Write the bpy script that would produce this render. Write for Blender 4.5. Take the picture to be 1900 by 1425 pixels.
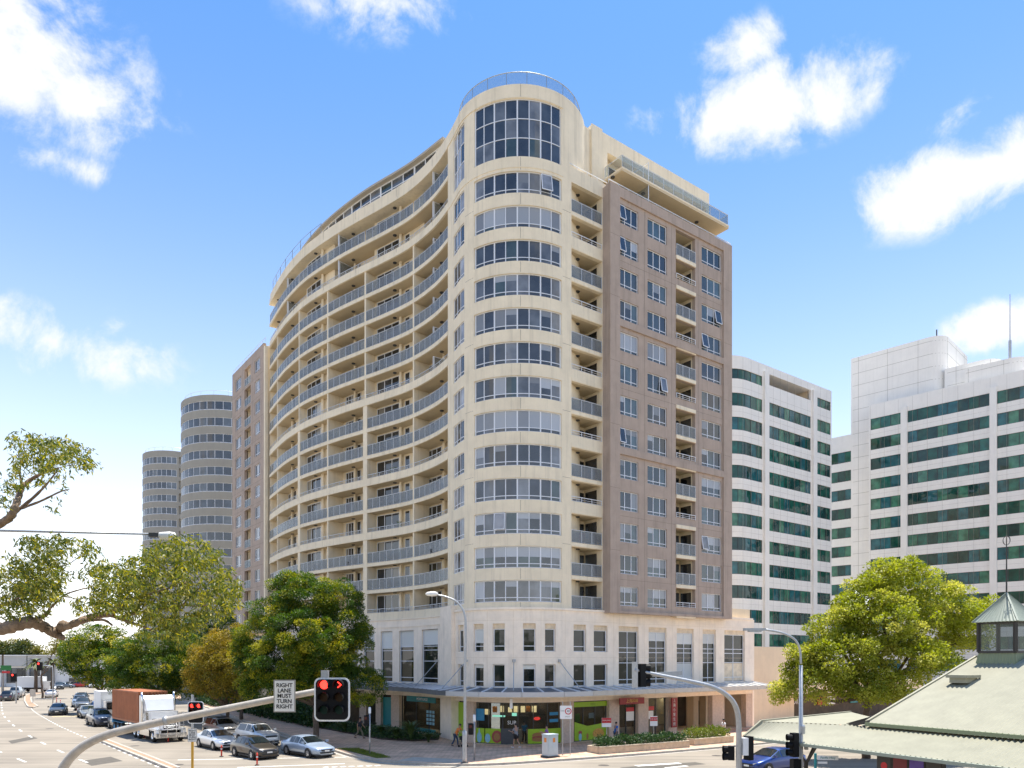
import bpy, bmesh, math, random
import numpy as np
from mathutils import Vector, Matrix
R = math.radians
random.seed(7)
rng = np.random.default_rng(11)
for o in list(bpy.data.objects):
    bpy.data.objects.remove(o)
scene = bpy.context.scene
COL = scene.collection

# ------------------------------------------------------------------ camera
H = 6.8            # eye height on the footbridge
F = 1390.0         # focal length in photo pixels (1900 wide)
CX, HY = 950.0, 1225.0
cam_d = bpy.data.cameras.new("camera")
cam = bpy.data.objects.new("camera", cam_d)
COL.objects.link(cam)
cam.location = (0, 0, H)
cam.rotation_euler = (R(90), 0, 0)
cam_d.sensor_width = 36.0
cam_d.lens = 36.0 * F / 1900.0
cam_d.shift_y = (HY - 712.5) / 1900.0
cam_d.clip_end = 3000
cam_d.clip_start = 0.3
scene.camera = cam
scene.render.resolution_x, scene.render.resolution_y = 1024, 768

# ------------------------------------------------------------------ light
SUN_EL = 76.5
SUN_AZ = (0.50, 0.866)      # horizontal direction towards the sun (behind the building)
sd = bpy.data.lights.new("sun", 'SUN')
sd.energy = 3.9
sd.angle = R(0.53)
sd.color = (1.0, 0.95, 0.86)
so = bpy.data.objects.new("sun", sd)
COL.objects.link(so)
sv = Vector((SUN_AZ[0]*math.cos(R(SUN_EL)), SUN_AZ[1]*math.cos(R(SUN_EL)), math.sin(R(SUN_EL))))
so.rotation_euler = sv.to_track_quat('Z', 'Y').to_euler()
so.location = (30, 60, 120)

world = bpy.data.worlds.new("World")
scene.world = world
world.use_nodes = True
SKY_STRENGTH = 0.094
EXPOSURE = 1.15
SKY_SAT, SKY_TINT = 1.26, (0.66, 0.97, 1.10)
HAZE_POW, HAZE_AMT, HAZE_COL = 3.3, 0.97, (0.84, 0.80, 0.775)

def ray(px, py):
    v = Vector(((px-CX)/F, 1.0, (HY-py)/F))
    return v.normalized()

def build_world():
    nt = world.node_tree
    nt.nodes.clear()
    N = nt.nodes.new
    L = nt.links.new
    out = N('ShaderNodeOutputWorld')
    bg = N('ShaderNodeBackground')
    bg.inputs['Strength'].default_value = SKY_STRENGTH
    sky = N('ShaderNodeTexSky')
    sky.sky_type = 'NISHITA'
    sky.sun_disc = False
    sky.sun_elevation = R(SUN_EL)
    sky.sun_rotation = math.atan2(SUN_AZ[0], SUN_AZ[1])
    sky.altitude = 50
    sky.air_density = 1.0
    sky.dust_density = 0.7
    sky.ozone_density = 2.2
    hs = N('ShaderNodeHueSaturation')
    hs.inputs['Saturation'].default_value = SKY_SAT
    L(sky.outputs[0], hs.inputs['Color'])
    tint = N('ShaderNodeMix'); tint.data_type = 'RGBA'; tint.blend_type = 'MULTIPLY'
    tint.inputs[0].default_value = 1.0
    tint.inputs[7].default_value = (*SKY_TINT, 1)
    L(hs.outputs[0], tint.inputs[6])
    tc = N('ShaderNodeTexCoord')
    def math_(op, a, b=None, c=None, clamp=False):
        m = N('ShaderNodeMath'); m.operation = op; m.use_clamp = clamp
        for i, v in enumerate((a, b, c)):
            if v is None: continue
            if isinstance(v, (int, float)): m.inputs[i].default_value = v
            else: L(v, m.inputs[i])
        return m.outputs[0]
    # fluffy noise in direction space
    n1 = N('ShaderNodeTexNoise'); n1.inputs['Scale'].default_value = 12.0
    n1.inputs['Detail'].default_value = 9.0; n1.inputs['Roughness'].default_value = 0.64
    n1.inputs['Distortion'].default_value = 0.25
    L(tc.outputs['Generated'], n1.inputs['Vector'])
    blobs = []
    for px, py, rx, ry, d in [
        (-10, 90, 250, 150, 1.05), (150, 185, 130, 85, 0.95), (120, 300, 110, 34, 0.6),
        (720, 5, 190, 62, 0.62),
        (1440, 185, 200, 80, 1.08), (1380, 90, 85, 50, 0.85), (1215, 215, 70, 40, 0.55),
        (1810, 325, 215, 80, 1.08), (1650, 390, 90, 42, 0.75), (1775, 228, 70, 48, 0.55),
        (90, 630, 240, 75, 0.82), (1850, 605, 110, 48, 0.95)]:
        blobs.append((ray(px, py), rx/F*0.86, ry/F*0.86, d))
    rr = random.Random(3)
    for i in range(9):       # the same scattered fair-weather cumulus over the rest of the dome
        az = R(50 + 260*(i+rr.random()*0.6)/9); el = R(rr.uniform(15, 50))
        v = Vector((math.sin(az)*math.cos(el), math.cos(az)*math.cos(el), math.sin(el)))
        q = rr.uniform(0.10, 0.20)
        blobs.append((v, q*1.5, q*0.7, rr.uniform(0.8, 1.0)))
    acc = None
    for c, rx, rz, d in blobs:
        right = Vector((c.y, -c.x, 0)).normalized()
        up = right.cross(c).normalized()
        mt = Matrix((right, c, up)).transposed()
        mp = N('ShaderNodeMapping'); mp.vector_type = 'TEXTURE'
        mp.inputs['Location'].default_value = c
        mp.inputs['Rotation'].default_value = mt.to_euler('XYZ')
        mp.inputs['Scale'].default_value = (rx, 0.5, rz)
        L(tc.outputs['Generated'], mp.inputs['Vector'])
        ln = N('ShaderNodeVectorMath'); ln.operation = 'LENGTH'
        L(mp.outputs[0], ln.inputs[0])
        val = math_('MULTIPLY_ADD', ln.outputs['Value'], -d, 1.15*d)
        acc = val if acc is None else math_('SMOOTH_MAX', acc, val, 0.15)
    acc = math_('MAXIMUM', acc, 0.0)
    nz = math_('MULTIPLY_ADD', n1.outputs[0], 2.5, -1.25)
    # mask = smoothstep of (coverage + noise)
    s = math_('ADD', math_('MULTIPLY', acc, 0.95), nz)
    gate = math_('MULTIPLY', acc, 2.6, clamp=True)
    mr = N('ShaderNodeMapRange'); mr.interpolation_type = 'SMOOTHSTEP'
    mr.inputs['From Min'].default_value = 0.18; mr.inputs['From Max'].default_value = 0.86
    L(s, mr.inputs['Value'])
    mask = math_('MULTIPLY', mr.outputs[0], gate, clamp=True)
    mask = math_('MULTIPLY', mask, 0.94)
    # horizon haze brightening
    sx = N('ShaderNodeSeparateXYZ'); L(tc.outputs['Generated'], sx.inputs[0])
    hz = math_('POWER', math_('SUBTRACT', 1.0, math_('MAXIMUM', sx.outputs['Z'], 0.0)), HAZE_POW)
    hm = N('ShaderNodeMix'); hm.data_type = 'RGBA'
    L(math_('MULTIPLY', hz, HAZE_AMT), hm.inputs[0]); L(tint.outputs[2], hm.inputs[6])
    hm.inputs[7].default_value = tuple(v/SKY_STRENGTH for v in HAZE_COL) + (1,)
    mix = N('ShaderNodeMix'); mix.data_type = 'RGBA'
    L(mask, mix.inputs[0])
    L(hm.outputs[2], mix.inputs[6])
    cl = 0.50/SKY_STRENGTH
    mix.inputs[7].default_value = (cl*0.985, cl*0.99, cl*1.02, 1)
    L(mix.outputs[2], bg.inputs['Color'])
    L(bg.outputs[0], out.inputs['Surface'])
build_world()
world.cycles.sampling_method = 'MANUAL'
world.cycles.sample_map_resolution = 256
scene.view_settings.view_transform = 'Standard'
scene.view_settings.look = 'None'
scene.view_settings.gamma = 1.0
scene.view_settings.use_curve_mapping = False
scene.view_settings.exposure = EXPOSURE
scene.render.engine = 'CYCLES'
scene.cycles.max_bounces = 8
scene.cycles.diffuse_bounces = 4
scene.cycles.transparent_max_bounces = 12

# ------------------------------------------------------------------ helpers
def G(px, py, z=0.0):
    """point of height z seen at a photo pixel below the horizon"""
    Y = (H - z)*F/(py - HY)
    return Vector(((px-CX)/F*Y, Y, z))
def AT(px, py, Y):
    return Vector(((px-CX)/F*Y, Y, H + (HY-py)/F*Y))

def tag(o, label=None, cat=None, group=None, kind=None):
    if label: o['label'] = label
    if cat: o['category'] = cat
    if group: o['group'] = group
    if kind: o['kind'] = kind
    return o
def thing(name, label, cat, loc=(0, 0, 0), rz=0.0, group=None):
    o = bpy.data.objects.new(name, None)
    o.empty_display_size = 0.3
    COL.objects.link(o)
    o.location = loc
    o.rotation_euler = (0, 0, rz)
    return tag(o, label, cat, group)
def link(name, me, parent=None, loc=None, rz=None, mat=None):
    o = bpy.data.objects.new(name, me)
    COL.objects.link(o)
    if parent is not None: o.parent = parent
    if loc is not None: o.location = loc
    if rz is not None: o.rotation_euler = (0, 0, rz)
    return o

class MB:
    def __init__(self, origin=(0, 0, 0)):
        self.v = []; self.f = []; self.m = []; self.o = Vector(origin); self.cur = 0
    def add(self, verts, faces):
        b = len(self.v)
        self.v.extend([tuple(p) for p in verts])
        self.f.extend([tuple(b+i for i in f) for f in faces])
        self.m.extend([self.cur]*len(faces))
        return self
    def box(self, x0, x1, y0, y1, z0, z1):
        vs = [(x0,y0,z0),(x1,y0,z0),(x1,y1,z0),(x0,y1,z0),(x0,y0,z1),(x1,y0,z1),(x1,y1,z1),(x0,y1,z1)]
        return self.add(vs, BOXF)
    def obox(self, c, dx, dy, dz, rz=0.0):
        """box of full sizes dx,dy,dz centred at c turned by rz"""
        ca, sa = math.cos(rz), math.sin(rz)
        vs = []
        for z in (-dz/2, dz/2):
            for x, y in ((-dx/2,-dy/2),(dx/2,-dy/2),(dx/2,dy/2),(-dx/2,dy/2)):
                vs.append((c[0]+x*ca-y*sa, c[1]+x*sa+y*ca, c[2]+z))
        return self.add(vs, BOXF)
    def bar(self, a, b, w, h=None, up=(0, 0, 1)):
        a = Vector(a); b = Vector(b); h = h or w
        d = (b-a).normalized(); u = Vector(up)
        s = d.cross(u)
        if s.length < 1e-4: s = d.cross(Vector((1, 0, 0)))
        s.normalize(); u = s.cross(d).normalized()
        vs = []
        for p in (a, b):
            for x, y in ((-w/2,-h/2),(w/2,-h/2),(w/2,h/2),(-w/2,h/2)):
                vs.append(p + s*x + u*y)
        return self.add(vs, [(3,2,1,0),(4,5,6,7),(0,1,5,4),(1,2,6,5),(2,3,7,6),(3,0,4,7)])
    def prism(self, pts, z0, z1, cap=True):
        n = len(pts)
        vs = [(p[0], p[1], z0) for p in pts] + [(p[0], p[1], z1) for p in pts]
        fs = [(i, (i+1) % n, n+(i+1) % n, n+i) for i in range(n)]
        if cap: fs += [tuple(range(n))[::-1], tuple(range(n, 2*n))]
        return self.add(vs, fs)
    def tube(self, pts, r, n=8, cap=True):
        pts = [Vector(p) for p in pts]
        rs = r if isinstance(r, (list, tuple)) else [r]*len(pts)
        vs = []; fs = []
        prev = None
        for i, p in enumerate(pts):
            d = (pts[min(i+1, len(pts)-1)] - pts[max(i-1, 0)])
            if d.length < 1e-7: d = Vector((0, 0, 1))
            d.normalize()
            if prev is None:
                s = d.cross(Vector((0, 0, 1)))
                if s.length < 1e-3: s = d.cross(Vector((1, 0, 0)))
            else:
                s = prev - d*prev.dot(d)
            s.normalize(); prev = s
            u = s.cross(d)
            for k in range(n):
                a = 2*math.pi*k/n
                vs.append(p + (s*math.cos(a) + u*math.sin(a))*rs[i])
        for i in range(len(pts)-1):
            for k in range(n):
                fs.append((i*n+k, i*n+(k+1) % n, (i+1)*n+(k+1) % n, (i+1)*n+k))
        if cap:
            fs.append(tuple(range(n))[::-1]); fs.append(tuple((len(pts)-1)*n+k for k in range(n)))
        return self.add(vs, fs)
    def lathe(self, prof, c=(0, 0, 0), n=20, axis='z'):
        vs = []; fs = []
        for r, h in prof:
            for k in range(n):
                a = 2*math.pi*k/n
                x, y = r*math.cos(a), r*math.sin(a)
                if axis == 'z': p = (x, y, h)
                elif axis == 'y': p = (x, h, y)
                else: p = (h, x, y)
                vs.append((c[0]+p[0], c[1]+p[1], c[2]+p[2]))
        for i in range(len(prof)-1):
            for k in range(n):
                fs.append((i*n+k, i*n+(k+1) % n, (i+1)*n+(k+1) % n, (i+1)*n+k))
        return self.add(vs, fs)
    def quad(self, a, b, c, d):
        return self.add([a, b, c, d], [(0, 1, 2, 3)])
    def mesh(self, name, mats, smooth=False):
        me = bpy.data.meshes.new(name)
        o = self.o
        me.from_pydata([(x-o.x, y-o.y, z-o.z) for x, y, z in self.v], [], self.f)
        for m in (mats if isinstance(mats, (list, tuple)) else [mats]):
            me.materials.append(m)
        if isinstance(mats, (list, tuple)) and len(mats) > 1:
            me.polygons.foreach_set('material_index', self.m)
        if smooth: me.polygons.foreach_set('use_smooth', [True]*len(self.f))
        bm = bmesh.new(); bm.from_mesh(me)
        bmesh.ops.recalc_face_normals(bm, faces=bm.faces)
        bm.to_mesh(me); bm.free()
        me.update()
        return me
    def build(self, name, mats, parent=None, smooth=False, loc=None):
        return link(name, self.mesh(name, mats, smooth), parent, loc)
BOXF = [(3,2,1,0),(4,5,6,7),(0,1,5,4),(1,2,6,5),(2,3,7,6),(3,0,4,7)]

class Path:
    """plan polyline with arc length; offsets are measured outwards (towards the street)"""
    def __init__(self, pts):
        self.p = [Vector((x, y)) for x, y in pts]
        n = len(self.p)
        self.s = [0.0]
        for i in range(1, n): self.s.append(self.s[-1] + (self.p[i]-self.p[i-1]).length)
        self.n = []
        for i in range(n):
            d = (self.p[min(i+1, n-1)] - self.p[max(i-1, 0)]).normalized()
            self.n.append(Vector((-d.y, d.x)))     # left of travel = outward (we travel right to left)
        self.L = self.s[-1]
    def at(self, s, off=0.0):
        s = min(max(s, 0.0), self.L)
        lo, hi = 0, len(self.s)-1
        while hi-lo > 1:
            m = (lo+hi)//2
            if self.s[m] <= s: lo = m
            else: hi = m
        t = (s-self.s[lo])/max(self.s[hi]-self.s[lo], 1e-9)
        p = self.p[lo].lerp(self.p[hi], t); n = self.n[lo].lerp(self.n[hi], t).normalized()
        return p + n*off
    def normal(self, s):
        a = self.at(s, 0); b = self.at(s, 1.0)
        return (b-a)
    def px(self, px, off=0.0):
        best = None; k = 1600
        for i in range(k+1):
            s = self.L*i/k
            q = self.at(s, off)
            e = abs(CX + F*q.x/q.y - px)
            if best is None or e < best[0]: best = (e, s)
        return best[1]
    def samples(self, s0, s1, step=0.35):
        n = max(1, int(math.ceil(abs(s1-s0)/step)))
        return [s0+(s1-s0)*i/n for i in range(n+1)]
def strip(mb, path, s0, s1, z0, z1, o0, o1, step=0.35):
    """closed solid swept along the path between offsets o0 (inner) and o1 (outer)"""
    ss = path.samples(s0, s1, step)
    vs = []
    for s in ss:
        a = path.at(s, o0); b = path.at(s, o1)
        vs += [(a.x, a.y, z0), (b.x, b.y, z0), (b.x, b.y, z1), (a.x, a.y, z1)]
    fs = []
    for i in range(len(ss)-1):
        k = 4*i
        for j in range(4):
            fs.append((k+j, k+(j+1) % 4, k+4+(j+1) % 4, k+4+j))
    fs.append((0, 3, 2, 1)); k = 4*(len(ss)-1); fs.append((k, k+1, k+2, k+3))
    mb.add(vs, fs)
    return mb

def catmull(pts, n=10):
    P = [Vector(p) for p in pts]
    out = []
    for i in range(len(P)-1):
        p0 = P[max(i-1, 0)]; p1 = P[i]; p2 = P[i+1]; p3 = P[min(i+2, len(P)-1)]
        for k in range(n):
            t = k/n
            out.append(0.5*((2*p1) + (p2-p0)*t + (2*p0-5*p1+4*p2-p3)*t*t + (3*p1-p0-3*p2+p3)*t**3))
    out.append(P[-1])
    return out

# ------------------------------------------------------------------ materials
def mat(name, col, rough=0.7, metal=0.0, var=0.0, vscale=3.0, bump=0.0, bscale=40.0, streak=0.0, spec=0.5, coat=0.0, rand=0.0, emit=None, estr=1.0):
    m = bpy.data.materials.new(name)
    m.use_nodes = True
    nt = m.node_tree; N = nt.nodes.new; L = nt.links.new
    b = nt.nodes['Principled BSDF']
    b.inputs['Base Color'].default_value = (*col, 1)
    b.inputs['Roughness'].default_value = rough
    b.inputs['Metallic'].default_value = metal
    b.inputs['Specular IOR Level'].default_value = spec
    if coat:
        b.inputs['Coat Weight'].default_value = coat
        b.inputs['Coat Roughness'].default_value = 0.04
    if emit:
        b.inputs['Emission Color'].default_value = (*emit, 1)
        b.inputs['Emission Strength'].default_value = estr
    src = None
    tc = None
    if var or streak or bump:
        tc = N('ShaderNodeNewGeometry')
    if var:
        nz = N('ShaderNodeTexNoise'); nz.inputs['Scale'].default_value = vscale
        nz.inputs['Detail'].default_value = 6; nz.inputs['Roughness'].default_value = 0.65
        L(tc.outputs['Position'], nz.inputs['Vector'])
        mr = N('ShaderNodeMapRange')
        mr.inputs['From Min'].default_value = 0.3; mr.inputs['From Max'].default_value = 0.7
        mr.inputs['To Min'].default_value = 1-var; mr.inputs['To Max'].default_value = 1+var
        L(nz.outputs[0], mr.inputs['Value'])
        src = mr.outputs[0]
    if streak:
        mp = N('ShaderNodeVectorMath'); mp.operation = 'MULTIPLY'
        mp.inputs[1].default_value = (2.6, 2.6, 0.14)
        L(tc.outputs['Position'], mp.inputs[0])
        nz = N('ShaderNodeTexNoise'); nz.inputs['Scale'].default_value = 1.0
        nz.inputs['Detail'].default_value = 7; nz.inputs['Roughness'].default_value = 0.7
        L(mp.outputs[0], nz.inputs['Vector'])
        mr = N('ShaderNodeMapRange')
        mr.inputs['From Min'].default_value = 0.50; mr.inputs['From Max'].default_value = 0.76
        mr.inputs['To Min'].default_value = 1.0; mr.inputs['To Max'].default_value = 1-streak
        L(nz.outputs[0], mr.inputs['Value'])
        if src is None: src = mr.outputs[0]
        else:
            mm = N('ShaderNodeMath'); mm.operation = 'MULTIPLY'; L(src, mm.inputs[0]); L(mr.outputs[0], mm.inputs[1]); src = mm.outputs[0]
    if rand:
        oi = N('ShaderNodeObjectInfo')
        mr = N('ShaderNodeMapRange')
        mr.inputs['To Min'].default_value = 1-rand; mr.inputs['To Max'].default_value = 1+rand
        L(oi.outputs['Random'], mr.inputs['Value'])
        if src is None: src = mr.outputs[0]
        else:
            mm = N('ShaderNodeMath'); mm.operation = 'MULTIPLY'; L(src, mm.inputs[0]); L(mr.outputs[0], mm.inputs[1]); src = mm.outputs[0]
    if src is not None:
        mx = N('ShaderNodeVectorMath'); mx.operation = 'SCALE'
        mx.inputs[0].default_value = col
        L(src, mx.inputs['Scale'])
        L(mx.outputs[0], b.inputs['Base Color'])
    if bump:
        nz = N('ShaderNodeTexNoise'); nz.inputs['Scale'].default_value = bscale
        nz.inputs['Detail'].default_value = 4
        L(tc.outputs['Position'], nz.inputs['Vector'])
        bp = N('ShaderNodeBump'); bp.inputs['Strength'].default_value = bump; bp.inputs['Distance'].default_value = 0.02
        L(nz.outputs[0], bp.inputs['Height']); L(bp.outputs[0], b.inputs['Normal'])
    return m

def window_glass(name, cols, rough=0.04, wob=0.0, wscale=0.6, spec=0.8, blind=0.0):
    """opaque dark glazing: tint picked per pane, sky and street in the reflection; some panes with blinds behind"""
    m = bpy.data.materials.new(name); m.use_nodes = True
    nt = m.node_tree; N = nt.nodes.new; L = nt.links.new
    b = nt.nodes['Principled BSDF']
    oi = N('ShaderNodeObjectInfo')
    cr = N('ShaderNodeValToRGB'); cr.color_ramp.interpolation = 'CONSTANT'
    el = cr.color_ramp.elements
    el[0].position = 0; el[0].color = (*cols[0], 1)
    for i, c in enumerate(cols[1:], 1):
        e = el.new(i/len(cols)) if i > 1 or len(el) < 2 else el[1]
        e.position = i/len(cols); e.color = (*c, 1)
    L(oi.outputs['Random'], cr.inputs[0])
    g = N('ShaderNodeNewGeometry')
    nz = N('ShaderNodeTexNoise'); nz.inputs['Scale'].default_value = 0.9; nz.inputs['Detail'].default_value = 3
    L(g.outputs['Position'], nz.inputs['Vector'])
    mr = N('ShaderNodeMapRange'); mr.inputs['From Min'].default_value = .3; mr.inputs['From Max'].default_value = .7
    mr.inputs['To Min'].default_value = 0.55; mr.inputs['To Max'].default_value = 1.35
    L(nz.outputs[0], mr.inputs['Value'])
    sc = N('ShaderNodeVectorMath'); sc.operation = 'SCALE'
    L(cr.outputs[0], sc.inputs[0]); L(mr.outputs[0], sc.inputs['Scale'])
    L(sc.outputs[0], b.inputs['Base Color'])
    b.inputs['Roughness'].default_value = rough
    b.inputs['IOR'].default_value = 1.6
    b.inputs['Specular IOR Level'].default_value = spec
    if wob:
        n2 = N('ShaderNodeTexNoise'); n2.inputs['Scale'].default_value = wscale; n2.inputs['Detail'].default_value = 1.5
        L(g.outputs['Position'], n2.inputs['Vector'])
        bp = N('ShaderNodeBump'); bp.inputs['Strength'].default_value = 1.0; bp.inputs['Distance'].default_value = wob
        L(n2.outputs[0], bp.inputs['Height']); L(bp.outputs[0], b.inputs['Normal'])
    return m

M_BLIND = None
def clear_glass(name, tint, clear=0.5, rough=0.05):
    m = bpy.data.materials.new(name); m.use_nodes = True
    nt = m.node_tree; N = nt.nodes.new; L = nt.links.new
    b = nt.nodes['Principled BSDF']
    b.inputs['Base Color'].default_value = (*tint, 1)
    b.inputs['Roughness'].default_value = rough
    b.inputs['Specular IOR Level'].default_value = 0.5
    tr = N('ShaderNodeBsdfTransparent'); tr.inputs[0].default_value = (0.75, 0.82, 0.86, 1)
    mx = N('ShaderNodeMixShader'); mx.inputs[0].default_value = clear
    L(b.outputs[0], mx.inputs[1]); L(tr.outputs[0], mx.inputs[2])
    L(mx.outputs[0], nt.nodes['Material Output'].inputs['Surface'])
    return m

def leaf_mat(name, c1, c2, c3, trans=0.35, rough=0.5):
    m = bpy.data.materials.new(name); m.use_nodes = True
    nt = m.node_tree; N = nt.nodes.new; L = nt.links.new
    b = nt.nodes['Principled BSDF']
    at = N('ShaderNodeAttribute'); at.attribute_name = 'tint'
    cr = N('ShaderNodeValToRGB')
    e = cr.color_ramp.elements
    e[0].color = (*c1, 1); e[1].color = (*c3, 1); x = e.new(0.5); x.color = (*c2, 1)
    L(at.outputs['Fac'], cr.inputs[0])
    L(cr.outputs[0], b.inputs['Base Color'])
    b.inputs['Roughness'].default_value = rough
    b.inputs['Specular IOR Level'].default_value = 0.4
    tl = N('ShaderNodeBsdfTranslucent')
    hs = N('ShaderNodeHueSaturation'); hs.inputs['Value'].default_value = 1.5; hs.inputs['Saturation'].default_value = 1.1
    L(cr.outputs[0], hs.inputs['Color']); L(hs.outputs[0], tl.inputs['Color'])
    mx = N('ShaderNodeMixShader'); mx.inputs[0].default_value = trans
    L(b.outputs[0], mx.inputs[1]); L(tl.outputs[0], mx.inputs[2])
    L(mx.outputs[0], nt.nodes['Material Output'].inputs['Surface'])
    return m

M = {}
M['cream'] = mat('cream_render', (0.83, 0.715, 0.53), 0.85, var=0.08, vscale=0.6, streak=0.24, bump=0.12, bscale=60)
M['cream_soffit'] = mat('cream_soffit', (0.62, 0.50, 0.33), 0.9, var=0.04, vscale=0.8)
M['stone'] = mat('podium_stone', (0.92, 0.80, 0.655), 0.85, var=0.08, vscale=1.2, streak=0.14, bump=0.15, bscale=50)
M['lintel'] = mat('lintel_sandstone', (0.72, 0.60, 0.44), 0.85, var=0.2, vscale=2.0)
M['pink_stone'] = mat('column_stone', (0.58, 0.46, 0.37), 0.8, var=0.16, vscale=5, bump=0.1)
M['brown'] = mat('brown_render', (0.43, 0.335, 0.270), 0.85, var=0.10, vscale=0.8, streak=0.28, bump=0.12, bscale=60)
M['joint'] = mat('joint_dark', (0.18, 0.15, 0.12), 0.9)
M['white_metal'] = mat('white_frame', (0.72, 0.74, 0.78), 0.4, spec=0.5)
M['rail'] = mat('rail_grey', (0.55, 0.57, 0.59), 0.4, metal=0.2)
M['roof_rail'] = mat('roof_rail_grey', (0.22, 0.25, 0.28), 0.5)
M['bal_glass'] = clear_glass('balustrade_glass', (0.28, 0.285, 0.29), 0.52, 0.08)
M['win'] = window_glass('tower_window_glass', [(0.038,0.043,0.05), (0.05,0.058,0.068), (0.11,0.12,0.135), (0.03,0.035,0.042), (0.16,0.17,0.185), (0.04,0.065,0.066), (0.035,0.041,0.052)], wob=0.006, wscale=0.9)
M['win_side'] = window_glass('curtained_window_glass', [(0.03,0.035,0.045), (0.30,0.30,0.31), (0.02,0.025,0.03), (0.16,0.17,0.19)])
M['door_glass'] = window_glass('sliding_door_glass', [(0.012,0.016,0.02), (0.03,0.036,0.045), (0.05,0.055,0.06), (0.015,0.02,0.025)])
M['brown_win'] = window_glass('brown_wing_glass', [(0.010,0.022,0.028), (0.02,0.04,0.05), (0.05,0.085,0.10), (0.012,0.02,0.03), (0.03,0.045,0.055)])
M['pod_win'] = window_glass('podium_glass', [(0.010,0.016,0.016), (0.02,0.03,0.03), (0.015,0.02,0.02), (0.03,0.035,0.03)], wob=0.012, wscale=0.8, spec=0.4)
M['win_blind'] = mat('blind_behind_glass', (0.30, 0.32, 0.35), 0.18, spec=0.8, rand=0.45)
M['curtain'] = mat('curtain_behind_glass', (0.34, 0.32, 0.28), 0.2, spec=0.8, rand=0.4)
M['blind'] = mat('blind', (0.62, 0.64, 0.62), 0.6, rand=0.15)
M['shop_glass'] = clear_glass('shop_glass', (0.02, 0.03, 0.03), 0.80, 0.03)
M['off_win'] = window_glass('green_office_glass', [(0.008,0.07,0.05), (0.015,0.11,0.085), (0.008,0.05,0.045), (0.05,0.17,0.11), (0.02,0.11,0.125)], rough=0.02, wob=0.07, wscale=0.4, spec=0.42)
M['off_wall'] = mat('office_panel', (0.82, 0.79, 0.735), 0.7, var=0.04, vscale=0.5, streak=0.08)
M['grey_tower'] = mat('grey_tower_wall', (0.35, 0.325, 0.275), 0.85, var=0.05, vscale=0.5, streak=0.1)
M['grey_win'] = window_glass('grey_tower_glass', [(0.02,0.03,0.045), (0.04,0.055,0.075), (0.10,0.12,0.14), (0.03,0.04,0.055)])
M['black'] = mat('black_metal', (0.008, 0.008, 0.009), 0.6, spec=0.2)
M['dark'] = mat('dark_grey', (0.05, 0.05, 0.052), 0.6)
M['galv'] = mat('galvanised_steel', (0.42, 0.43, 0.44), 0.45, metal=0.6, var=0.12, vscale=8)
M['galv_warm'] = mat('weathered_steel', (0.50, 0.45, 0.39), 0.5, metal=0.35, var=0.18, vscale=5)
M['white'] = mat('white_paint', (0.80, 0.80, 0.79), 0.5)
M['white_sign'] = mat('white_sign_face', (0.78, 0.76, 0.71), 0.5, var=0.04, vscale=9)
M['sign_border'] = mat('sign_edge', (0.33, 0.31, 0.27), 0.5)
M['sign_black'] = mat('sign_lettering', (0.02, 0.02, 0.018), 0.6)
M['red_lamp'] = mat('red_lamp_lit', (0.5, 0.02, 0.02), 0.3, emit=(1.0, 0.03, 0.02), estr=2.2)
M['amber_off'] = mat('amber_lens_off', (0.03, 0.012, 0.002), 0.35, spec=0.2)
M['green_off'] = mat('green_lens_off', (0.002, 0.02, 0.015), 0.35, spec=0.2)
M['red_off'] = mat('red_lens_off', (0.06, 0.004, 0.004), 0.2)
M['tail'] = mat('tail_light', (0.5, 0.012, 0.01), 0.2)
M['headlight'] = mat('headlight_lens', (0.75, 0.78, 0.8), 0.08, metal=0.4)
M['chrome'] = mat('chrome', (0.75, 0.76, 0.78), 0.15, metal=1.0)
M['tyre'] = mat('tyre_rubber', (0.018, 0.018, 0.019), 0.85)
M['rim'] = mat('alloy_rim', (0.5, 0.51, 0.53), 0.3, metal=0.8)
M['car_glass'] = window_glass('car_glass', [(0.008,0.01,0.012), (0.015,0.02,0.022)], spec=0.9)
M['plastic'] = mat('black_plastic', (0.02, 0.02, 0.022), 0.6)
M['bark'] = mat('bark', (0.13, 0.095, 0.07), 0.95, var=0.35, vscale=6, bump=0.6, bscale=18)
M['gum_bark'] = mat('gum_bark', (0.23, 0.16, 0.105), 0.9, var=0.38, vscale=7, bump=0.6, bscale=24)
M['leaf_box'] = leaf_mat('brush_box_leaf', (0.022,0.062,0.006), (0.085,0.150,0.010), (0.46,0.40,0.022), 0.35)
M['leaf_gold'] = leaf_mat('golden_leaf', (0.09,0.10,0.012), (0.27,0.21,0.024), (0.50,0.34,0.05), 0.35)
M['leaf_gum'] = leaf_mat('gum_leaf', (0.038,0.066,0.010), (0.12,0.142,0.018), (0.38,0.32,0.035), 0.40)
M['leaf_plane'] = leaf_mat('plane_leaf', (0.12,0.155,0.010), (0.29,0.32,0.030), (0.52,0.49,0.10), 0.42)
M['leaf_hedge'] = leaf_mat('hedge_leaf', (0.015,0.045,0.010), (0.035,0.085,0.018), (0.08,0.14,0.03), 0.2)
M['leaf_lime'] = leaf_mat('lime_leaf', (0.07,0.11,0.012), (0.16,0.20,0.02), (0.26,0.26,0.05), 0.3)
M['leaf_far'] = leaf_mat('far_leaf', (0.08,0.10,0.012), (0.22,0.20,0.025), (0.30,0.26,0.05), 0.2)
M['leaf_far_dark'] = leaf_mat('far_dark_leaf', (0.03,0.05,0.012), (0.06,0.085,0.02), (0.10,0.12,0.03), 0.2)
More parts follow.
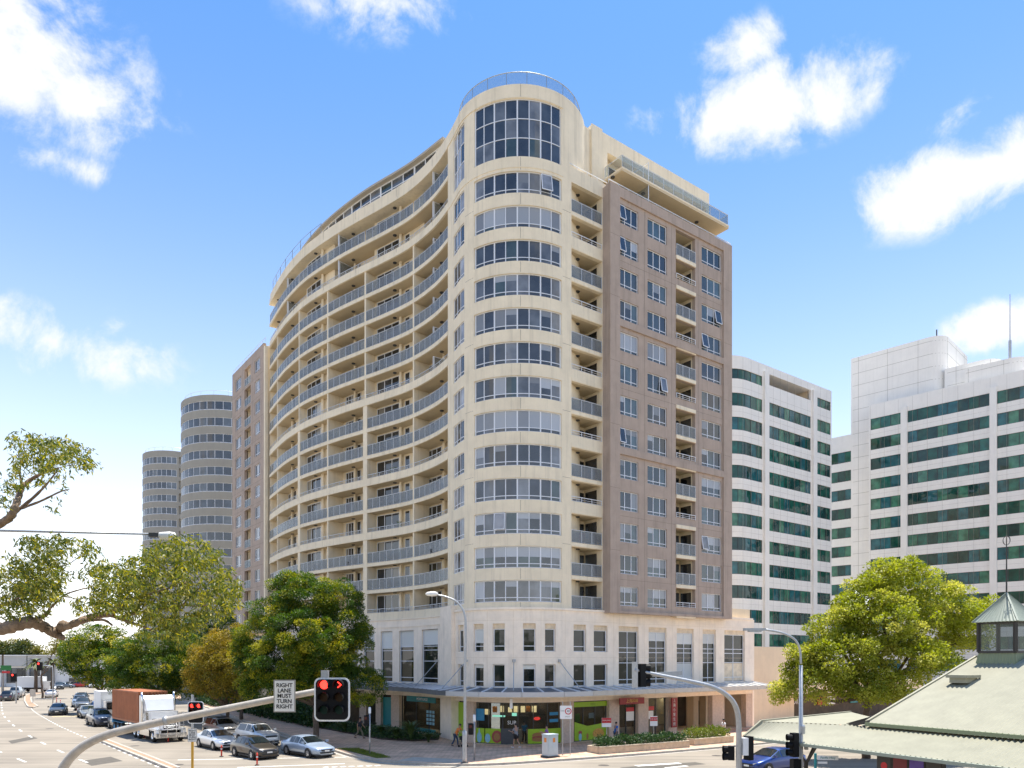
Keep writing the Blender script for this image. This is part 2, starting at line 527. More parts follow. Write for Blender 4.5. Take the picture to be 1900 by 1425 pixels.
# ================================================================== geometry of the street block
UR = Vector((0.8005, 0.5993))          # direction of the right-hand face
NR = Vector((0.5993, -0.8005))         # its outward normal
DC = Vector((0.64, 64.6)); DR = 5.6    # drum centre and radius
TP = DC + NR*DR                        # tangent point of drum and right face
def CRE(t, off=0.0):
    p = TP + UR*t + NR*off
    return (p.x, p.y)
arc = []
a0, a1 = math.degrees(math.atan2(NR.y, NR.x)) % 360, 208.0
for i in range(1, 29):
    a = R(a0 + (a1-a0)*i/28)
    arc.append((DC.x + DR*math.cos(a), DC.y + DR*math.sin(a)))
S_PTS = [(-4.30, 61.97), (-5.54, 64.7), (-7.22, 67.6), (-9.74, 70.7), (-12.76, 73.35), (-15.6, 75.6), (-18.74, 78.25),
         (-22.6, 82.0), (-25.8, 86.1), (-28.1, 89.7), (-30.2, 93.3)]
spl = [(p.x, p.y) for p in catmull([(x, y, 0) for x, y in S_PTS], 10)]
front_pts = [CRE(25.0 - i*(25.0/20)) for i in range(21)] + arc + spl[1:]
FP = Path(front_pts)                                   # the whole street front, right to left
ux, uy = UR
WP = Path([(21.0, 71.94), (8.06, 62.24)])              # brown wing, right face
LP = Path([(-30.75, 93.25), (-38.95, 104.35)])         # brown wing, left face
FLH = 2.685

def wall_cells(mb, path, s0, s1, z0, z1, o0, o1, openings, step=0.35, joint_z=()):
    ss = sorted(set([s0, s1] + [v for o in openings for v in o[:2] if s0 < v < s1]))
    zs = sorted(set([z0, z1] + [v for o in openings for v in o[2:4] if z0 < v < z1]))
    for zi in range(len(zs)-1):
        za, zb = zs[zi], zs[zi+1]; zm = (za+zb)/2
        run = None
        for si in range(len(ss)-1):
            sm = (ss[si]+ss[si+1])/2
            hole = any(o[0] < sm < o[1] and o[2] < zm < o[3] for o in openings)
            if not hole:
                run = [ss[si], ss[si+1]] if run is None else [run[0], ss[si+1]]
            if (hole or si == len(ss)-2) and run is not None:
                strip(mb, path, run[0], run[1], za, zb, o0, o1, step)
                run = None
    return mb

def window_mesh(path, s0, s1, h, o, n, origin, transom=0.3, thick_every=2, rows=None, fr=0.055, mats=None):
    """frame and pane meshes for a window whose sill is at z=0"""
    f = MB(origin)
    strip(f, path, s0, s1, 0, fr, o-0.06, o+0.03); strip(f, path, s0, s1, h-fr, h, o-0.06, o+0.03)
    bars = [s0+(s1-s0)*i/n for i in range(n+1)]
    for i, s in enumerate(bars):
        w = 0.115 if (thick_every and i % thick_every == 0) else 0.07
        a, b = max(s0, s-w/2), min(s1, s+w/2)
        if i == 0: b = s0+w
        if i == n: a = s1-w
        strip(f, path, a, b, fr, h-fr, o-0.06, o+0.027)
    for t in (rows or ([transom] if transom else [])):
        strip(f, path, s0+0.05, s1-0.05, t-0.03, t+0.03, o-0.05, o+0.022)
    strip(f, path, s0, s1, -0.05, 0.0, o-0.06, o+0.10)
    fm = f.mesh('window', mats or M['white_metal'])
    panes = []
    for i in range(n):
        p = MB(origin)
        strip(p, path, bars[i]+0.03, bars[i+1]-0.03, fr*0.5, h-fr*0.5, o-0.05, o-0.012, 0.6)
        panes.append(p)
    return fm, panes

def blind_meshes(path, s0, s1, h, o, n, origin, m, z0=0.36):
    bars = [s0+(s1-s0)*i/n for i in range(n+1)]; out = []
    for i in range(n):
        row = []
        for f_ in (0.35, 0.6, 1.0):
            b = MB(origin); strip(b, path, bars[i]+0.05, bars[i+1]-0.05, z0+(h-0.06-z0)*(1-f_), h-0.06, o-0.011, o-0.008, 0.6)
            row.append(b.mesh('blind', m))
        out.append(row)
    return out
rbl = random.Random(21)
def hang_blinds(bm_, win, p, p_all=0.12):
    if rbl.random() < p_all:
        k = rbl.randrange(3)
        for row in bm_: link('blind', row[k], win)
        return
    for row in bm_:
        if rbl.random() < p: link('blind', row[rbl.choice((0, 0, 1, 1, 2))], win)
# ------------------------------------------------------------------ apartment tower
BASE = (0.64, 64.6, 0)
tower = thing('apartment_tower', 'tall cream curved apartment tower with brown wings and rounded glazed corner', 'building', BASE)
def T(): return MB(BASE)
def zl(z): return (0, 0, z)

sp = FP.px
sA, sB = sp(1042), sp(880)             # corner window bank
sN0, sN1 = sp(861.5), sp(841.5)        # narrow side windows
sE = sp(831)                           # where the balconies begin
sEnd = FP.L
sBr = sp(1129)                         # where the brown wing begins
sBalA, sBalB = sp(1118), sp(1060.5)    # balcony slot of the right face
s_top_r = sp(1046)
def zh(j): return 45.34 - FLH*j
WH = 1.70

# -- corner drum wall
ops = []
for j in range(13):
    ops.append((sA, sB, zh(j)-WH, zh(j)))
    ops.append((sN0, sN1, zh(j)-WH, zh(j)))
ops.append((sA, sB, 46.50, 51.05)); ops.append((sN0, sN1, 46.3, 50.9))
w = T()
wall_cells(w, FP, s_top_r, sE, 10.85, 52.2, -0.35, 0.0, ops, 0.25)
w.build('drum_wall', M['cream'], tower)
# the raised top of the drum goes on round to the back
top_arc = [(DC.x+DR*math.cos(R(a)), DC.y+DR*math.sin(R(a))) for a in np.linspace(470, a0-0.6, 60)]
TA = Path(top_arc)
sW0, sW1 = TA.px(1079), TA.px(1063)
w = T()
wall_cells(w, TA, 0, TA.L, 46.0, 52.2, -0.35, 0.0, [(sW0, sW1, 46.6, 50.9)], 0.3)
w.build('drum_wall', M['cream'], tower)
w = T(); w.prism([(DC.x+5.2*math.cos(R(a)), DC.y+5.2*math.sin(R(a))) for a in range(0, 360, 10)], 4.2, 51.6)
w.build('core', M['cream'], tower)
# slim ledges under and over the drum windows
w = T()
for j in range(13):
    strip(w, FP, sA+0.02, sB-0.02, zh(j)+0.002, zh(j)+0.07, 0.0, 0.03, 0.3)
strip(w, FP, sp(1045), sE+0.05, 51.10, 51.16, 0.0, 0.05, 0.3)
strip(w, FP, sp(1045), sE+0.05, 45.62, 45.67, 0.0, 0.04, 0.3)
w.build('ledge', M['cream'], tower)
w = T()      # dark joints in the render
for s in (sp(966),):
    for j in range(-1, 13):
        z1_ = (46.46 if j == -1 else zh(j)-WH-0.06); z0_ = zh(j+1)+0.08 if j < 12 else 10.9
        strip(w, FP, s-0.012, s+0.012, z0_, z1_, -0.01, 0.004)
    strip(w, FP, s-0.012, s+0.012, 51.2, 52.2, -0.01, 0.004)
for j in range(0, 13, 2):
    z = zh(j)-WH-0.62
    strip(w, FP, sp(1059), sp(1044), z, z+0.02, -0.01, 0.004); strip(w, FP, sp(878), sp(863), z, z+0.02, -0.01, 0.004)
w.build('joint', M['joint'], tower)

fm, ps = window_mesh(FP, sA, sB, WH, -0.14, 8, BASE, 0.33)
pm = [p.mesh('pane', M['win']) for p in ps]
fn, pn_ = window_mesh(FP, sN0, sN1, WH, -0.10, 3, BASE, 0.33, 0)
pnm = [p.mesh('pane', M['win_side']) for p in pn_]
dbl = blind_meshes(FP, sA, sB, WH, -0.14, 8, BASE, M['win_blind'])
for j in range(13):
    o = link('window', fm, tower, zl(zh(j)-WH))
    for p in pm: link('pane', p, o)
    hang_blinds(dbl, o, 0.28)
    o = link('window', fn, tower, zl(zh(j)-WH))
    for p in pnm: link('pane', p, o)
# big studio windows at the top: three rows of panes
for (s0, s1, path, z0, hh, n, gm) in ((sA, sB, FP, 46.50, 4.55, 8, M['win']), (sN0, sN1, FP, 46.3, 4.6, 3, M['win_side']), (sW0, sW1, TA, 46.6, 4.3, 3, M['win'])):
    f, ps = window_mesh(path, s0, s1, hh, -0.12, n, BASE, 0, 2, rows=[hh/3, 2*hh/3])
    o = link('window', f, tower, zl(z0))
    bars = [s0+(s1-s0)*i/n for i in range(n+1)]
    for i in range(n):
        for r_ in range(3):
            p = T(); strip(p, path, bars[i]+0.03, bars[i+1]-0.03, r_*hh/3+0.02, (r_+1)*hh/3-0.02, -0.17, -0.132, 0.6)
            p.build('pane', gm, o)
# a few open awning sashes
def sash(path, s0, s1, z, h, o, tilt=0.22):
    m = T()
    a = path.at(s0, o); b = path.at(s1, o); a2 = path.at(s0, o+tilt); b2 = path.at(s1, o+tilt)
    m.bar((a.x, a.y, z+h), (b.x, b.y, z+h), 0.06); m.bar((a2.x, a2.y, z), (b2.x, b2.y, z), 0.06)
    m.bar((a.x, a.y, z+h), (a2.x, a2.y, z), 0.06); m.bar((b.x, b.y, z+h), (b2.x, b2.y, z), 0.06)
    o_ = m.build('open_sash', M['white_metal'], tower)
    g = T(); g.add([(a.x, a.y, z+h), (b.x, b.y, z+h), (b2.x, b2.y, z), (a2.x, a2.y, z)], [(0, 1, 2, 3)])
    g.build('pane', M['win_side'], o_)
bb = [sA+(sB-sA)*i/8 for i in range(9)]
sash(FP, bb[1]+.05, bb[2]-.05, zh(0)-WH+.36, WH-.42, 0.0)
sash(FP, bb[5]+.05, bb[6]-.05, zh(10)-WH+.36, WH-.42, 0.0, 0.12)

# -- roof parapet rail on the drum
w = T()
rc = [(DC.x+5.2*math.cos(R(a)), DC.y+5.2*math.sin(R(a))) for a in range(150, 391, 6)]
w.tube([(x, y, 53.45) for x, y in rc], 0.035, 6)
w.tube([(x, y, 52.4) for x, y in rc], 0.02, 5)
for i in range(0, len(rc), 3):
    w.bar((rc[i][0], rc[i][1], 52.2), (rc[i][0], rc[i][1], 53.45), 0.04)
o = w.build('roof_railing', M['roof_rail'], tower)
w = T()
for i in range(len(rc)-1):
    w.quad((*rc[i], 52.45), (*rc[i+1], 52.45), (*rc[i+1], 53.4), (*rc[i], 53.4))
M['pale_glass'] = clear_glass('pale_rail_glass', (0.30, 0.34, 0.38), 0.72, 0.06)
w.build('glass_panel', M['pale_glass'], o)

# -- right face: cream strip with the balcony slot
G_R = 'GLGLGLGLGLGGG'
zsl = lambda j: zh(j) + 0.28          # soffit over floor j
w = T()
ops = []
for j in range(13):
    zb = zsl(j) - FLH + 0.30
    ops.append((sBalA, sBalB, zb if j < 12 else 10.95, zsl(j)-0.04))
wall_cells(w, FP, sBr, s_top_r-0.002, 10.85, 46.8, -0.35, -0.002, ops, 0.5)
w.build('cream_wall', M['cream'], tower)
w = T(); strip(w, FP, sBalA-0.3, sBalB+0.3, 10.9, 46.7, -2.6, -2.3, 0.5)
strip(w, FP, sBalA-0.35, sBalA-0.003, 10.9, 46.7, -2.3, -0.36); strip(w, FP, sBalB+0.003, sBalB+0.35, 10.9, 46.7, -2.3, -0.36)
w.build('balcony_wall', M['cream'], tower)

def balustrade_mesh(path, s0, s1, o, h, pw=1.0, low=False):
    f = T()
    n = max(1, round((s1-s0)/pw))
    ss = [s0+(s1-s0)*i/n for i in range(n+1)]
    q = path.samples(s0, s1, 0.35)
    f.tube([(*path.at(s, o), h) for s in q], 0.035, 5)
    f.tube([(*path.at(s, o), 0.07) for s in q], 0.022, 4)
    if low: f.tube([(*path.at(s, o), h*0.55) for s in q], 0.016, 4)
    for i, s in enumerate(ss):
        a = path.at(min(max(s, s0+0.03), s1-0.03), o)
        f.bar((a.x, a.y, 0), (a.x, a.y, h), 0.04)
    panels = []
    if not low:
        for i in range(n):
            p = T(); strip(p, path, ss[i]+0.03, ss[i+1]-0.03, 0.10, h-0.05, o-0.006, o+0.006, 0.4)
            panels.append(p)
    return f, panels
f, pl = balustrade_mesh(FP, sBalA+0.02, sBalB-0.02, -0.06, 1.02, 1.05)
gf, gp = f.mesh('balustrade', M['rail']), [p.mesh('glass_panel', M['bal_glass']) for p in pl]
f, pl = balustrade_mesh(FP, sBalA+0.02, sBalB-0.02, -0.06, 0.42, 1.05, True)
lf = f.mesh('balustrade', M['white_metal'])
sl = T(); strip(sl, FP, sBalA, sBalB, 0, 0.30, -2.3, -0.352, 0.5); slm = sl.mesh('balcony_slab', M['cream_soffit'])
se = T(); strip(se, FP, sBalA, sBalB, 0.003, 0.30, -0.35, 0.02, 0.5); sem = se.mesh('slab_edge', M['cream'])
su = T(); strip(su, FP, sBalA+0.002, sBalB-0.002, 0, 0.66, -0.2, -0.012, 0.5); sum_ = su.mesh('parapet', M['cream'])
lt = T()
q = FP.at((sBalA*0.45+sBalB*0.55), -1.0); lt.lathe([(0.02, -0.09), (0.17, -0.085), (0.19, -0.05), (0.19, 0.0)], (q.x, q.y, 0), 12)
ltm = lt.mesh('ceiling_light', M['dark'])
dd = T(); strip(dd, FP, sBalA+0.05, sBalA+0.9, 0, 2.1, -2.3, -2.26); dds = [dd.mesh('balcony_door', M['door_glass'])]
dd = T(); strip(dd, FP, sBalB-0.85, sBalB-0.1, 0, 2.1, -2.3, -2.26); dds.append(dd.mesh('balcony_door', M['door_glass']))
# glazed door on the right-hand side wall of the slot
a = FP.at(sBalA+0.01, -0.7); b = FP.at(sBalA+0.01, -2.1)
dd = T(); dd.bar((a.x, a.y, 1.05), (b.x, b.y, 1.05), 0.04, 2.1); dds.append(dd.mesh('balcony_door', M['door_glass']))
for j in range(13):
    z0 = zsl(j) - FLH
    if j < 12:
        link('balcony_slab', slm, tower, zl(z0)); link('slab_edge', sem, tower, zl(z0))
    link('ceiling_light', ltm, tower, zl(zsl(j)))
    for dm in dds: link('balcony_door', dm, tower, zl(z0+0.32))
    if G_R[j] == 'G':
        o = link('balustrade', gf, tower, zl(z0+0.30))
        for p in gp: link('glass_panel', p, o)
    else:
        link('parapet', sum_, tower, zl(z0+0.30)); link('balustrade', lf, tower, zl(z0+0.94))
w = T(); strip(w, FP, sBalA, sBalB, zsl(0)-0.04, zsl(0)+0.2, -2.3, -0.352, 0.5); w.build('balcony_slab', M['cream_soffit'], tower)

# -- brown wing on the right face
wp = WP.px
cols = [(wp(1184.5), wp(1148.5)), (wp(1237.5), wp(1201.5)), (wp(1338.5), wp(1302))]
bal = (wp(1290), wp(1254))
BW = 1.62
zb_ = lambda j: zh(j) - 0.09          # window heads on the brown wing
ops = []
for j in range(13):
    for c in cols: ops.append((c[0], c[1], zb_(j)-BW, zb_(j)))
    ops.append((bal[0], bal[1], zsl(j)-FLH+0.22, zsl(j)-0.12))
w = T(); wall_cells(w, WP, 0, WP.L, 10.75, 46.5, -0.35, 0.0, ops, 30)
w.build('brown_wall', M['brown'], tower)
w = T()     # proud frame and bands
edge = 0.16
strip(w, WP, WP.L-1.15, WP.L+0.001, 10.75, 46.52, 0.0, edge, 30); strip(w, WP, -0.001, 1.25, 10.75, 46.52, 0.0, edge, 30)
strip(w, WP, 1.25, WP.L-1.15, zb_(0)+0.42, 46.52, 0.0, edge, 30)
for j in (4, 8): strip(w, WP, 1.25, WP.L-1.15, zb_(j)+0.36, zb_(j-1)-BW-0.12, 0.0, edge, 30)
strip(w, WP, 1.25, WP.L-1.15, 10.75, zb_(12)-BW-0.45, 0.0, edge, 30)
w.build('brown_band', M['brown'], tower)
w = T()     # end wall, underside and back of the wing
pA, pB = WP.at(0, -0.001), WP.at(WP.L, -0.001)
bk = Vector((-0.5993, 0.8005))*13
w.prism([pA+(-NR)*0.35, pA+(-NR)*0.35+UR*(-0.3), pA-UR*0.3-NR*13, pA-NR*13], 10.76, 46.4)
w.prism([pB-NR*0.35, pB-NR*0.35+UR*0.3, pB+UR*0.3-NR*5, pB-NR*5], 10.76, 46.4)
w.build('brown_wall', M['brown'], tower)
w = T()
for (a, b, o) in ((0.3, bal[0]-0.1, -0.5), (bal[0]-0.1, bal[1]+0.1, -1.9), (bal[1]+0.1, WP.L-0.3, -0.5)):
    strip(w, WP, a, b, 10.8, 46.0, -12, o, 50)
w.build('core', M['cream'], tower)
w = T()
for c in cols:   # deep reveals are open to the core: line them
    pass
for s in (wp(1196), wp(1246), wp(1296)):
    strip(w, WP, s-0.012, s+0.012, 10.9, 45.6, -0.01, 0.004)
for j in range(0, 13):
    if j in (3, 7): continue
    z = zb_(j)-BW-0.5
    if j % 2 == 1: strip(w, WP, 1.3, WP.L-1.2, z, z+0.02, -0.01, 0.004, 30)
for z in (37.2, 26.5, 16.0, 42.3, 31.8, 21.2):
    strip(w, WP, WP.L-1.15, WP.L, z, z+0.02, edge-0.01, edge+0.004, 30); strip(w, WP, 0, 1.25, z-0.25, z-0.23, edge-0.01, edge+0.004, 30)
w.build('joint', M['joint'], tower)
for ci, c in enumerate(cols):
    fm, ps = window_mesh(WP, c[0], c[1], BW, -0.14, 3, BASE, 0.3, 0)
    pm = [p.mesh('pane', M['brown_win']) for p in ps]
    dbl = blind_meshes(WP, c[0], c[1], BW, -0.14, 3, BASE, M['win_blind'], 0.33)
    for j in range(13):
        o = link('window', fm, tower, zl(zb_(j)-BW))
        for p in pm: link('pane', p, o)
        hang_blinds(dbl, o, 0.22, 0.15)
for (ci, j, k) in ((0, 0, 2), (0, 1, 2), (0, 7, 2), (1, 5, 0), (2, 3, 2), (2, 2, 0), (2, 10, 2)):
    c = cols[ci]; b3 = [c[0]+(c[1]-c[0])*i/3 for i in range(4)]
    sash(WP, b3[k]+.06, b3[k+1]-.06, zb_(j)-BW+.34, BW-.42, -0.06, 0.2)
G_W = 'GLGLGLGLGLGGL'
f, pl = balustrade_mesh(WP, bal[0]+0.02, bal[1]-0.02, 0.05, 1.02, 1.0)
gf, gp = f.mesh('balustrade', M['rail']), [p.mesh('glass_panel', M['bal_glass']) for p in pl]
f, pl = balustrade_mesh(WP, bal[0]+0.02, bal[1]-0.02, 0.05, 0.42, 1.0, True)
lf = f.mesh('balustrade', M['white_metal'])
sl = T(); strip(sl, WP, bal[0], bal[1], 0, 0.22, -1.9, -0.353, 30); slm = sl.mesh('balcony_slab', M['cream_soffit'])
se = T(); strip(se, WP, bal[0]+0.002, bal[1]-0.002, -0.1, 0.22, -0.35, 0.1, 30); sem = se.mesh('slab_edge', M['cream'])
su = T(); strip(su, WP, bal[0]+0.002, bal[1]-0.002, 0, 0.66, -0.16, -0.01, 30); sum_ = su.mesh('parapet', M['brown'])
sw = T(); strip(sw, WP, bal[0]-0.02, bal[0]-0.003, 0, FLH, -1.9, -0.36); strip(sw, WP, bal[1]+0.003, bal[1]+0.02, 0, FLH, -1.9, -0.36)
strip(sw, WP, bal[0], bal[1], 0, FLH, -1.898, -1.86, 30); swm = sw.mesh('balcony_wall', M['cream'])
dd = T(); strip(dd, WP, bal[0]+0.12, bal[0]+1.05, 0, 2.15, -1.86, -1.82, 30); dds = [dd.mesh('balcony_door', M['door_glass'])]
dd = T(); a = WP.at(bal[0]+0.01, -0.5); b = WP.at(bal[0]+0.01, -1.7); dd.bar((a.x, a.y, 1.05), (b.x, b.y, 1.05), 0.04, 2.1)
dds.append(dd.mesh('balcony_door', M['door_glass']))
for j in range(13):
    z0 = zsl(j)-FLH
    link('balcony_slab', slm, tower, zl(z0)); link('slab_edge', sem, tower, zl(z0)); link('balcony_wall', swm, tower, zl(z0+0.2))
    for dm in dds: link('balcony_door', dm, tower, zl(z0+0.22))
    if G_W[j] == 'G':
        o = link('balustrade', gf, tower, zl(z0+0.22))
        for p in gp: link('glass_panel', p, o)
    else:
        link('parapet', sum_, tower, zl(z0+0.22)); link('balustrade', lf, tower, zl(z0+0.86))
w = T(); strip(w, WP, bal[0], bal[1], zsl(0)-0.12, zsl(0)+0.1, -1.9, -0.353, 30); w.build('balcony_slab', M['cream_soffit'], tower)

# -- penthouse over the right face
def cl(t, off): 
    p = TP + UR*t + NR*off; return p
t0, t1 = 4.55, 20.3
PH = Path([cl(t1, -1.5), cl(t0, -1.5)])
w = T()
pe = PH.px(1127)
ops = [(0.45, pe, 48.75, 51.0)]
wall_cells(w, PH, 0, PH.L, 46.0, 52.55, -0.4, 0.0, ops, 30)
strip(w, PH, PH.px(1116), PH.L+0.01, 46.0, 52.65, 0.0, 0.12, 30)
w.prism([cl(t1, -1.9), cl(t1-.35, -1.9), cl(t1-.35, -10), cl(t1, -10)], 46.0, 52.55)
w.prism([cl(t0+.3, -1.9), cl(t0, -1.9), cl(t0, -8), cl(t0+.3, -8)], 46.0, 52.55)
w.prism([cl(t0, -1.9), cl(t0, -1.6), (DC.x+5.3, DC.y-1.2), (DC.x+5.0, DC.y)], 46.0, 52.2)
w.build('penthouse_wall', M['cream'], tower)
w = T(); strip(w, PH, 0.3, pe+0.2, 48.5, 51.2, -1.4, -1.1, 30); w.build('core', M['cream'], tower)
w = T(); w.prism([cl(t0, -1.8), cl(t1, -1.8), cl(t1, -10), cl(t0, -10)], 51.9, 52.2); w.build('roof', M['cream'], tower)
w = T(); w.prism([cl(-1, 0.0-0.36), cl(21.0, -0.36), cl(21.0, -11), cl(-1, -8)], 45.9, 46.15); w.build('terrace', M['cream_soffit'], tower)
def glazed(path, a, b, z0, z1, o, n, gm=None, name='window'):
    f, ps = window_mesh(path, a, b, z1-z0, o, n, BASE, 0, 0)
    ob = link(name, f, tower, zl(z0))
    for p in ps: link('pane', p.mesh('pane', gm or M['door_glass']), ob)
for a, b, n in ((1128, 1155, 2), (1190, 1206, 1), (1272, 1283, 1), (1292, 1304, 2), (1308, 1314, 1)):
    glazed(PH, PH.px(b, -1.1), PH.px(a, -1.1), 48.8, 50.8, -1.08, n)
# projecting balcony
s0b, s1b = PH.px(1353, 2.2), PH.px(1149, 2.2)
t_l = t1 - PH.s[-1] + 0
def php(s, o): q = PH.at(s, o); return q
BX = Path([cl(21.4, 0.72), cl(t0+1.5, 0.72)])
bs0, bs1 = BX.px(1352), BX.px(1149.5)
w = T(); strip(w, BX, bs0, bs1, 48.12, 48.3, -2.2, 0.0, 30); w.build('balcony_slab', M['cream_soffit'], tower)
w = T(); strip(w, BX, bs0-0.02, bs1+0.02, 48.3, 48.44, -2.2, 0.03, 30); w.build('slab_edge', M['cream'], tower)
f, pl = balustrade_mesh(BX, bs0+.03, bs1-.03, -0.05, 1.0, 1.25)
for s in (bs0+.04, bs1-.04):
    a = BX.at(s, -0.05); b = BX.at(s, -2.1)
    f.bar((a.x, a.y, 1.0), (b.x, b.y, 1.0), 0.05); f.bar((b.x, b.y, 0), (b.x, b.y, 1.0), 0.04)
o = f.build('balustrade', M['rail'], tower, loc=zl(48.44))
for p in pl: p.build('glass_panel', M['pale_glass'], o)
for s in (bs0+.04, bs1-.04):
    a = BX.at(s, -0.08); b = BX.at(s, -2.1)
    p = T(); p.add([(a.x, a.y, 0.1), (b.x, b.y, 0.1), (b.x, b.y, 0.95), (a.x, a.y, 0.95)], [(0, 1, 2, 3)]); p.build('glass_panel', M['pale_glass'], o)
a = BX.at(BX.px(1204), -0.05); b = BX.at(BX.px(1204), -2.2)     # dividing screens above and below
w = T(); w.bar((a.x, a.y, 50.1), (b.x, b.y, 50.1), 0.05); w.bar((a.x, a.y, 48.4), (a.x, a.y, 50.1), 0.05); w.bar((a.x, a.y, 48.45), (b.x, b.y, 50.1), 0.03)
w.bar((a.x, a.y, 46.0), (a.x, a.y, 48.1), 0.06); w.bar((a.x, a.y, 47.0), (b.x, b.y, 47.0), 0.05)
w.build('screen_frame', M['white_metal'], tower)
w = T(); w.quad((a.x, a.y, 46.2), (b.x, b.y, 46.2), (b.x, b.y, 48.1), (a.x, a.y, 48.1)); w.build('screen_panel', M['pale_glass'], tower)
for px_ in (1151, 1211, 1310):
    q = BX.at(BX.px(px_), -1.1); m = T(); m.lathe([(0.02, -0.09), (0.17, -0.085), (0.19, -0.05), (0.19, 0.0)], (q.x, q.y, 48.12), 12); m.build('ceiling_light', M['dark'], tower)
# handrail along the brown parapet and over the cream strip
f = T()
hr = [WP.at(WP.L*i/14, -0.05) for i in range(15)]
f.tube([(p.x, p.y, 46.8) for p in hr], 0.045, 6)
for p in hr: f.bar((p.x, p.y, 46.5), (p.x, p.y, 46.8), 0.04)
c0, c1 = cl(5.1, 0.0-0.1), cl(0.6, -0.1)
f.tube([(c0.x, c0.y, 47.1), (c1.x, c1.y, 47.1)], 0.035, 6)
for k in range(5):
    q = c0.lerp(c1, k/4); f.bar((q.x, q.y, 46.8), (q.x, q.y, 47.1), 0.035)
f.build('handrail', M['white_metal'], tower)

# -- sweeping balcony front on the left
LEVEL = lambda k: 51.0 - FLH*k        # soffit heights
SOLID = {0, 2, 7, 10, 12, 15}
bays_px = [(831, 766.5), (766.5, 677), (677, 607.5), (607.5, 554.5), (554.5, 514), (514, 497)]
bays = [(sp(a) if a != 831 else sE, sp(b) if b != 497 else sEnd-0.02) for a, b in bays_px]
DEP = 2.5
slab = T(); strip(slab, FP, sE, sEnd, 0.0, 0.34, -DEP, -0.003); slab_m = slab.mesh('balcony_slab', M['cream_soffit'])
edge_ = T(); strip(edge_, FP, sE, sEnd, 0.0-0.004, 0.345, -0.12, 0.02); edge_m = edge_.mesh('slab_edge', M['cream'])
para = T(); strip(para, FP, sE, sEnd, 0.345, 0.74, -0.14, 0.0)
strip(para, FP, sE, sEnd, 0.0, 0.09, 0.02, 0.06); para_m = para.mesh('parapet', M['cream'])
BAYD = [1.8, 1.25, 1.9, 0.9, 1.35, 1.2]
for bi, (a, b) in enumerate(bays):
    w = T(); strip(w, FP, a-(0.3 if bi == 0 else 0.0), b, 10.9, 51.2, -DEP-0.35, -BAYD[bi]); w.build('back_wall', M['cream'], tower)
BAY_DOOR = [((820, 793), 824, None), ((741, 701), 743.5, (760.5, 753)), ((657, 643), 659, (670, 664)), ((596, 571), 599, None), ((540, 529), 542.5, (550, 546)), ((510, 503), None, None)]
w = T(); strip(w, FP, sE+2.5, sEnd, 4.0, 51.0, -9.5, -DEP-0.5, 1.0); w.build('core', M['cream'], tower)
w = T(); strip(w, FP, sE+0.01, sEnd, 50.99, 51.35, -9.5, -0.02, 0.7); w.build('roof', M['cream'], tower)
# cheek wall beside the drum
w = T(); strip(w, FP, sE-0.32, sE-0.002, 10.9, 51.3, -DEP, -0.352); w.build('cheek_wall', M['cream'], tower)
w = T(); strip(w, FP, sEnd-0.03, sEnd, 10.8, 46.3, -DEP, -0.05); 
strip(w, LP, 0.0, 0.55, 10.8, 46.0, -0.4, -0.02); w.build('cheek_wall', M['cream'], tower)

door_ms = []; cur = []
for bi, (a, b) in enumerate(bays):
    Lb = b-a
    left = b     # s grows to the left
    d = []; fr = T()
    (dp, cpx, wpx) = BAY_DOOR[bi]; DP = BAYD[bi]
    lo_, hi_ = sp(dp[0], -DP), sp(dp[1], -DP)
    n = 3
    for i in range(n):
        x0 = lo_+(hi_-lo_)*i/n; x1 = lo_+(hi_-lo_)*(i+1)/n
        e_ = T(); strip(e_, FP, x0+0.04, x1-0.04, 0.05, 2.15, -DP, -DP+0.03); d.append(e_)
    for i in range(n+1):
        x = lo_+(hi_-lo_)*i/n; strip(fr, FP, x-0.04, x+0.04, 0, 2.2, -DP, -DP+0.05)
    strip(fr, FP, lo_, hi_, 2.15, 2.22, -DP, -DP+0.05)
    if wpx:
        x0, x1 = sp(wpx[0], -DP), sp(wpx[1], -DP)
        e_ = T(); strip(e_, FP, x0, x1, 0.3, 2.15, -DP, -DP+0.03); d.append(e_)
        strip(fr, FP, x0-0.05, x0, 0.3, 2.15, -DP, -DP+0.05); strip(fr, FP, x1, x1+0.05, 0.3, 2.15, -DP, -DP+0.05)
    cq = []
    for ii in (0, n-1):
        x0 = lo_+(hi_-lo_)*ii/n; e_ = T(); strip(e_, FP, x0+0.06, x0+(hi_-lo_)/n*0.8, 0.08, 2.12, -DP+0.031, -DP+0.034); cq.append(e_.mesh('curtain', M['curtain']))
    cur.append(cq)
    col = T()
    q = FP.at(sp(cpx, -DP+0.25), -DP+0.25) if cpx else FP.at(b-0.3, -DP+0.2)
    col.lathe([(0.15, 0), (0.15, FLH-0.34)], (q.x, q.y, 0), 10)
    lt = T(); q = FP.at((a+b)/2, -0.55*BAYD[bi]); lt.lathe([(0.02, -0.09), (0.17, -0.085), (0.19, -0.05), (0.19, 0.0)], (q.x, q.y, 0), 12)
    f, pl = balustrade_mesh(FP, a+0.08, b-0.08, -0.05, 1.04, 0.98)
    fl, _ = balustrade_mesh(FP, a+0.08, b-0.08, -0.06, 0.36, 0.98, True)
    if bi < 3: pan = [p.mesh('glass_panel', M['bal_glass']) for p in pl]
    else:
        allp = T()
        for p in pl: allp.add(p.v, p.f)
        pan = [allp.mesh('glass_panel', M['bal_glass'])]
    door_ms.append(([e_.mesh('pane', M['door_glass']) for e_ in d], fr.mesh('sliding_door', M['white_metal']), col.mesh('column', M['cream']),
                    lt.mesh('ceiling_light', M['dark']), f.mesh('balustrade', M['rail']), pan, fl.mesh('balustrade', M['rail'])))
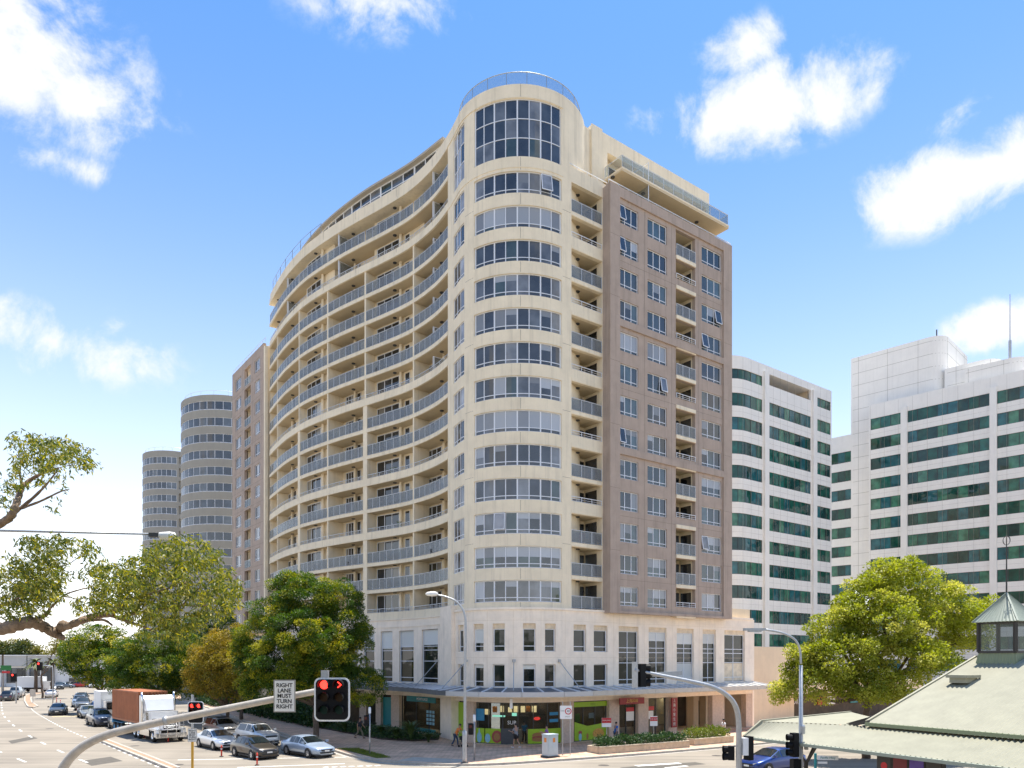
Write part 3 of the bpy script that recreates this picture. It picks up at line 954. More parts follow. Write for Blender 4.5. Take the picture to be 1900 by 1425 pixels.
for k in range(16):
    z = LEVEL(k)
    if k > 0 and k < 15:
        link('balcony_slab', slab_m, tower, zl(z))
    if k == 15: link('balcony_slab', slab_m, tower, zl(z))
    link('slab_edge', edge_m, tower, zl(z))
    if k in SOLID: link('parapet', para_m, tower, zl(z))
    for bi, (dm, frm, colm, ltm_, bm_, pan, low_m) in enumerate(door_ms):
        if k >= 1:
            o = link('sliding_door', frm, tower, zl(z+0.345))
            for e_ in dm: link('pane', e_, o)
            if rbl.random() < 0.45: link('curtain', cur[bi][rbl.randrange(2)], o)
            link('column', colm, tower, zl(z+0.342))
        if k <= 14: link('ceiling_light', ltm_, tower, zl(z))
        if k == 0: continue
        if k in SOLID: link('balustrade', low_m, tower, zl(z+0.74))
        else:
            o = link('balustrade', bm_, tower, zl(z+0.345))
            for p in pan: link('glass_panel', p, o)
w = T(); strip(w, FP, sE, sEnd-0.4, LEVEL(0)+0.73, 52.2, -0.16, -0.001); w.build('parapet', M['cream'], tower)
w = T()
for px_ in (802, 735, 660, 600, 545):
    s = sp(px_); strip(w, FP, s-0.012, s+0.012, 51.35, 52.2, -0.01, 0.008); strip(w, FP, s-0.012, s+0.012, LEVEL(2)+0.36, LEVEL(2)+0.74, -0.01, 0.008)
w.build('joint', M['joint'], tower)
# fins and pilasters
for bi in range(1, 6):
    s = bays[bi][0]
    for k in range(2, 15):
        z0, z1 = LEVEL(k+1)+0.346, LEVEL(k)-0.003
        if k >= 7 and bi in (2, 4):
            w = T(); strip(w, FP, s-0.30, s+0.30, z0, z1, -DEP, 0.0); w.build('pilaster', M['cream'], tower)
        else:
            w = T(); strip(w, FP, s-0.10, s+0.10, z0, z1, -DEP, -0.02); w.build('fin_wall', M['cream'], tower)
for k in (0, 1):       # light screens between the top balconies
    for px_ in (801, 626, 531):
        s = sp(px_); z0, z1 = LEVEL(k+1)+0.346, LEVEL(k)-0.01
        w = T(); strip(w, FP, s-0.05, s+0.05, z0, z1, -0.3, -0.12); strip(w, FP, s-0.02, s+0.02, z1-0.06, z1, -DEP, -0.3)
        o = w.build('screen_frame', M['white_metal'], tower)
        w = T(); strip(w, FP, s-0.015, s+0.015, z0, z1-0.1, -DEP, -0.31); w.build('screen_panel', M['bal_glass'], o)
for k in range(2, 7):
    s = sp(799); z0, z1 = LEVEL(k+1)+0.346, LEVEL(k)-0.01
    w = T(); strip(w, FP, s-0.04, s+0.04, z0, z1-0.5, -0.4, -0.25); strip(w, FP, s-0.02, s+0.02, z1-0.56, z1-0.5, -DEP, -0.4)
    o = w.build('screen_frame', M['white_metal'], tower)
    w = T(); strip(w, FP, s-0.015, s+0.015, z0, z1-0.56, -DEP, -0.41); w.build('screen_panel', M['bal_glass'], o)

# -- roof-top glazed storey behind the curved parapet
RP = Path([(p.x, p.y) for p in catmull([(x, y, 0) for x, y in [(-6.3, 69.0), (-10, 72.7), (-14.8, 76.6), (-18.75, 80.4), (-21.8, 83.9), (-24.5, 87.6)]], 8)])
w = T(); strip(w, RP, 0, RP.L, 51.3, 51.9, -4, -0.42, 0.6); w.build('penthouse_wall', M['cream'], tower)
f = T()
n = 16
for i in range(n+1):
    s = RP.L*i/n; wd = 0.10 if i % 3 == 0 else 0.05
    strip(f, RP, max(0, s-wd), min(RP.L, s+wd), 51.9, 54.7, -0.5, -0.4)
strip(f, RP, 0, RP.L, 54.7, 54.8, -0.7, -0.38); strip(f, RP, 0, RP.L, 53.9, 53.98, -0.5, -0.41)
o = f.build('window', M['white_metal'], tower)
for i in range(n):
    p = T(); strip(p, RP, RP.L*i/n+0.06, RP.L*(i+1)/n-0.06, 51.9, 54.7, -0.49, -0.45); p.build('pane', M['win'], o)
M['roof_edge'] = mat('roof_edge_brown', (0.40, 0.36, 0.30), 0.7)
w = T(); strip(w, RP, 0, RP.L, 54.8, 55.0, -4, 0.1, 0.6); w.build('roof', M['roof_edge'], tower)
f = T()
rs = [sp(x) for x in (594, 575, 556, 541, 528, 519, 511, 505)]
for s in rs:
    q = FP.at(s, -0.1); f.bar((q.x, q.y, 52.2), (q.x, q.y, 53.4), 0.05)
f.tube([(*FP.at(s, -0.1), 53.35) for s in FP.samples(rs[0], rs[-1], 0.5)], 0.025, 5)
f.tube([(*FP.at(s, -0.1), 52.8) for s in FP.samples(rs[0], rs[-1], 0.5)], 0.015, 5)
f.build('roof_railing', M['roof_rail'], tower)

# -- brown wing at the far left
lp = LP.px
LW = 1.6
lcols = [(lp(482.5), lp(472.5)), (lp(447.5), lp(437))]
lbal = (lp(465), lp(453.5))
ops = []
for j in range(13):
    for c in lcols: ops.append((c[0], c[1], zb_(j)-LW, zb_(j)))
    ops.append((lbal[0], lbal[1], zsl(j)-FLH+0.22, zsl(j)-0.12))
w = T(); wall_cells(w, LP, 0.55, LP.L, 10.3, 46.5, -0.35, 0.0, ops, 40); w.build('brown_wall', M['brown'], tower)
w = T(); strip(w, LP, 0.3, LP.L-0.3, 10.3, 46.2, -12, -1.5, 40); 
strip(w, LP, 0.3, lbal[0]-0.05, 10.3, 46.2, -1.5, -0.5, 40); strip(w, LP, lbal[1]+0.05, LP.L-0.1, 10.3, 46.2, -1.5, -0.5, 40); w.build('core', M['cream'], tower)
for c in lcols:
    fm, ps = window_mesh(LP, c[0], c[1], LW, -0.12, 3, BASE, 0.3, 0)
    pm = [p.mesh('pane', M['win_side']) for p in ps]
    for j in range(13):
        o = link('window', fm, tower, zl(zb_(j)-LW))
        for p in pm: link('pane', p, o)
f, pl = balustrade_mesh(LP, lbal[0]+0.02, lbal[1]-0.02, -0.05, 1.0, 1.0)
gf, gp = f.mesh('balustrade', M['rail']), [p.mesh('glass_panel', M['pale_glass']) for p in pl]
sl = T(); strip(sl, LP, lbal[0], lbal[1], -0.1, 0.22, -1.5, -0.01, 40); slm = sl.mesh('balcony_slab', M['cream_soffit'])
for j in range(13):
    z0 = zsl(j)-FLH
    link('balcony_slab', slm, tower, zl(z0))
    o = link('balustrade', gf, tower, zl(z0+0.22))
    for p in gp: link('glass_panel', p, o)
w = T()
for j in range(1, 13):
    z = zb_(j)+0.45
    strip(w, LP, 0.6, LP.L, z, z+0.025, -0.01, 0.004, 40)
for px_ in (469, 450): 
    s = lp(px_); strip(w, LP, s-0.015, s+0.015, 10.4, 46, -0.01, 0.004, 40)
w.build('joint', M['joint'], tower)
f = T(); hr = [LP.at(LP.L*i/10, -0.1) for i in range(11)]
f.tube([(p.x, p.y, 47.0) for p in hr], 0.03, 5)
for p in hr: f.bar((p.x, p.y, 46.5), (p.x, p.y, 47.0), 0.035)
f.build('handrail', M['rail'], tower)
# ------------------------------------------------------------------ podium (part of the same building)
PO = 0.10
row_px = [(860, 850), (897, 879), (936.5, 914), (994, 971), (1031, 1011), (1088, 1064.6), (1127, 1102)]
rows = [(sp(max(a, b), PO), sp(min(a, b), PO)) for a, b in row_px]
tall_px = [(1185, 1148), (1237, 1204), (1287, 1256), (1328, 1304), (1382, 1344)]
tall = [(sp(a, PO), sp(b, PO)) for a, b in tall_px]
left_px = [(812, 782), (767, 740.5), (728, 706), (694, 674), (663, 645), (634, 618)]
leftw = [(sp(a, PO), sp(b, PO)) for a, b in left_px]
ops = []
for s0, s1 in rows: ops += [(s0, s1, 7.5, 9.7), (s0, s1, 4.68, 6.47)]
for s0, s1 in tall: ops += [(s0, s1, 4.72, 9.7)]
w = T()
wall_cells(w, FP, 0, sp(846), 4.1, 10.84, -0.35, PO, ops, 0.4)
w.build('podium_wall', M['stone'], tower)
ops = [(s0, s1, 4.72, 9.6) for s0, s1 in leftw]
w = T(); wall_cells(w, FP, sp(845.5), FP.L, 4.1, 10.72, -0.35, PO-0.02, ops, 0.5)
w.build('podium_wall', M['stone'], tower)
w = T()
strip(w, FP, sp(846), sp(825), 0.0, 11.4, -0.3, 0.42); w.build('pilaster', M['stone'], tower)
w = T()     # string courses
strip(w, FP, -0.1, sp(846.5), 10.80, 10.98, 0.0, 0.2); strip(w, FP, sp(824.5), FP.L, 10.66, 10.74, 0.0, 0.16)
strip(w, FP, sp(824.5), FP.L, 9.95, 10.02, 0.0, 0.14); strip(w, FP, 0, sp(846.5), 10.1, 10.13, PO-0.01, PO+0.02)
strip(w, FP, -0.05, sp(846.5), 4.45, 4.60, 0.0, 0.17)
w.build('string_course', M['stone'], tower)
w = T()
for s in [sp(x) for x in (905, 953, 1003, 1047, 1137, 1194, 1246, 1296, 1336)]:
    strip(w, FP, s-0.01, s+0.01, 4.7, 10.75, PO-0.02, PO+0.003)
for z in (7.0, 9.95):
    strip(w, FP, 0.1, sp(848), z, z+0.018, PO-0.02, PO+0.003)
w.build('joint', M['lintel'], tower)
# end wall and the lower wing to the right
e0 = FP.at(0, PO); e1 = FP.at(0, -14)
w = T(); d = (e1-e0).normalized(); n_ = Vector((-d.y, d.x)) * -1
w.prism([e0, e1, e1+UR*0.3, e0+UR*0.3], 0.0, 10.84)
w.build('podium_wall', M['stone'], tower)
M['sunny_cream'] = mat('sunlit_cream_render', (0.74, 0.60, 0.42), 0.85, var=0.06, vscale=0.8, streak=0.1)  # cream with the warm tone of sunlight put into its base colour
w = T(); p0 = TP + UR*25.3 - NR*1.2
w.prism([p0, p0+UR*9, p0+UR*9-NR*8, p0-NR*8], 0.0, 8.2); w.build('side_wing', M['sunny_cream'], tower)
w = T(); p1 = TP + UR*21.6 - NR*0.4
w.prism([p1, p1+UR*3.7, p1+UR*3.7-NR*5, p1-NR*5], 10.84, 11.9); w.build('planter_wall', M['sunny_cream'], tower)
w = T(); strip(w, FP, 0.2, sp(846), 4.15, 10.7, -12, -0.5, 1.5)
w.build('core', M['cream'], tower)

def pod_window(s0, s1, z0, z1, n, rws, blind=0.0, gm=None, o=-0.12):
    fm, ps = window_mesh(FP, s0, s1, z1-z0, o, n, BASE, 0, 0, rows=rws, fr=0.05)
    ob = link('window', fm, tower, zl(z0))
    for p in ps:
        link('pane', p.mesh('pane', gm or M['pod_win']), ob)
    if blind:
        b = T(); strip(b, FP, s0+0.06, s1-0.06, (z1-z0)*(1-blind), z1-z0-0.06, o-0.03, o-0.008); b.build('blind', M['blind'], ob)
    return ob
rb = random.Random(5)
for i, (s0, s1) in enumerate(rows):
    pod_window(s0, s1, 7.5, 9.28, 1 if i > 0 else 1, [0.42], (0.0, 0.62, 0, 0, 0, 0, 0)[i])
    pod_window(s0, s1, 4.68, 6.45, 1, [0.42], (0, .15, 0, .2, 0, 0, 0)[i])
    l = T(); strip(l, FP, s0, s1, 9.28, 9.7, -0.3, -0.06); l.build('lintel', M['lintel'], tower)
for i, (s0, s1) in enumerate(tall):
    pod_window(s0, s1, 4.72, 9.28, 2, [0.42, 1.85, 2.75, 3.15], (0, .17, .22, .2, 0)[i])
    l = T(); strip(l, FP, s0, s1, 9.28, 9.7, -0.3, -0.06); l.build('lintel', M['lintel'], tower)
    if i in (2, 4):
        b = T(); strip(b, FP, s0+.08, s1-.08, 4.8, 6.5, -0.15, -0.128); b.build('blind', M['blind'] if i == 2 else M['lintel'], tower)
for i, (s0, s1) in enumerate(leftw):
    pod_window(s0, s1, 4.72, 9.55, 1, [0.45, 2.0, 3.0, 3.35], (.28, .3, .34, .2, .3, .1)[i])

# -- canopy round the podium
sCL = sp(640)
can = T()
q = FP.samples(0.0, sCL, 1.15)
for i, s in enumerate(q):
    a = FP.at(s, 0.12); b = FP.at(s, 2.28)
    can.bar((a.x, a.y, 4.66), (b.x, b.y, 4.36), 0.07, 0.10)
can.build('canopy_rib', M['white_metal'], tower)
M['canopy_sheet'] = mat('canopy_sheet', (0.11, 0.125, 0.14), 0.45, metal=0.1, var=0.15, vscale=2)
M['canopy_sheet2'] = mat('canopy_flashing', (0.52, 0.49, 0.44), 0.5, metal=0.2, var=0.1)
for i in range(len(q)-1):
    m = T()
    s0, s1 = q[i]+0.03, q[i+1]-0.03
    a, b, c, d = FP.at(s0, 0.12), FP.at(s1, 0.12), FP.at(s1, 2.28), FP.at(s0, 2.28)
    m.add([(a.x, a.y, 4.62), (b.x, b.y, 4.62), (c.x, c.y, 4.32), (d.x, d.y, 4.32), (a.x, a.y, 4.60), (b.x, b.y, 4.60), (c.x, c.y, 4.30), (d.x, d.y, 4.30)], [(0,1,2,3), (7,6,5,4), (0,4,5,1), (2,6,7,3)])
    right = CX + F*a.x/a.y > 1090
    m.build('canopy_sheet', M['canopy_sheet2'] if right else M['canopy_sheet'], tower)
M['fascia_grey'] = mat('fascia_grey', (0.55, 0.54, 0.52), 0.5)
q = FP.samples(0.0, sCL, 2.4)
for i in range(len(q)-1):
    m = T(); strip(m, FP, q[i]+0.012, q[i+1]-0.012, 4.0, 4.37, 2.26, 2.36, 0.4)
    px_ = CX + F*FP.at(q[i], 2.3).x/FP.at(q[i], 2.3).y
    m.build('fascia', M['canopy_sheet2'] if px_ > 1110 else (M['fascia_grey'] if px_ > 850 else M['canopy_sheet']), tower)
w = T(); strip(w, FP, 0, sCL, 3.93, 3.99, 0.1, 2.3, 0.5); w.build('canopy_soffit', M['lintel'], tower)
for pa, pb in ((866, 820), (953, 952), (1037.5, 1078), (812, 770)):
    a = FP.at(sp(pa, PO), PO+0.02); b = FP.at(sp(pb, 2.0), 2.0)
    m = T(); m.tube([(a.x, a.y, 6.75), (b.x, b.y, 4.5)], 0.035, 6); m.obox((a.x, a.y, 6.75), 0.22, 0.22, 0.22, 0.3); m.build('tie_rod', M['galv'], tower)

# -- street level: columns, shopfronts
w = T(); strip(w, FP, 0, FP.L, 3.45, 4.15, -0.35, 0.05); w.build('beam', M['stone'], tower)
cols_px = [(880, 866), (1064, 1043.5), (1148, 1129), (1202, 1183.5), (1255, 1239), (1343, 1321), (1394, 1383), (742, 727), (707.5, 698), (680, 668), (640, 628)]
for a, b in cols_px:
    m = T(); strip(m, FP, sp(a), sp(b), 0.1, 3.46, -0.5, 0.08); m.build('column', M['pink_stone'], tower)
for a, b in ((1321, 1304), (1290, 1281)):
    m = T(); strip(m, FP, sp(a, -3), sp(b, -3), 0.1, 3.46, -3.4, -2.6); m.build('column', M['sunny_cream'], tower)
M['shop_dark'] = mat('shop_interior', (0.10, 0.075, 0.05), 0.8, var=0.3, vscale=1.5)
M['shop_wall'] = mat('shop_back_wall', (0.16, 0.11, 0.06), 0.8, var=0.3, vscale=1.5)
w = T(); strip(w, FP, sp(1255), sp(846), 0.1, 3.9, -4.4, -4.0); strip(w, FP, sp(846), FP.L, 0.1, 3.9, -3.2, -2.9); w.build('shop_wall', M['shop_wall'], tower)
w = T(); strip(w, FP, 0, FP.L, 0.02, 0.128, -5.2, 0.1, 0.8); w.build('floor', M['lintel'], tower)
w = T(); strip(w, FP, sp(1255), FP.L, 3.46, 3.6, -4.2, -0.36); w.build('shop_ceiling', M['lintel'], tower)
M['tube_light'] = mat('shop_tube_light', (0.9, 0.85, 0.7), 0.5, emit=(1.0, 0.85, 0.6), estr=6.0)
for a, b, o_ in ((1036, 1012, -1.2), (1000, 976, -1.2), (960, 936, -1.2), (920, 896, -1.2), (1120, 1080, -1.3), (1176, 1158, -1.3), (1232, 1212, -1.3), (800, 760, -1.2)):
    w = T(); strip(w, FP, sp(a, o_), sp(b, o_), 3.38, 3.44, o_-.15, o_); w.build('shop_light', M['tube_light'], tower)
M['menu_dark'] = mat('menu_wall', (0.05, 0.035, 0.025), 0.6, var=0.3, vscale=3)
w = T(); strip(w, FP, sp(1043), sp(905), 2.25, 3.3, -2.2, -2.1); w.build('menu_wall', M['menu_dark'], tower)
w = T(); strip(w, FP, sp(1040), sp(960), 0.1, 1.15, -2.4, -2.0); w.build('counter', M['lintel'], tower)
w = T(); strip(w, FP, 0.0, sp(1255), 0.1, 3.9, -5.2, -4.9, 1.0); 
s_ = sp(1255); strip(w, FP, s_-0.15, s_+0.15, 0.1, 3.9, -5, -0.6); w.build('arcade_wall', M['sunny_cream'], tower)
w = T(); strip(w, FP, 0.0, sp(1255), 3.9, 4.05, -5.2, -0.3, 1.0); w.build('arcade_ceiling', M['sunny_cream'], tower)
M['brown_door'] = mat('brown_door', (0.20, 0.13, 0.08), 0.6, var=0.1)
for a, b, zt in ((1288, 1276, 2.6), (1308, 1296, 2.6), (1330, 1312, 3.7), (1382, 1352, 3.7), (1272, 1258, 3.7)):
    m = T(); strip(m, FP, sp(a, -4.9), sp(b, -4.9), 0.1, zt, -4.95, -4.85); m.build('arcade_door', M['brown_door'] if zt < 3 else M['shop_dark'], tower)

def shopfront(pa, pb, n, o=-0.3, z1=3.42, gm=None):
    s0, s1 = sp(pa), sp(pb)
    fm, ps = window_mesh(FP, s0, s1, z1-0.12, o, n, BASE, 0, 0, mats=M['dark'], fr=0.05)
    ob = link('shopfront', fm, tower, zl(0.12))
    for p in ps: link('pane', p.mesh('pane', gm or M['shop_glass']), ob)
    return ob
sf = shopfront(1043.5, 880, 6)
sf2 = shopfront(1129, 1064, 3)
sf3 = shopfront(1183.5, 1148, 2); sf4 = shopfront(1239, 1202, 2)
sf5 = shopfront(812, 742, 3); sf6 = shopfront(727, 707.5, 1); sf7 = shopfront(866, 847, 1); sf8 = shopfront(698, 680, 1)
def flat(parent, name, m, pa, pb, z0, z1, o=-0.22, th=0.012):
    b = T(); strip(b, FP, sp(pa, o), sp(pb, o), z0, z1, o-th, o, 0.3); return b.build(name, m, parent, loc=(0, 0, -0.12))
def blob(parent, name, m, pc, zc, rx, rz, o=-0.205, n=18, a=0.0):
    s = sp(pc, o); b = T(); vs = []
    for k in range(n):
        t = 2*math.pi*k/n; u = rx*math.cos(t); v = rz*math.sin(t); u, v = u*math.cos(a)-v*math.sin(a), u*math.sin(a)+v*math.cos(a)
        q = FP.at(s-u, o); vs.append((q.x, q.y, zc+v))
    b.add(vs, [tuple(range(n))]); return b.build(name, m, parent, loc=(0, 0, -0.12))
C = lambda n, c, r=0.5: mat(n, c, r, var=0.12, vscale=6)
M['lime'] = C('lime_vinyl', (0.30, 0.50, 0.015)); M['lime_dark'] = C('lime_dark', (0.16, 0.30, 0.01)); M['sky_vinyl'] = C('pale_blue_vinyl', (0.25, 0.5, 0.62))
M['onion'] = C('onion_red', (0.33, 0.06, 0.05)); M['bread'] = C('bread', (0.34, 0.17, 0.05)); M['blue'] = C('poster_blue', (0.02, 0.22, 0.42)); M['fries'] = mat('fries', (0.55, 0.30, 0.06), 0.6, var=0.5, vscale=14)
M['orange'] = C('poster_orange', (0.65, 0.22, 0.03)); M['red'] = C('sign_red', (0.52, 0.015, 0.02)); M['teal'] = C('sign_teal', (0.01, 0.22, 0.24)); M['dkred'] = C('sign_dark_red', (0.26, 0.008, 0.012)); M['gold'] = C('sign_gold', (0.70, 0.45, 0.10)); M['mint'] = mat('menu_mint', (0.35, 0.65, 0.5), 0.5, emit=(.35,.8,.55), estr=.9); M['pearl'] = mat('menu_pale', (0.65, 0.55, 0.35), 0.5, var=.4, vscale=9, emit=(.8,.55,.25), estr=.8); M['grey_panel'] = C('counter_grey', (0.06, 0.065, 0.07))
for a, b in ((899, 881), (929, 900)): flat(sf, 'vinyl_panel', M['lime'], a, b, 0.2, 1.35)
flat(sf, 'vinyl_panel', M['lime'], 1042, 980, 0.2, 1.35)
blob(sf, 'vinyl_drop', M['sky_vinyl'], 889, 0.60, 0.26, 0.42); blob(sf, 'vinyl_drop', M['sky_vinyl'], 889, 0.95, 0.09, 0.38)
blob(sf, 'vinyl_lettuce', M['sky_vinyl'], 905, 0.58, 0.26, 0.36); blob(sf, 'vinyl_onion', M['onion'], 922, 0.72, 0.46, 0.5); blob(sf, 'vinyl_core', M['bread'], 922, 0.70, 0.28, 0.3, -0.20)
blob(sf, 'vinyl_bread', M['bread'], 1000, 0.85, 0.62, 0.22); blob(sf, 'vinyl_filling', M['onion'], 1000, 0.66, 0.60, 0.12, -0.2); blob(sf, 'vinyl_bread', M['bread'], 1000, 0.50, 0.60, 0.16, -0.198)
flat(sf, 'counter_panel', M['grey_panel'], 953, 929.5, 0.15, 1.4, -0.12)
flat(sf, 'poster', M['blue'], 899, 882, 1.95, 2.9)
for a, b, z0, z1, m in ((922, 914, 2.55, 3.05, 'orange'), (908, 899.5, 2.35, 2.8, 'pearl'), (935, 928, 2.6, 3.1, 'pearl'), (950, 943, 2.6, 3.0, 'pearl'), (962, 953, 2.6, 3.1, 'pearl'), (974, 966, 2.6, 3.1, 'pearl'), (984, 976, 2.65, 3.1, 'orange'), (996, 987, 2.6, 3.1, 'pearl'), (937, 914, 2.2, 2.34, 'mint'), (959, 950, 2.3, 2.55, 'mint')):
    flat(sf, 'menu_board', M[m], a, b, z0, z1, -1.4, 0.04)
for z0, z1 in ((2.4, 2.65), (1.85, 2.1)): flat(sf, 'poster', M['blue'], 1036, 1020, z0, z1)
M['neon'] = mat('open_neon', (0.3, 0.02, 0.02), 0.4, emit=(1, 0.05, 0.03), estr=0.9)
blob(sf, 'open_sign', M['neon'], 996, 2.15, 0.30, 0.13, -0.5)
w = T(); q = FP.at(sp(949, 1.2), 1.2); w.obox((q.x, q.y, 3.45), 0.22, 0.55, 0.75, 0.0); w.build('hanging_sign', M['white'], tower)
# right-hand window of the sandwich shop
flat(sf2, 'vinyl_panel', M['lime'], 1128, 1065, 2.95, 3.35)
b = T(); vs = []
for px_, z in ((1066, 0.2), (1127, 0.2), (1127, 1.55), (1090, 1.35), (1066, 1.75)):
    q = FP.at(sp(px_, -0.22), -0.22); vs.append((q.x, q.y, z))
b.add(vs, [tuple(range(5))]); b.build('vinyl_panel', M['lime'], sf2, loc=(0, 0, -0.12))
blob(sf2, 'vinyl_fries', M['fries'], 1110, 0.68, 0.66, 0.42); blob(sf2, 'vinyl_cup', M['onion'], 1077, 0.85, 0.2, 0.16); blob(sf2, 'vinyl_cup', M['sky_vinyl'], 1077, 0.48, 0.17, 0.3, -0.2); blob(sf2, 'vinyl_cup', M['bread'], 1090, 0.5, 0.13, 0.26)
flat(sf2, 'poster', M['white_sign'], 1104, 1093, 1.95, 2.4, -0.5); flat(sf2, 'menu_board', M['lime_dark'], 1076, 1067, 1.7, 2.4, -0.5)
flat(sf7, 'vinyl_panel', M['lime'], 864, 849, 0.3, 3.3)
# restaurant
flat(sf3, 'notice', M['red'], 1176, 1162, 2.35, 2.7); flat(sf3, 'notice', M['white_sign'], 1176, 1162, 1.55, 2.34)
flat(sf4, 'notice', M['red'], 1214, 1203, 2.35, 2.7); flat(sf4, 'notice', M['white_sign'], 1212, 1203, 1.6, 2.3)
flat(sf3, 'counter_panel', M['lintel'], 1180, 1150, 0.25, 0.9, -1.2)
flat(sf4, 'counter_panel', M['lintel'], 1236, 1204, 0.25, 0.95, -1.2)
# mortgage broker
flat(sf5, 'teal_panel', M['teal'], 808, 745, 0.15, 0.5); flat(sf6, 'teal_panel', M['teal'], 726, 708.5, 0.3, 3.2)
for i in range(3):
    for j_ in range(4):
        flat(sf5, 'listing_card', M['sky_vinyl'], 806-i*5.5, 802-i*5.5, 0.9+j_*0.35, 1.15+j_*0.35, -0.25)

def text_obj(s, size, loc, rot, m, name, parent, extrude=0.004, align='CENTER', bold=0.0):
    cu = bpy.data.curves.new(name, 'FONT'); cu.body = s; cu.size = size; cu.extrude = extrude
    cu.offset = bold; cu.align_x = align; cu.align_y = 'CENTER'; cu.resolution_u = 3
    ob = bpy.data.objects.new('tmp', cu); COL.objects.link(ob)
    dg = bpy.context.evaluated_depsgraph_get(); dg.update()
    me = bpy.data.meshes.new_from_object(ob.evaluated_get(dg)); me.materials.clear(); me.materials.append(m)
    bpy.data.objects.remove(ob); bpy.data.curves.remove(cu)
    o = bpy.data.objects.new(name, me); COL.objects.link(o); o.parent = parent
    o.location = Vector(loc); o.rotation_euler = rot
    return o
def text_on(s, size, pxc, z, o, m, name='lettering', parent=None):
    sc = sp(pxc, o); q = FP.at(sc, o); n_ = FP.normal(sc)
    ang = math.atan2(n_.y, n_.x) + math.pi/2
    return text_obj(s, size, (q.x-BASE[0], q.y-BASE[1], z), (R(90), 0, ang), m, name, parent or tower)
sg = T(); strip(sg, FP, sp(808, 0.1), sp(755, 0.1), 2.95, 3.45, 0.06, 0.12); sg = sg.build('shop_sign', M['teal'], tower)
text_on('MORTGAGE', 0.36, 783, 3.2, 0.135, M['white'], parent=sg)
text_on('SUB', 0.42, 950, 1.85, -0.2, M['white'], parent=tower)
text_on('OPEN', 0.13, 996, 2.15, -0.49, M['white'], parent=tower)
text_on('FRESH', 0.20, 1100, 3.15, -0.2, M['lime_dark'], parent=tower)
sg = T(); strip(sg, FP, sp(1195.5, 0.7), sp(1150, 0.7), 3.05, 3.6, 0.62, 0.70, 5)
a, b = FP.at(sp(1160, .66), .66), FP.at(sp(1186, .66), .66)
sg.bar((a.x, a.y, 3.6), (a.x, a.y, 3.95), 0.03); sg.bar((b.x, b.y, 3.6), (b.x, b.y, 3.95), 0.03)
sg = sg.build('shop_sign', M['dkred'], tower)
text_on('上海风味', 0.36, 1173, 3.33, 0.715, M['gold'], parent=sg)
sg = T(); strip(sg, FP, sp(1256.5, 0.45), sp(1246, 0.45), 0.75, 3.4, 0.38, 0.46, 5); sg = sg.build('banner_sign', M['dkred'], tower)
for i, ch in enumerate('上海小笼生煎'):
    text_on(ch, 0.33, 1251.5, 3.15-i*0.42, 0.475, M['white_sign'], parent=sg)

# ================================================================== other buildings
def band_building(o_name, label, path, z_heads, wh, groups, n_panes, o_parts, base, wall_m, win_m, z_top, z_bot=0.0, depth=14, corner_step=0.5, piers=(), pane_w=None):
    th = thing(o_name, label, 'building', base)
    ops = []
    for z in z_heads:
        for (a, b) in groups: ops.append((a, b, z-wh, z))
    w = MB(base); wall_cells(w, path, 0, path.L, z_bot, z_top, -0.4, 0.0, ops, corner_step); w.build('wall', wall_m, th)
    w = MB(base); strip(w, path, 0.2, path.L-0.2, z_bot, z_top-0.5, -depth, -0.7, 1.5); w.build('core', wall_m, th)
    for gi, (a, b) in enumerate(groups):
        n = n_panes[gi]
        fm, ps = window_mesh(path, a, b, wh, -0.12, n, base, 0, 0, fr=0.04, mats=M['dark'] if win_m == M['off_win'] else M['white_metal'])
        pm = [p.mesh('pane', win_m) for p in ps]
        for z in z_heads:
            o = link('window', fm, th, (0, 0, z-wh))
            for p in pm: link('pane', p, o)
    return th

# office with the open roof terrace
d_ = Vector((0.8, 0.6)); oc = Vector((36.9, 114.0))
def on_line(c, d, px_):
    k = (px_-CX)/F
    t = (k*c.y - c.x)/(d.x - k*d.y)
    return c + d*t
r_end, l_end = on_line(oc, d_, 1543), on_line(oc, d_, 1386)
n_ = Vector((0.6, -0.8))
pts = [(r_end.x+(l_end.x-r_end.x)*i/12, r_end.y+(l_end.y-r_end.y)*i/12) for i in range(13)]
cc = l_end - n_*4.5
for i in range(1, 13):
    a = math.atan2(n_.y, n_.x) - R(100)*i/12
    pts.append((cc.x+4.5*math.cos(a), cc.y+4.5*math.sin(a)))
O1 = Path(pts)
g1 = [(O1.px(1541), O1.px(1514)), (O1.px(1504.5), O1.px(1425.5)), (O1.px(1414.5), O1.L-2.0)]
heads = [50.45 - 3.6*i for i in range(12)]
b1 = (l_end.x, l_end.y, 0)
off1 = band_building('office_block', 'white banded office block with green glass and roof terrace beside brown wing', O1, heads[1:], 1.95, g1, [3, 8, 7], None, b1, M['off_wall'], M['off_win'], 48.9, 0, 16)
w = MB(b1); wall_cells(w, O1, 0, O1.L, 48.9, 52.4, -0.4, 0.0, [(g1[0][0], g1[0][1], 48.95, 50.45), (g1[1][0], g1[1][1], 49.5, 51.2), (g1[2][0], g1[2][1], 48.95, 50.45)], 0.5); w.build('wall', M['off_wall'], off1)
w = MB(b1); strip(w, O1, 0.2, g1[1][0]-.1, 48.4, 52, -14, -0.7, 2); strip(w, O1, g1[1][1]+.1, O1.L-.2, 48.4, 52, -14, -0.7, 2); strip(w, O1, 0.2, O1.L-.2, 48.4, 52, -14, -4.5, 2); w.build('core', M['sunny_cream'], off1)
w = MB(b1); strip(w, O1, 0.0, O1.L, 51.25, 52.2, -14, -0.4, 1.0); w.build('roof', M['off_wall'], off1)
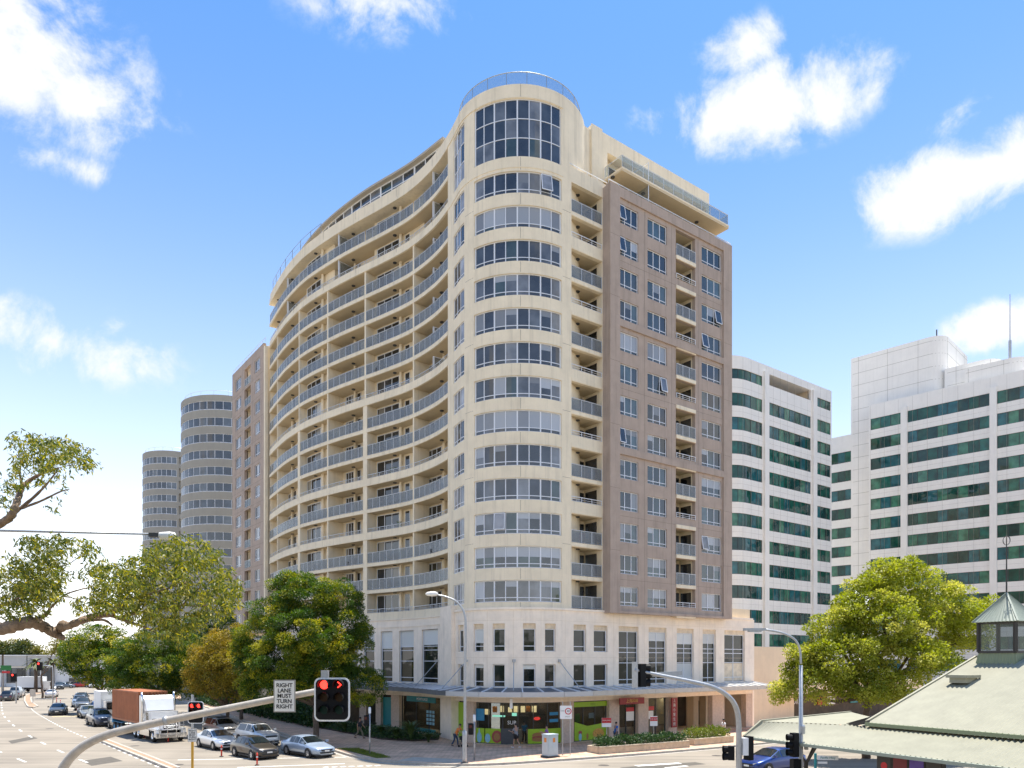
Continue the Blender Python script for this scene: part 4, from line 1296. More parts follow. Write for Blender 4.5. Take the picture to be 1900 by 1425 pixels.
for i in (0, 2):
    a, b = g1[i]; fm, ps = window_mesh(O1, a, b, 1.5, -0.12, (3, 8, 7)[i], b1, 0, 0, mats=M['dark']); o = link('window', fm, off1, (0, 0, 48.95))
    for p in ps: link('pane', p.mesh('pane', M['off_win']), o)
w = MB(b1)
for px_ in (1509.5, 1420):
    s = O1.px(px_); strip(w, O1, s-0.55, s+0.55, 0, 51.3, 0.0, 0.35, 0.4)
w.build('pier', M['off_wall'], off1)
w = MB(b1)
for z in heads: strip(w, O1, 0, O1.L, z-1.95-0.85, z-1.95-0.83, -0.01, 0.006, 0.5)
for s in np.arange(1.5, O1.L, 1.9): strip(w, O1, s-0.012, s+0.012, 10, 52.2, -0.01, 0.005)
jo = w.build('joint', M['grey_tower'], off1)
p0 = on_line(oc - n_*3, d_, 1440); p1 = on_line(oc - n_*3, d_, 1360)
w = MB(b1); w.prism([p0, p1, p1-n_*8, p0-n_*8], 52.2, 53.2); w.build('plant_room', M['off_wall'], off1)

# larger stepped office on the right
d2 = Vector((0.705, -0.709)); c2 = Vector((65.5, 132.0)); n2 = Vector((-0.709, -0.705))
rE, lE = on_line(c2, d2, 1985), on_line(c2, d2, 1612)
O2 = Path([(rE.x+(lE.x-rE.x)*i/20, rE.y+(lE.y-rE.y)*i/20) for i in range(21)])
heads2 = [49.8 - 3.57*i for i in range(13)]
g2 = [(0.5, O2.px(1850)), (O2.px(1837), O2.px(1684)), (O2.px(1671.5), O2.L-0.3)]
b2 = (lE.x, lE.y, 0)
off2 = band_building('office_block', 'large stepped white office block with blue and green glass bands behind plane tree', O2, heads2, 2.0, g2, [6, 8, 3], None, b2, M['off_wall'], M['off_win'], 52.3, 0, 12)
w = MB(b2)
for px_ in (1843.5, 1678):
    s = O2.px(px_); strip(w, O2, s-0.5, s+0.5, 0, 50.6, 0.0, 0.35, 0.4)
w.build('pier', M['off_wall'], off2)
w = MB(b2)
for z in heads2: strip(w, O2, 0, O2.L, z-2.8, z-2.78, -0.01, 0.006, 5)
for s in np.arange(1.2, O2.L, 2.3): strip(w, O2, s-0.012, s+0.012, 10, 52.2, -0.01, 0.005)
w.build('joint', M['grey_tower'], off2)
# plant tower and steps behind, with rounded corners
def round_block(th, base, px0, px1, off, z0, z1, depth, rad=2.5, name='upper_block', jz=2.2):
    a = on_line(c2 - n2*off, d2, px1); b = on_line(c2 - n2*off, d2, px0)
    pts = [b - n2*depth, b]
    a2 = a - d2*rad
    for i in range(0, 9):
        t = R(90)*i/8
        pts.append(a2 - n2*rad + n2*rad*math.cos(t) + d2*rad*math.sin(t))
    pts.append(a - n2*depth)
    w = MB(base); w.prism(pts[::-1], z0, z1); w.build(name, M['off_wall'], th)
    w = MB(base)
    P = Path([(p.x, p.y) for p in pts[::-1]])
    z = z1 - 0.8
    while z > z0+0.3:
        strip(w, P, 0.05, P.L-0.05, z, z+0.05, -0.05, 0.01, 0.6); z -= jz
    for s in np.arange(2.0, P.L, 5.0): strip(w, P, s-0.02, s+0.02, z0, z1-.1, -0.05, 0.01)
    w.build('joint', M['grey_tower'], th)
round_block(off2, b2, 1579, 1752, 2.0, 20, 62.3, 14)
round_block(off2, b2, 1752.5, 1852, 2.5, 45, 56.3, 12)
round_block(off2, b2, 1790, 1905, 1.0, 45, 55.0, 10)
# lower block at its left
a = on_line(c2-n2*5, d2, 1583); b = on_line(c2-n2*5, d2, 1540)
O3 = Path([a, b])
w = MB(b2); ops = [(0.2, O3.L-0.1, z-2.0, z) for z in [46.2-3.57*i for i in range(11)]]
wall_cells(w, O3, 0, O3.L, 0, 49.3, -0.4, 0, ops, 9); w.build('side_wall', M['off_wall'], off2)
for z in [46.2-3.57*i for i in range(11)]:
    fm, ps = window_mesh(O3, 0.2, O3.L-0.1, 2.0, -0.1, 3, b2, 0, 0, mats=M['dark']); o = link('window', fm, off2, (0, 0, z-2.0))
    for p in ps: link('pane', p.mesh('pane', M['off_win']), o)
q = on_line(c2-n2*3, d2, 1874); w = MB(b2); w.tube([(q.x, q.y, 54), (q.x, q.y, 58.5), (q.x, q.y, 58.51), (q.x, q.y, 66)], [0.22, 0.22, 0.08, 0.05], 6); w.build('mast', M['galv'], off2)
q = on_line(c2-n2*3, d2, 1738); w = MB(b2); w.tube([(q.x, q.y, 62), (q.x, q.y, 63.6)], 0.1, 6); w.build('aerial', M['dark'], off2)

# shops under the offices, seen between trees at street level
sh = thing('shop_row', 'low buff shop row with green and black signs behind the plane tree', 'building', (40, 88, 0))
w = MB((40, 88, 0)); p0 = Vector((27.5, 80)); 
w.prism([p0, p0+UR*30, p0+UR*30-NR*10, p0-NR*10], 0, 3.2); w.build('wall', M['shop_dark'], sh)
w = MB((40, 88, 0)); w.prism([p0+NR*2.2, p0+UR*30+NR*2.2, p0+UR*30-NR*10, p0-NR*10], 3.2, 4.3); w.build('awning', M['sunny_cream'], sh)
M['green_sign'] = C('green_board', (0.01, 0.16, 0.03))
p1 = p0+UR*1.0+NR*0.1; w = MB((40, 88, 0)); w.prism([p1, p1+UR*1.4, p1+UR*1.4+NR*0.1, p1+NR*0.1], 0.9, 2.9); w.build('sign_board', M['green_sign'], sh)
for k, (t, m) in enumerate(((9, 'red'), (11, 'white'), (16, 'teal'), (21, 'red'))):
    p1 = p0+UR*t+NR*0.1; w = MB((40, 88, 0)); w.prism([p1, p1+UR*1.6, p1+UR*1.6+NR*0.1, p1+NR*0.1], 1.7, 2.6); w.build('sign_board', M[m], sh)
o = text_obj('ASOR', 0.8, (p0.x+UR.x*4.2+NR.x*0.1-40, p0.y+UR.y*4.2+NR.y*.1-88, 2.2), (R(90), 0, math.atan2(NR.y, NR.x)+math.pi/2), M['white'], 'lettering', sh)

# grey round towers far left
def round_tower(name, label, cx_, cy_, rad, z_top, first, n_fl, arc_deg, panes, base_h=0, grp=None):
    base = (cx_, cy_, 0)
    th = thing(name, label, 'building', base)
    P = Path([(cx_+rad*math.cos(R(a)), cy_+rad*math.sin(R(a))) for a in np.linspace(arc_deg[0], arc_deg[1], 60)])
    zs = [first-2.7*i for i in range(n_fl)]
    ops = [(0.4, P.L-0.4, z-1.42, z) for z in zs]
    w = MB(base); wall_cells(w, P, 0, P.L, 0, z_top, -0.3, 0, ops, 0.7); w.build('wall', M['grey_tower'], th)
    w = MB(base); w.prism([(cx_+(rad-0.5)*math.cos(R(a)), cy_+(rad-0.5)*math.sin(R(a))) for a in range(0, 360, 12)], 0, z_top-0.2); w.build('core', M['grey_tower'], th)
    fm, ps = window_mesh(P, 0.4, P.L-0.4, 1.42, -0.1, panes, base, 0, 0, fr=0.06)
    pm = [p.mesh('pane', M['grey_win']) for p in ps]
    for z in zs:
        o = link('window', fm, th, (0, 0, z-1.42))
        for p in pm: link('pane', p, o)
    w = MB(base); ring = [(cx_+(rad-0.6)*math.cos(R(a)), cy_+(rad-0.6)*math.sin(R(a)), z_top+0.9) for a in range(180, 361, 6)]
    w.tube(ring, 0.03, 4)
    for p in ring[::3]: w.bar((p[0], p[1], z_top), p, 0.04)
    w.build('roof_railing', M['rail'], th)
    return th
round_tower('apartment_block', 'taller grey rounded apartment tower directly behind the left brown wing', -49.4, 131.5, 8.0, 50.6, 49.6, 15, (352, 184), 17)
t2 = round_tower('apartment_block', 'shorter-looking grey rounded apartment tower farthest left above the trees', -74.8, 166.5, 6.6, 51.6, 50.3, 15, (300, 186), 12)
w = MB((-76.3, 166.5, 0))
for i in range(17):
    z = 51.2 - 2.7*i
    w.prism([(-73, 160.8), (-64, 163), (-64, 168), (-73, 168)], z-0.5 if i else z-0.8, z+0.4)
    w.prism([(-73, 162.6), (-64, 164.6), (-64, 168), (-73, 168)], z-2.3, z-0.5)
w.build('balcony_stack', M['grey_tower'], t2)
w = MB((-76.3, 166.5, 0))
for i in range(17):
    z = 51.2-2.7*i; w.prism([(-69.6, 163.2), (-66.5, 163.9), (-66.5, 164.2), (-69.6, 163.5)], z-2.2, z-0.6)
w.build('balcony_door', M['door_glass'], t2)

# car showroom at the end of the road
SB = (-118, 192, 0)
show = thing('showroom', 'low white car showroom with dark glass at the end of the road', 'building', SB)
w = MB(SB); w.box(-140, -103.5, 192.0, 215, 0, 5.2); w.build('wall', M['white'], show)
M['ribbed'] = mat('ribbed_grey_cladding', (0.50, 0.50, 0.50), 0.5, var=0.08, vscale=0.6)
w = MB(SB); w.box(-140.2, -105, 191.4, 215, 5.2, 7.9)
for i in range(6): w.box(-140.3, -104.9, 191.3, 191.4, 5.3+i*0.44, 5.45+i*0.44)
w.build('roof_fascia', M['ribbed'], show)
w = MB(SB); w.box(-140.4, -104.6, 191.0, 192, 7.9, 8.15); w.box(-109.5, -106, 200, 205, 8.1, 9.2); w.build('roof_edge', M['white'], show)
for x0, x1, z0, z1 in ((-129.5, -124, 1.0, 4.8), (-123.6, -121, .6, 4.8), (-120.6, -117.5, .6, 4.8), (-113.5, -110, 3.0, 4.3), (-109.6, -107, 3.0, 4.3), (-113.5, -107, .4, 2.2), (-134, -130, 3.6, 4.8), (-105.8, -104, .4, 2.4)):
    w = MB(SB); w.box(x0, x1, 191.86, 191.95, z0, z1); o = w.build('window', M['dark'], show)
    n = max(1, int((x1-x0)/1.2))
    for i in range(n):
        w = MB(SB); a = x0+(x1-x0)*i/n; w.box(a+.06, a+(x1-x0)/n-.06, 191.82, 191.855, z0+.08, z1-.08); w.build('pane', M['grey_win'], o)
for x in (-129.8, -123.8, -117.2, -106.5):
    w = MB(SB); w.box(x-.2, x+.2, 191.2, 191.6, 0, 5.2); w.build('column', M['white'], show)
s2 = thing('showroom', 'small white building with brown windows behind the parked cars', 'building', (-96, 190, 0))
w = MB((-96, 190, 0)); w.box(-103, -88, 188, 200, 0, 4.0); w.build('wall', M['white'], s2)
w = MB((-96, 190, 0)); w.box(-102, -96.5, 187.86, 187.95, 0.4, 3.4); w.box(-95.5, -90, 187.86, 187.95, 0.4, 3.4); w.build('window', M['shop_dark'], s2)

# ================================================================== ground, road, footpath
def asphalt():
    m = bpy.data.materials.new('asphalt'); m.use_nodes = True
    nt = m.node_tree; N = nt.nodes.new; L = nt.links.new; b = nt.nodes['Principled BSDF']
    g = N('ShaderNodeNewGeometry')
    n1 = N('ShaderNodeTexNoise'); n1.inputs['Scale'].default_value = 0.16; n1.inputs['Detail'].default_value = 6
    L(g.outputs['Position'], n1.inputs['Vector'])
    n2 = N('ShaderNodeTexNoise'); n2.inputs['Scale'].default_value = 24; n2.inputs['Detail'].default_value = 4
    L(g.outputs['Position'], n2.inputs['Vector'])
    # tyre-polished streaks along the road
    mp = N('ShaderNodeMapping'); mp.inputs['Rotation'].default_value = (0, 0, R(51.5)); mp.inputs['Scale'].default_value = (0.04, 1.1, 1)
    L(g.outputs['Position'], mp.inputs['Vector'])
    n3 = N('ShaderNodeTexNoise'); n3.inputs['Scale'].default_value = 1.0; n3.inputs['Detail'].default_value = 3
    L(mp.outputs[0], n3.inputs['Vector'])
    a = N('ShaderNodeMath'); a.operation = 'MULTIPLY_ADD'; L(n1.outputs[0], a.inputs[0]); a.inputs[1].default_value = 0.7; a.inputs[2].default_value = 0.0
    c = N('ShaderNodeMath'); c.operation = 'MULTIPLY_ADD'; L(n3.outputs[0], c.inputs[0]); c.inputs[1].default_value = 0.75; L(a.outputs[0], c.inputs[2])
    d = N('ShaderNodeMath'); d.operation = 'MULTIPLY_ADD'; L(n2.outputs[0], d.inputs[0]); d.inputs[1].default_value = 0.35; L(c.outputs[0], d.inputs[2])
    cr = N('ShaderNodeValToRGB'); cr.color_ramp.elements[0].position = 0.5; cr.color_ramp.elements[1].position = 1.1
    cr.color_ramp.elements[0].color = (0.115, 0.100, 0.080, 1); cr.color_ramp.elements[1].color = (0.285, 0.245, 0.195, 1)
    L(d.outputs[0], cr.inputs[0]); L(cr.outputs[0], b.inputs['Base Color'])
    b.inputs['Roughness'].default_value = 0.9
    bp = N('ShaderNodeBump'); bp.inputs['Strength'].default_value = 0.3; bp.inputs['Distance'].default_value = 0.01
    L(n2.outputs[0], bp.inputs['Height']); L(bp.outputs[0], b.inputs['Normal'])
    return m
M['asphalt'] = asphalt()
def pavers():
    m = bpy.data.materials.new('brick_pavers'); m.use_nodes = True
    nt = m.node_tree; N = nt.nodes.new; L = nt.links.new; b = nt.nodes['Principled BSDF']
    g = N('ShaderNodeNewGeometry')
    mp = N('ShaderNodeMapping'); mp.inputs['Rotation'].default_value = (0, 0, R(-36.8))
    L(g.outputs['Position'], mp.inputs['Vector'])
    br = N('ShaderNodeTexBrick'); br.inputs['Scale'].default_value = 1.0
    br.inputs['Brick Width'].default_value = 0.46; br.inputs['Row Height'].default_value = 0.3; br.inputs['Mortar Size'].default_value = 0.022
    br.inputs['Color1'].default_value = (0.70, 0.46, 0.315, 1); br.inputs['Color2'].default_value = (0.57, 0.37, 0.25, 1); br.inputs['Mortar'].default_value = (0.33, 0.22, 0.16, 1)
    L(mp.outputs[0], br.inputs['Vector'])
    nz = N('ShaderNodeTexNoise'); nz.inputs['Scale'].default_value = 0.8; nz.inputs['Detail'].default_value = 6
    L(g.outputs['Position'], nz.inputs['Vector'])
    mr = N('ShaderNodeMapRange'); mr.inputs['From Min'].default_value = .3; mr.inputs['From Max'].default_value = .7; mr.inputs['To Min'].default_value = .75; mr.inputs['To Max'].default_value = 1.2
    L(nz.outputs[0], mr.inputs['Value'])
    sc = N('ShaderNodeVectorMath'); sc.operation = 'SCALE'; L(br.outputs[0], sc.inputs[0]); L(mr.outputs[0], sc.inputs['Scale'])
    L(sc.outputs[0], b.inputs['Base Color']); b.inputs['Roughness'].default_value = 0.8
    bp = N('ShaderNodeBump'); bp.inputs['Strength'].default_value = 0.4; bp.inputs['Distance'].default_value = 0.01; bp.invert = True
    L(br.outputs['Fac'], bp.inputs['Height']); L(bp.outputs[0], b.inputs['Normal'])
    return m
M['pavers'] = pavers()
M['earth'] = mat('dry_ground', (0.17, 0.15, 0.10), 0.95, var=0.25, vscale=0.2)
M['concrete'] = mat('kerb_concrete', (0.40, 0.36, 0.31), 0.9, var=0.18, vscale=3)
M['median'] = mat('median_paving', (0.33, 0.22, 0.14), 0.9, var=0.2, vscale=2.5)
M['line'] = mat('road_paint', (0.72, 0.70, 0.65), 0.7, var=0.15, vscale=6)
M['yellow_line'] = mat('cream_road_paint', (0.62, 0.48, 0.24), 0.7, var=0.12, vscale=4)
M['soil'] = mat('garden_soil', (0.05, 0.035, 0.025), 0.95, var=0.3)
M['turf'] = mat('turf', (0.10, 0.12, 0.03), 0.95, var=0.3, vscale=3)
g = MB(); g.box(-1500, 1500, -300, 2200, -0.6, -0.06); tag(g.build('ground', M['earth']), kind='structure')
g = MB(); g.prism([(-160, -40), (120, -40), (160, 230), (-160, 230)], -0.05, 0.0); road = tag(g.build('road', M['asphalt']), kind='structure')
kerb = [(-66, 142), (-42, 104.5), (-30, 84), (-22.4, 71.0), (-13.0, 55.6), (-10.8, 52.3), (-8.4, 49.9), (-5.6, 48.5), (-3.1, 48.2), (-1.0, 48.6), (1.5, 49.7), (5.9, 51.9), (11.5, 55.1), (17.2, 58.6), (24, 63.3), (44, 78.0), (80, 105)]
ks = [(p.x, p.y) for p in catmull([(x, y, 0) for x, y in kerb], 6)]
g = MB(); g.prism(ks + [(80, 112), (44, 88), (25.5, 76), (14, 68.5), (4, 66), (-4, 67), (-10, 75), (-19, 82), (-30, 97), (-41, 112), (-60, 143)], -0.02, 0.125); fp = tag(g.build('footpath', M['pavers']), kind='structure')
KP = Path(ks[::-1])
g = MB(); 
strip(g, KP, 0, KP.L, -0.02, 0.15, -0.05, 0.14); tag(g.build('kerb', M['concrete']), kind='structure')
g = MB(); strip(g, KP, 0, KP.L, -0.03, 0.006, 0.14, 0.48); tag(g.build('gutter', M['concrete']), kind='structure')
# kerb ramp slab at the corner
g = MB(); g.prism([(-7.6, 49.85), (-3.4, 48.5), (-2.9, 50.3), (-6.8, 51.6)], 0.1, 0.131); g.build('kerb_ramp', M['concrete'], fp)
# lane markings (children of the road)
def stroke(pts, w_, m=None, z=0.004, name='lane_line'):
    b = MB(); P = [Vector(p) for p in pts]
    for i in range(len(P)-1):
        d = (P[i+1]-P[i]).normalized(); n = Vector((-d.y, d.x))*(w_/2)
        b.add([(P[i]-n).to_tuple()+(z,), (P[i+1]-n).to_tuple()+(z,), (P[i+1]+n).to_tuple()+(z,), (P[i]+n).to_tuple()+(z,)], [(0, 1, 2, 3)])
    return b.build(name, m or M['line'], road)
def g2(px_, py_): v = G(px_, py_); return Vector((v.x, v.y))
def dashes(pix, on, off, w_=0.13, start=0.0):
    pts = [Vector((p.x, p.y)) for p in catmull([(*g2(*p), 0) for p in pix], 12)]
    P = Path([(p.x, p.y) for p in pts]); s = start
    while s < P.L:
        e = min(s+on, P.L); qs = P.samples(s, e, 1.5); stroke([P.at(x) for x in qs], w_); s = e+off
dashes([(2, 1300), (5, 1323.6), (15, 1336), (31.6, 1351), (65.7, 1371.6), (121, 1398), (190, 1426)], 2.2, 5.0, 0.16)
dashes([(-60, 1372), (28, 1406), (80, 1428)], 2.4, 5.0, 0.16, 3.0)
dashes([(58, 1315), (66, 1322), (85, 1333.5), (108, 1346), (134, 1358), (160, 1369), (187, 1378), (250, 1405), (296, 1424)], 0.9, 0.9, 0.13)
stroke([g2(96, 1330), g2(170, 1328)], 0.75, M['yellow_line'], name='hold_line')
for a, b in (((330, 1410), (690, 1404)), ((440, 1424), (640, 1417))): stroke([g2(*a), g2(*b)], 0.22, name='stop_line')
for x in range(7): stroke([g2(600+x*16, 1424-x*0.5), g2(609+x*16, 1423-x*0.5)], 0.3, name='crossing_mark')
for (a, b) in (((395, 1382), (330, 1361)), ((470, 1398), (432, 1388)), ((560, 1400), (526, 1391)), ((118, 1312), (148, 1316)), ((130, 1318), (165, 1318))):
    stroke([g2(*a), g2(*b)], 0.12)
stroke([g2(1180, 1421), g2(1262, 1416)], 0.5, name='arrow_mark'); stroke([g2(1235, 1425), g2(1275, 1421)], 0.35, name='arrow_mark')
# repairs and covers in the carriageway
M['patch'] = mat('asphalt_patch', (0.10, 0.088, 0.072), 0.9, var=0.2, vscale=3); M['iron'] = mat('iron_cover', (0.07, 0.06, 0.05), 0.7, var=0.3, vscale=9)
for pix in ([(150, 1412), (205, 1404), (228, 1412), (170, 1421)], [(205, 1352), (222, 1349), (230, 1352), (212, 1355.5)], [(15, 1375), (60, 1366), (70, 1370), (22, 1380)], [(1150, 1424), (1290, 1414), (1310, 1418), (1170, 1430)], [(110, 1320), (135, 1319), (138, 1321), (112, 1322.5)]):
    v = [g2(*p) for p in pix]; b = MB(); b.add([(p.x, p.y, 0.003) for p in v], [(0, 1, 2, 3)]); b.build('patch', M['patch'], road)
for px_, py_ in ((250, 1384), (330, 1419), (92, 1352), (1330, 1402), (1120, 1420)):
    p = g2(px_, py_); b = MB(); b.lathe([(0.01, 0.006), (0.34, 0.006), (0.36, 0.003)], (p.x, p.y, 0), 18); b.build('manhole_cover', M['iron'], road)
# medians
def island(pix, name, h=0.14):
    pts = [g2(*p) for p in pix]
    b = MB(); b.prism(pts, 0.0, h); o = tag(b.build(name, M['median']), kind='structure')
    P = Path([(p.x, p.y) for p in pts+[pts[0]]]); b = MB(); strip(b, P, 0, P.L, 0.0, h+0.012, -0.02, 0.18) ; b.build('kerb', M['concrete'], o)
island([(187, 1368), (192, 1373), (330, 1428), (322, 1430), (183, 1374)], 'median')
island([(69, 1311), (60, 1314), (53, 1312), (47, 1302), (47, 1292), (58, 1287), (105, 1281), (104, 1283), (60, 1291), (56, 1297), (58, 1304)], 'median')
# far footpath under the camera-left gum tree (out of frame) and verge
g = MB(); v = [(-13.2, 56.4), (-12.2, 55.3), (-9.2, 51.0), (-8.3, 51.4), (-11.6, 56.6)]
g.prism(v, 0.10, 0.15); tag(g.build('verge', M['turf']), kind='structure')
bed = [(-9.5, 68.5), (-6.2, 64.0), (-6.2, 62.6), (-8.2, 61.6), (-11.0, 63.0), (-14.4, 67.5), (-18.5, 73.0), (-24, 80.5), (-28, 86), (-24.5, 84)]
g = MB(); g.prism(bed, 0.1, 0.2); tag(g.build('garden_bed', M['soil']), kind='structure')
# ================================================================== vegetation
def leaf_mesh(name, P, D, Nn, Ln, Wd, tint, m):
    """one rhombic leaf per point: P base, D long axis, Nn leaf normal"""
    n = len(P)
    S = np.cross(D, Nn); S /= np.linalg.norm(S, axis=1, keepdims=True)+1e-9
    Ln = Ln[:, None]; Wd = Wd[:, None]
    mid = P + D*Ln*0.45
    V = np.empty((n, 4, 3)); V[:, 0] = P; V[:, 1] = mid + S*Wd*0.5; V[:, 2] = P + D*Ln; V[:, 3] = mid - S*Wd*0.5
    me = bpy.data.meshes.new(name)
    me.vertices.add(4*n); me.vertices.foreach_set('co', V.reshape(-1).astype(np.float32))
    me.loops.add(4*n); me.loops.foreach_set('vertex_index', np.arange(4*n, dtype=np.int32))
    me.polygons.add(n); me.polygons.foreach_set('loop_start', np.arange(0, 4*n, 4, dtype=np.int32))
    try: me.polygons.foreach_set('loop_total', np.full(n, 4, dtype=np.int32))
    except Exception: pass
    at = me.attributes.new('tint', 'FLOAT', 'FACE'); at.data.foreach_set('value', np.clip(tint, 0, 1).astype(np.float32))
    me.materials.append(m); me.update(calc_edges=True)
    return me
def unit(v): return v/(np.linalg.norm(v, axis=-1, keepdims=True)+1e-9)
def crown(lobes, per_m2, leaf, wid, r_clump=(0.35, 0.75), tint_mu=0.35, tint_sd=0.22, droop=0.0, shell=(0.55, 1.0), fill=1.0):
    """leaf clumps over ellipsoid lobes"""
    Ps, Ds, Ns, Ts, Ls = [], [], [], [], []
    for (c, r) in lobes:
        c = np.array(c); r = np.array(r)
        area = 4*math.pi*(((r[0]*r[1])**1.6+(r[0]*r[2])**1.6+(r[1]*r[2])**1.6)/3)**(1/1.6)
        k = max(4, int(area/(math.pi*0.30)*fill))
        d = unit(rng.normal(size=(k, 3)))
        cc = c + d*r*rng.uniform(*shell, size=(k, 1))**0.5
        for i in range(k):
            rc = rng.uniform(*r_clump)
            m_ = max(6, int(per_m2*4*math.pi*rc*rc*0.5))
            dd = unit(rng.normal(size=(m_, 3)) + np.array([0, 0, 0.35]))
            rad = rc*(rng.uniform(0.25, 1.0, size=(m_, 1))**0.4)
            p = cc[i] + dd*rad*np.array([1, 1, 0.72])
            ax = unit(dd*0.8 + rng.normal(size=(m_, 3))*0.65 + np.array([0, 0, -droop]))
            nn = unit(rng.normal(size=(m_, 3))*0.6 + dd*0.5 + np.array([0, 0, 0.7]))
            Ps.append(p); Ds.append(ax); Ns.append(nn)
            base = rng.normal(tint_mu, tint_sd)
            Ts.append(base + rng.normal(0, 0.10, size=m_)); Ls.append(leaf*rng.uniform(0.7, 1.25, size=m_))
    P = np.concatenate(Ps); D = np.concatenate(Ds); Nn = np.concatenate(Ns); T_ = np.concatenate(Ts); Ln = np.concatenate(Ls)
    return P, D, Nn, Ln, Ln*wid, T_
def limb(mb, a, b, r0, r1, wob=0.25, n=6):
    a = Vector(a); b = Vector(b); pts = []
    for i in range(n+1):
        t = i/n; p = a.lerp(b, t)
        if 0 < i < n: p += Vector((random.uniform(-1, 1), random.uniform(-1, 1), random.uniform(-.5, .5)))*wob*(b-a).length*0.12
        pts.append(p)
    mb.tube(pts, [r0+(r1-r0)*i/n for i in range(n+1)], 7)
def tree(name, label, base, lobes, per, leaf, wid, m, trunk_r=0.22, fork=0.4, group=None, bark=None, **kw):
    base = Vector(base)
    th = thing(name, label, 'tree', base, 0, group)
    cz = sum(l[0][2] for l in lobes)/len(lobes)
    top = Vector((base.x+random.uniform(-.3, .3), base.y, base.z+(cz-base.z)*fork+0.6))
    mb = MB(base); limb(mb, base, top, trunk_r, trunk_r*0.72, 0.15)
    t = mb.build('trunk', bark or M['bark'], th, True)
    for (c, r) in lobes:
        mb = MB(base); limb(mb, top - Vector((0, 0, 0.2)), Vector(c)+Vector((0, 0, -0.2*r[2])), trunk_r*0.5, 0.04, 0.5)
        mb.build('limb', bark or M['bark'], t, True)
    P, D, Nn, Ln, Wd, T_ = crown(lobes, per, leaf, wid, **kw)
    me = leaf_mesh('crown', P - np.array(base), D, Nn, Ln, Wd, T_, m)
    o = link('crown', me, th); o['kind'] = 'stuff'
    return th
def lobe(px_, py_, Y, rpx, rpy=None, dy=None, f=1.0):
    c = AT(px_, py_, Y); s = Y/F
    return ((c.x, c.y, c.z), (rpx*s*f, (dy or rpx*s*0.9), (rpy or rpx)*s*f))

# main street tree in front of the balconies
Y0 = 60.0
tree('street_tree', 'broad dense green tree with yellow-green tips before the cream balconies', (-15.7, 60.2, 0.12),
     [lobe(570, 1110, Y0, 62, 38), lobe(515, 1140, Y0-.6, 48, 34), lobe(625, 1115, Y0+.6, 42, 40), lobe(480, 1185, Y0-.2, 42, 38),
      lobe(560, 1175, Y0-1.6, 66, 44), lobe(640, 1165, Y0+.4, 42, 38), lobe(660, 1190, Y0+.6, 26, 30), lobe(520, 1225, Y0-1.8, 58, 40), lobe(605, 1225, Y0-1.2, 50, 34),
      lobe(465, 1250, Y0-.8, 26, 36), lobe(500, 1280, Y0-1.0, 44, 26), lobe(570, 1268, Y0-.6, 50, 26), lobe(675, 1275, Y0-.3, 36, 32, 1.3), lobe(655, 1232, Y0+.2, 28, 24), lobe(545, 1085, Y0+.3, 40, 22), lobe(455, 1215, Y0-.4, 24, 26), lobe(590, 1195, Y0-2.0, 50, 36), lobe(540, 1250, Y0-1.6, 50, 30), lobe(625, 1255, Y0-.8, 30, 22)],
     125, 0.145, 0.46, M['leaf_box'], 0.26, 0.35, group='street trees along the footpath', tint_mu=0.44, tint_sd=0.27, fill=1.25)
# golden tree left of it
tree('street_tree', 'golden-leaved rounded street tree left of the broad green tree', (-26.3, 69.0, 0.12),
     [lobe(410, 1205, 68, 40, 34), lobe(440, 1190, 68.5, 28, 26), lobe(380, 1222, 67.6, 30, 28), lobe(365, 1240, 68, 18, 22), lobe(420, 1240, 67.2, 44, 30), lobe(395, 1270, 67.4, 36, 24), lobe(440, 1270, 67.6, 36, 30), lobe(370, 1265, 68, 24, 20), lobe(455, 1230, 68.5, 24, 26)],
     95, 0.155, 0.46, M['leaf_gold'], 0.2, 0.3, group='street trees along the footpath', tint_mu=0.45, tint_sd=0.2)
tree('street_tree', 'dark green street tree shading the truck behind its container', (-37.5, 80.5, 0.12),
     [lobe(300, 1195, 80, 42, 30), lobe(265, 1205, 79.5, 36, 32), lobe(335, 1205, 81, 36, 34), lobe(250, 1240, 79, 36, 32), lobe(300, 1240, 79, 48, 32), lobe(345, 1245, 80, 34, 34), lobe(285, 1272, 79.5, 44, 24), lobe(225, 1215, 80, 28, 30), lobe(235, 1265, 79, 32, 22), lobe(335, 1275, 80, 36, 24), lobe(225, 1240, 79, 26, 24)],
     70, 0.17, 0.48, M['leaf_box'], 0.22, 0.3, group='street trees along the footpath', tint_mu=0.42, tint_sd=0.24)
tree('street_tree', 'tall dark street tree tucked close to the left brown wing', (-30.5, 84.5, 0.12),
     [lobe(370, 1170, 86, 40, 34), lobe(410, 1165, 86, 30, 30), lobe(350, 1200, 85, 34, 30), lobe(400, 1205, 85, 44, 34), lobe(435, 1195, 86, 22, 28), lobe(380, 1245, 85, 44, 30), lobe(350, 1265, 84, 34, 26), lobe(410, 1270, 84, 44, 28), lobe(450, 1250, 85, 30, 34)],
     42, 0.21, 0.48, M['leaf_box'], 0.22, 0.3, group='street trees along the footpath', tint_mu=0.22, tint_sd=0.16)
tree('street_tree', 'leafy green street tree farthest left, above the parked cars', (-54.0, 98.0, 0.12),
     [lobe(175, 1185, 97, 44, 24), lobe(150, 1205, 96, 34, 26), lobe(205, 1195, 97, 36, 28), lobe(140, 1232, 96, 26, 22), lobe(185, 1228, 95.5, 44, 28), lobe(220, 1225, 96, 30, 30), lobe(160, 1252, 96, 26, 16), lobe(205, 1258, 96, 36, 20), lobe(130, 1215, 97, 20, 22)],
     34, 0.24, 0.48, M['leaf_box'], 0.24, 0.3, group='street trees along the footpath', tint_mu=0.46, tint_sd=0.26)
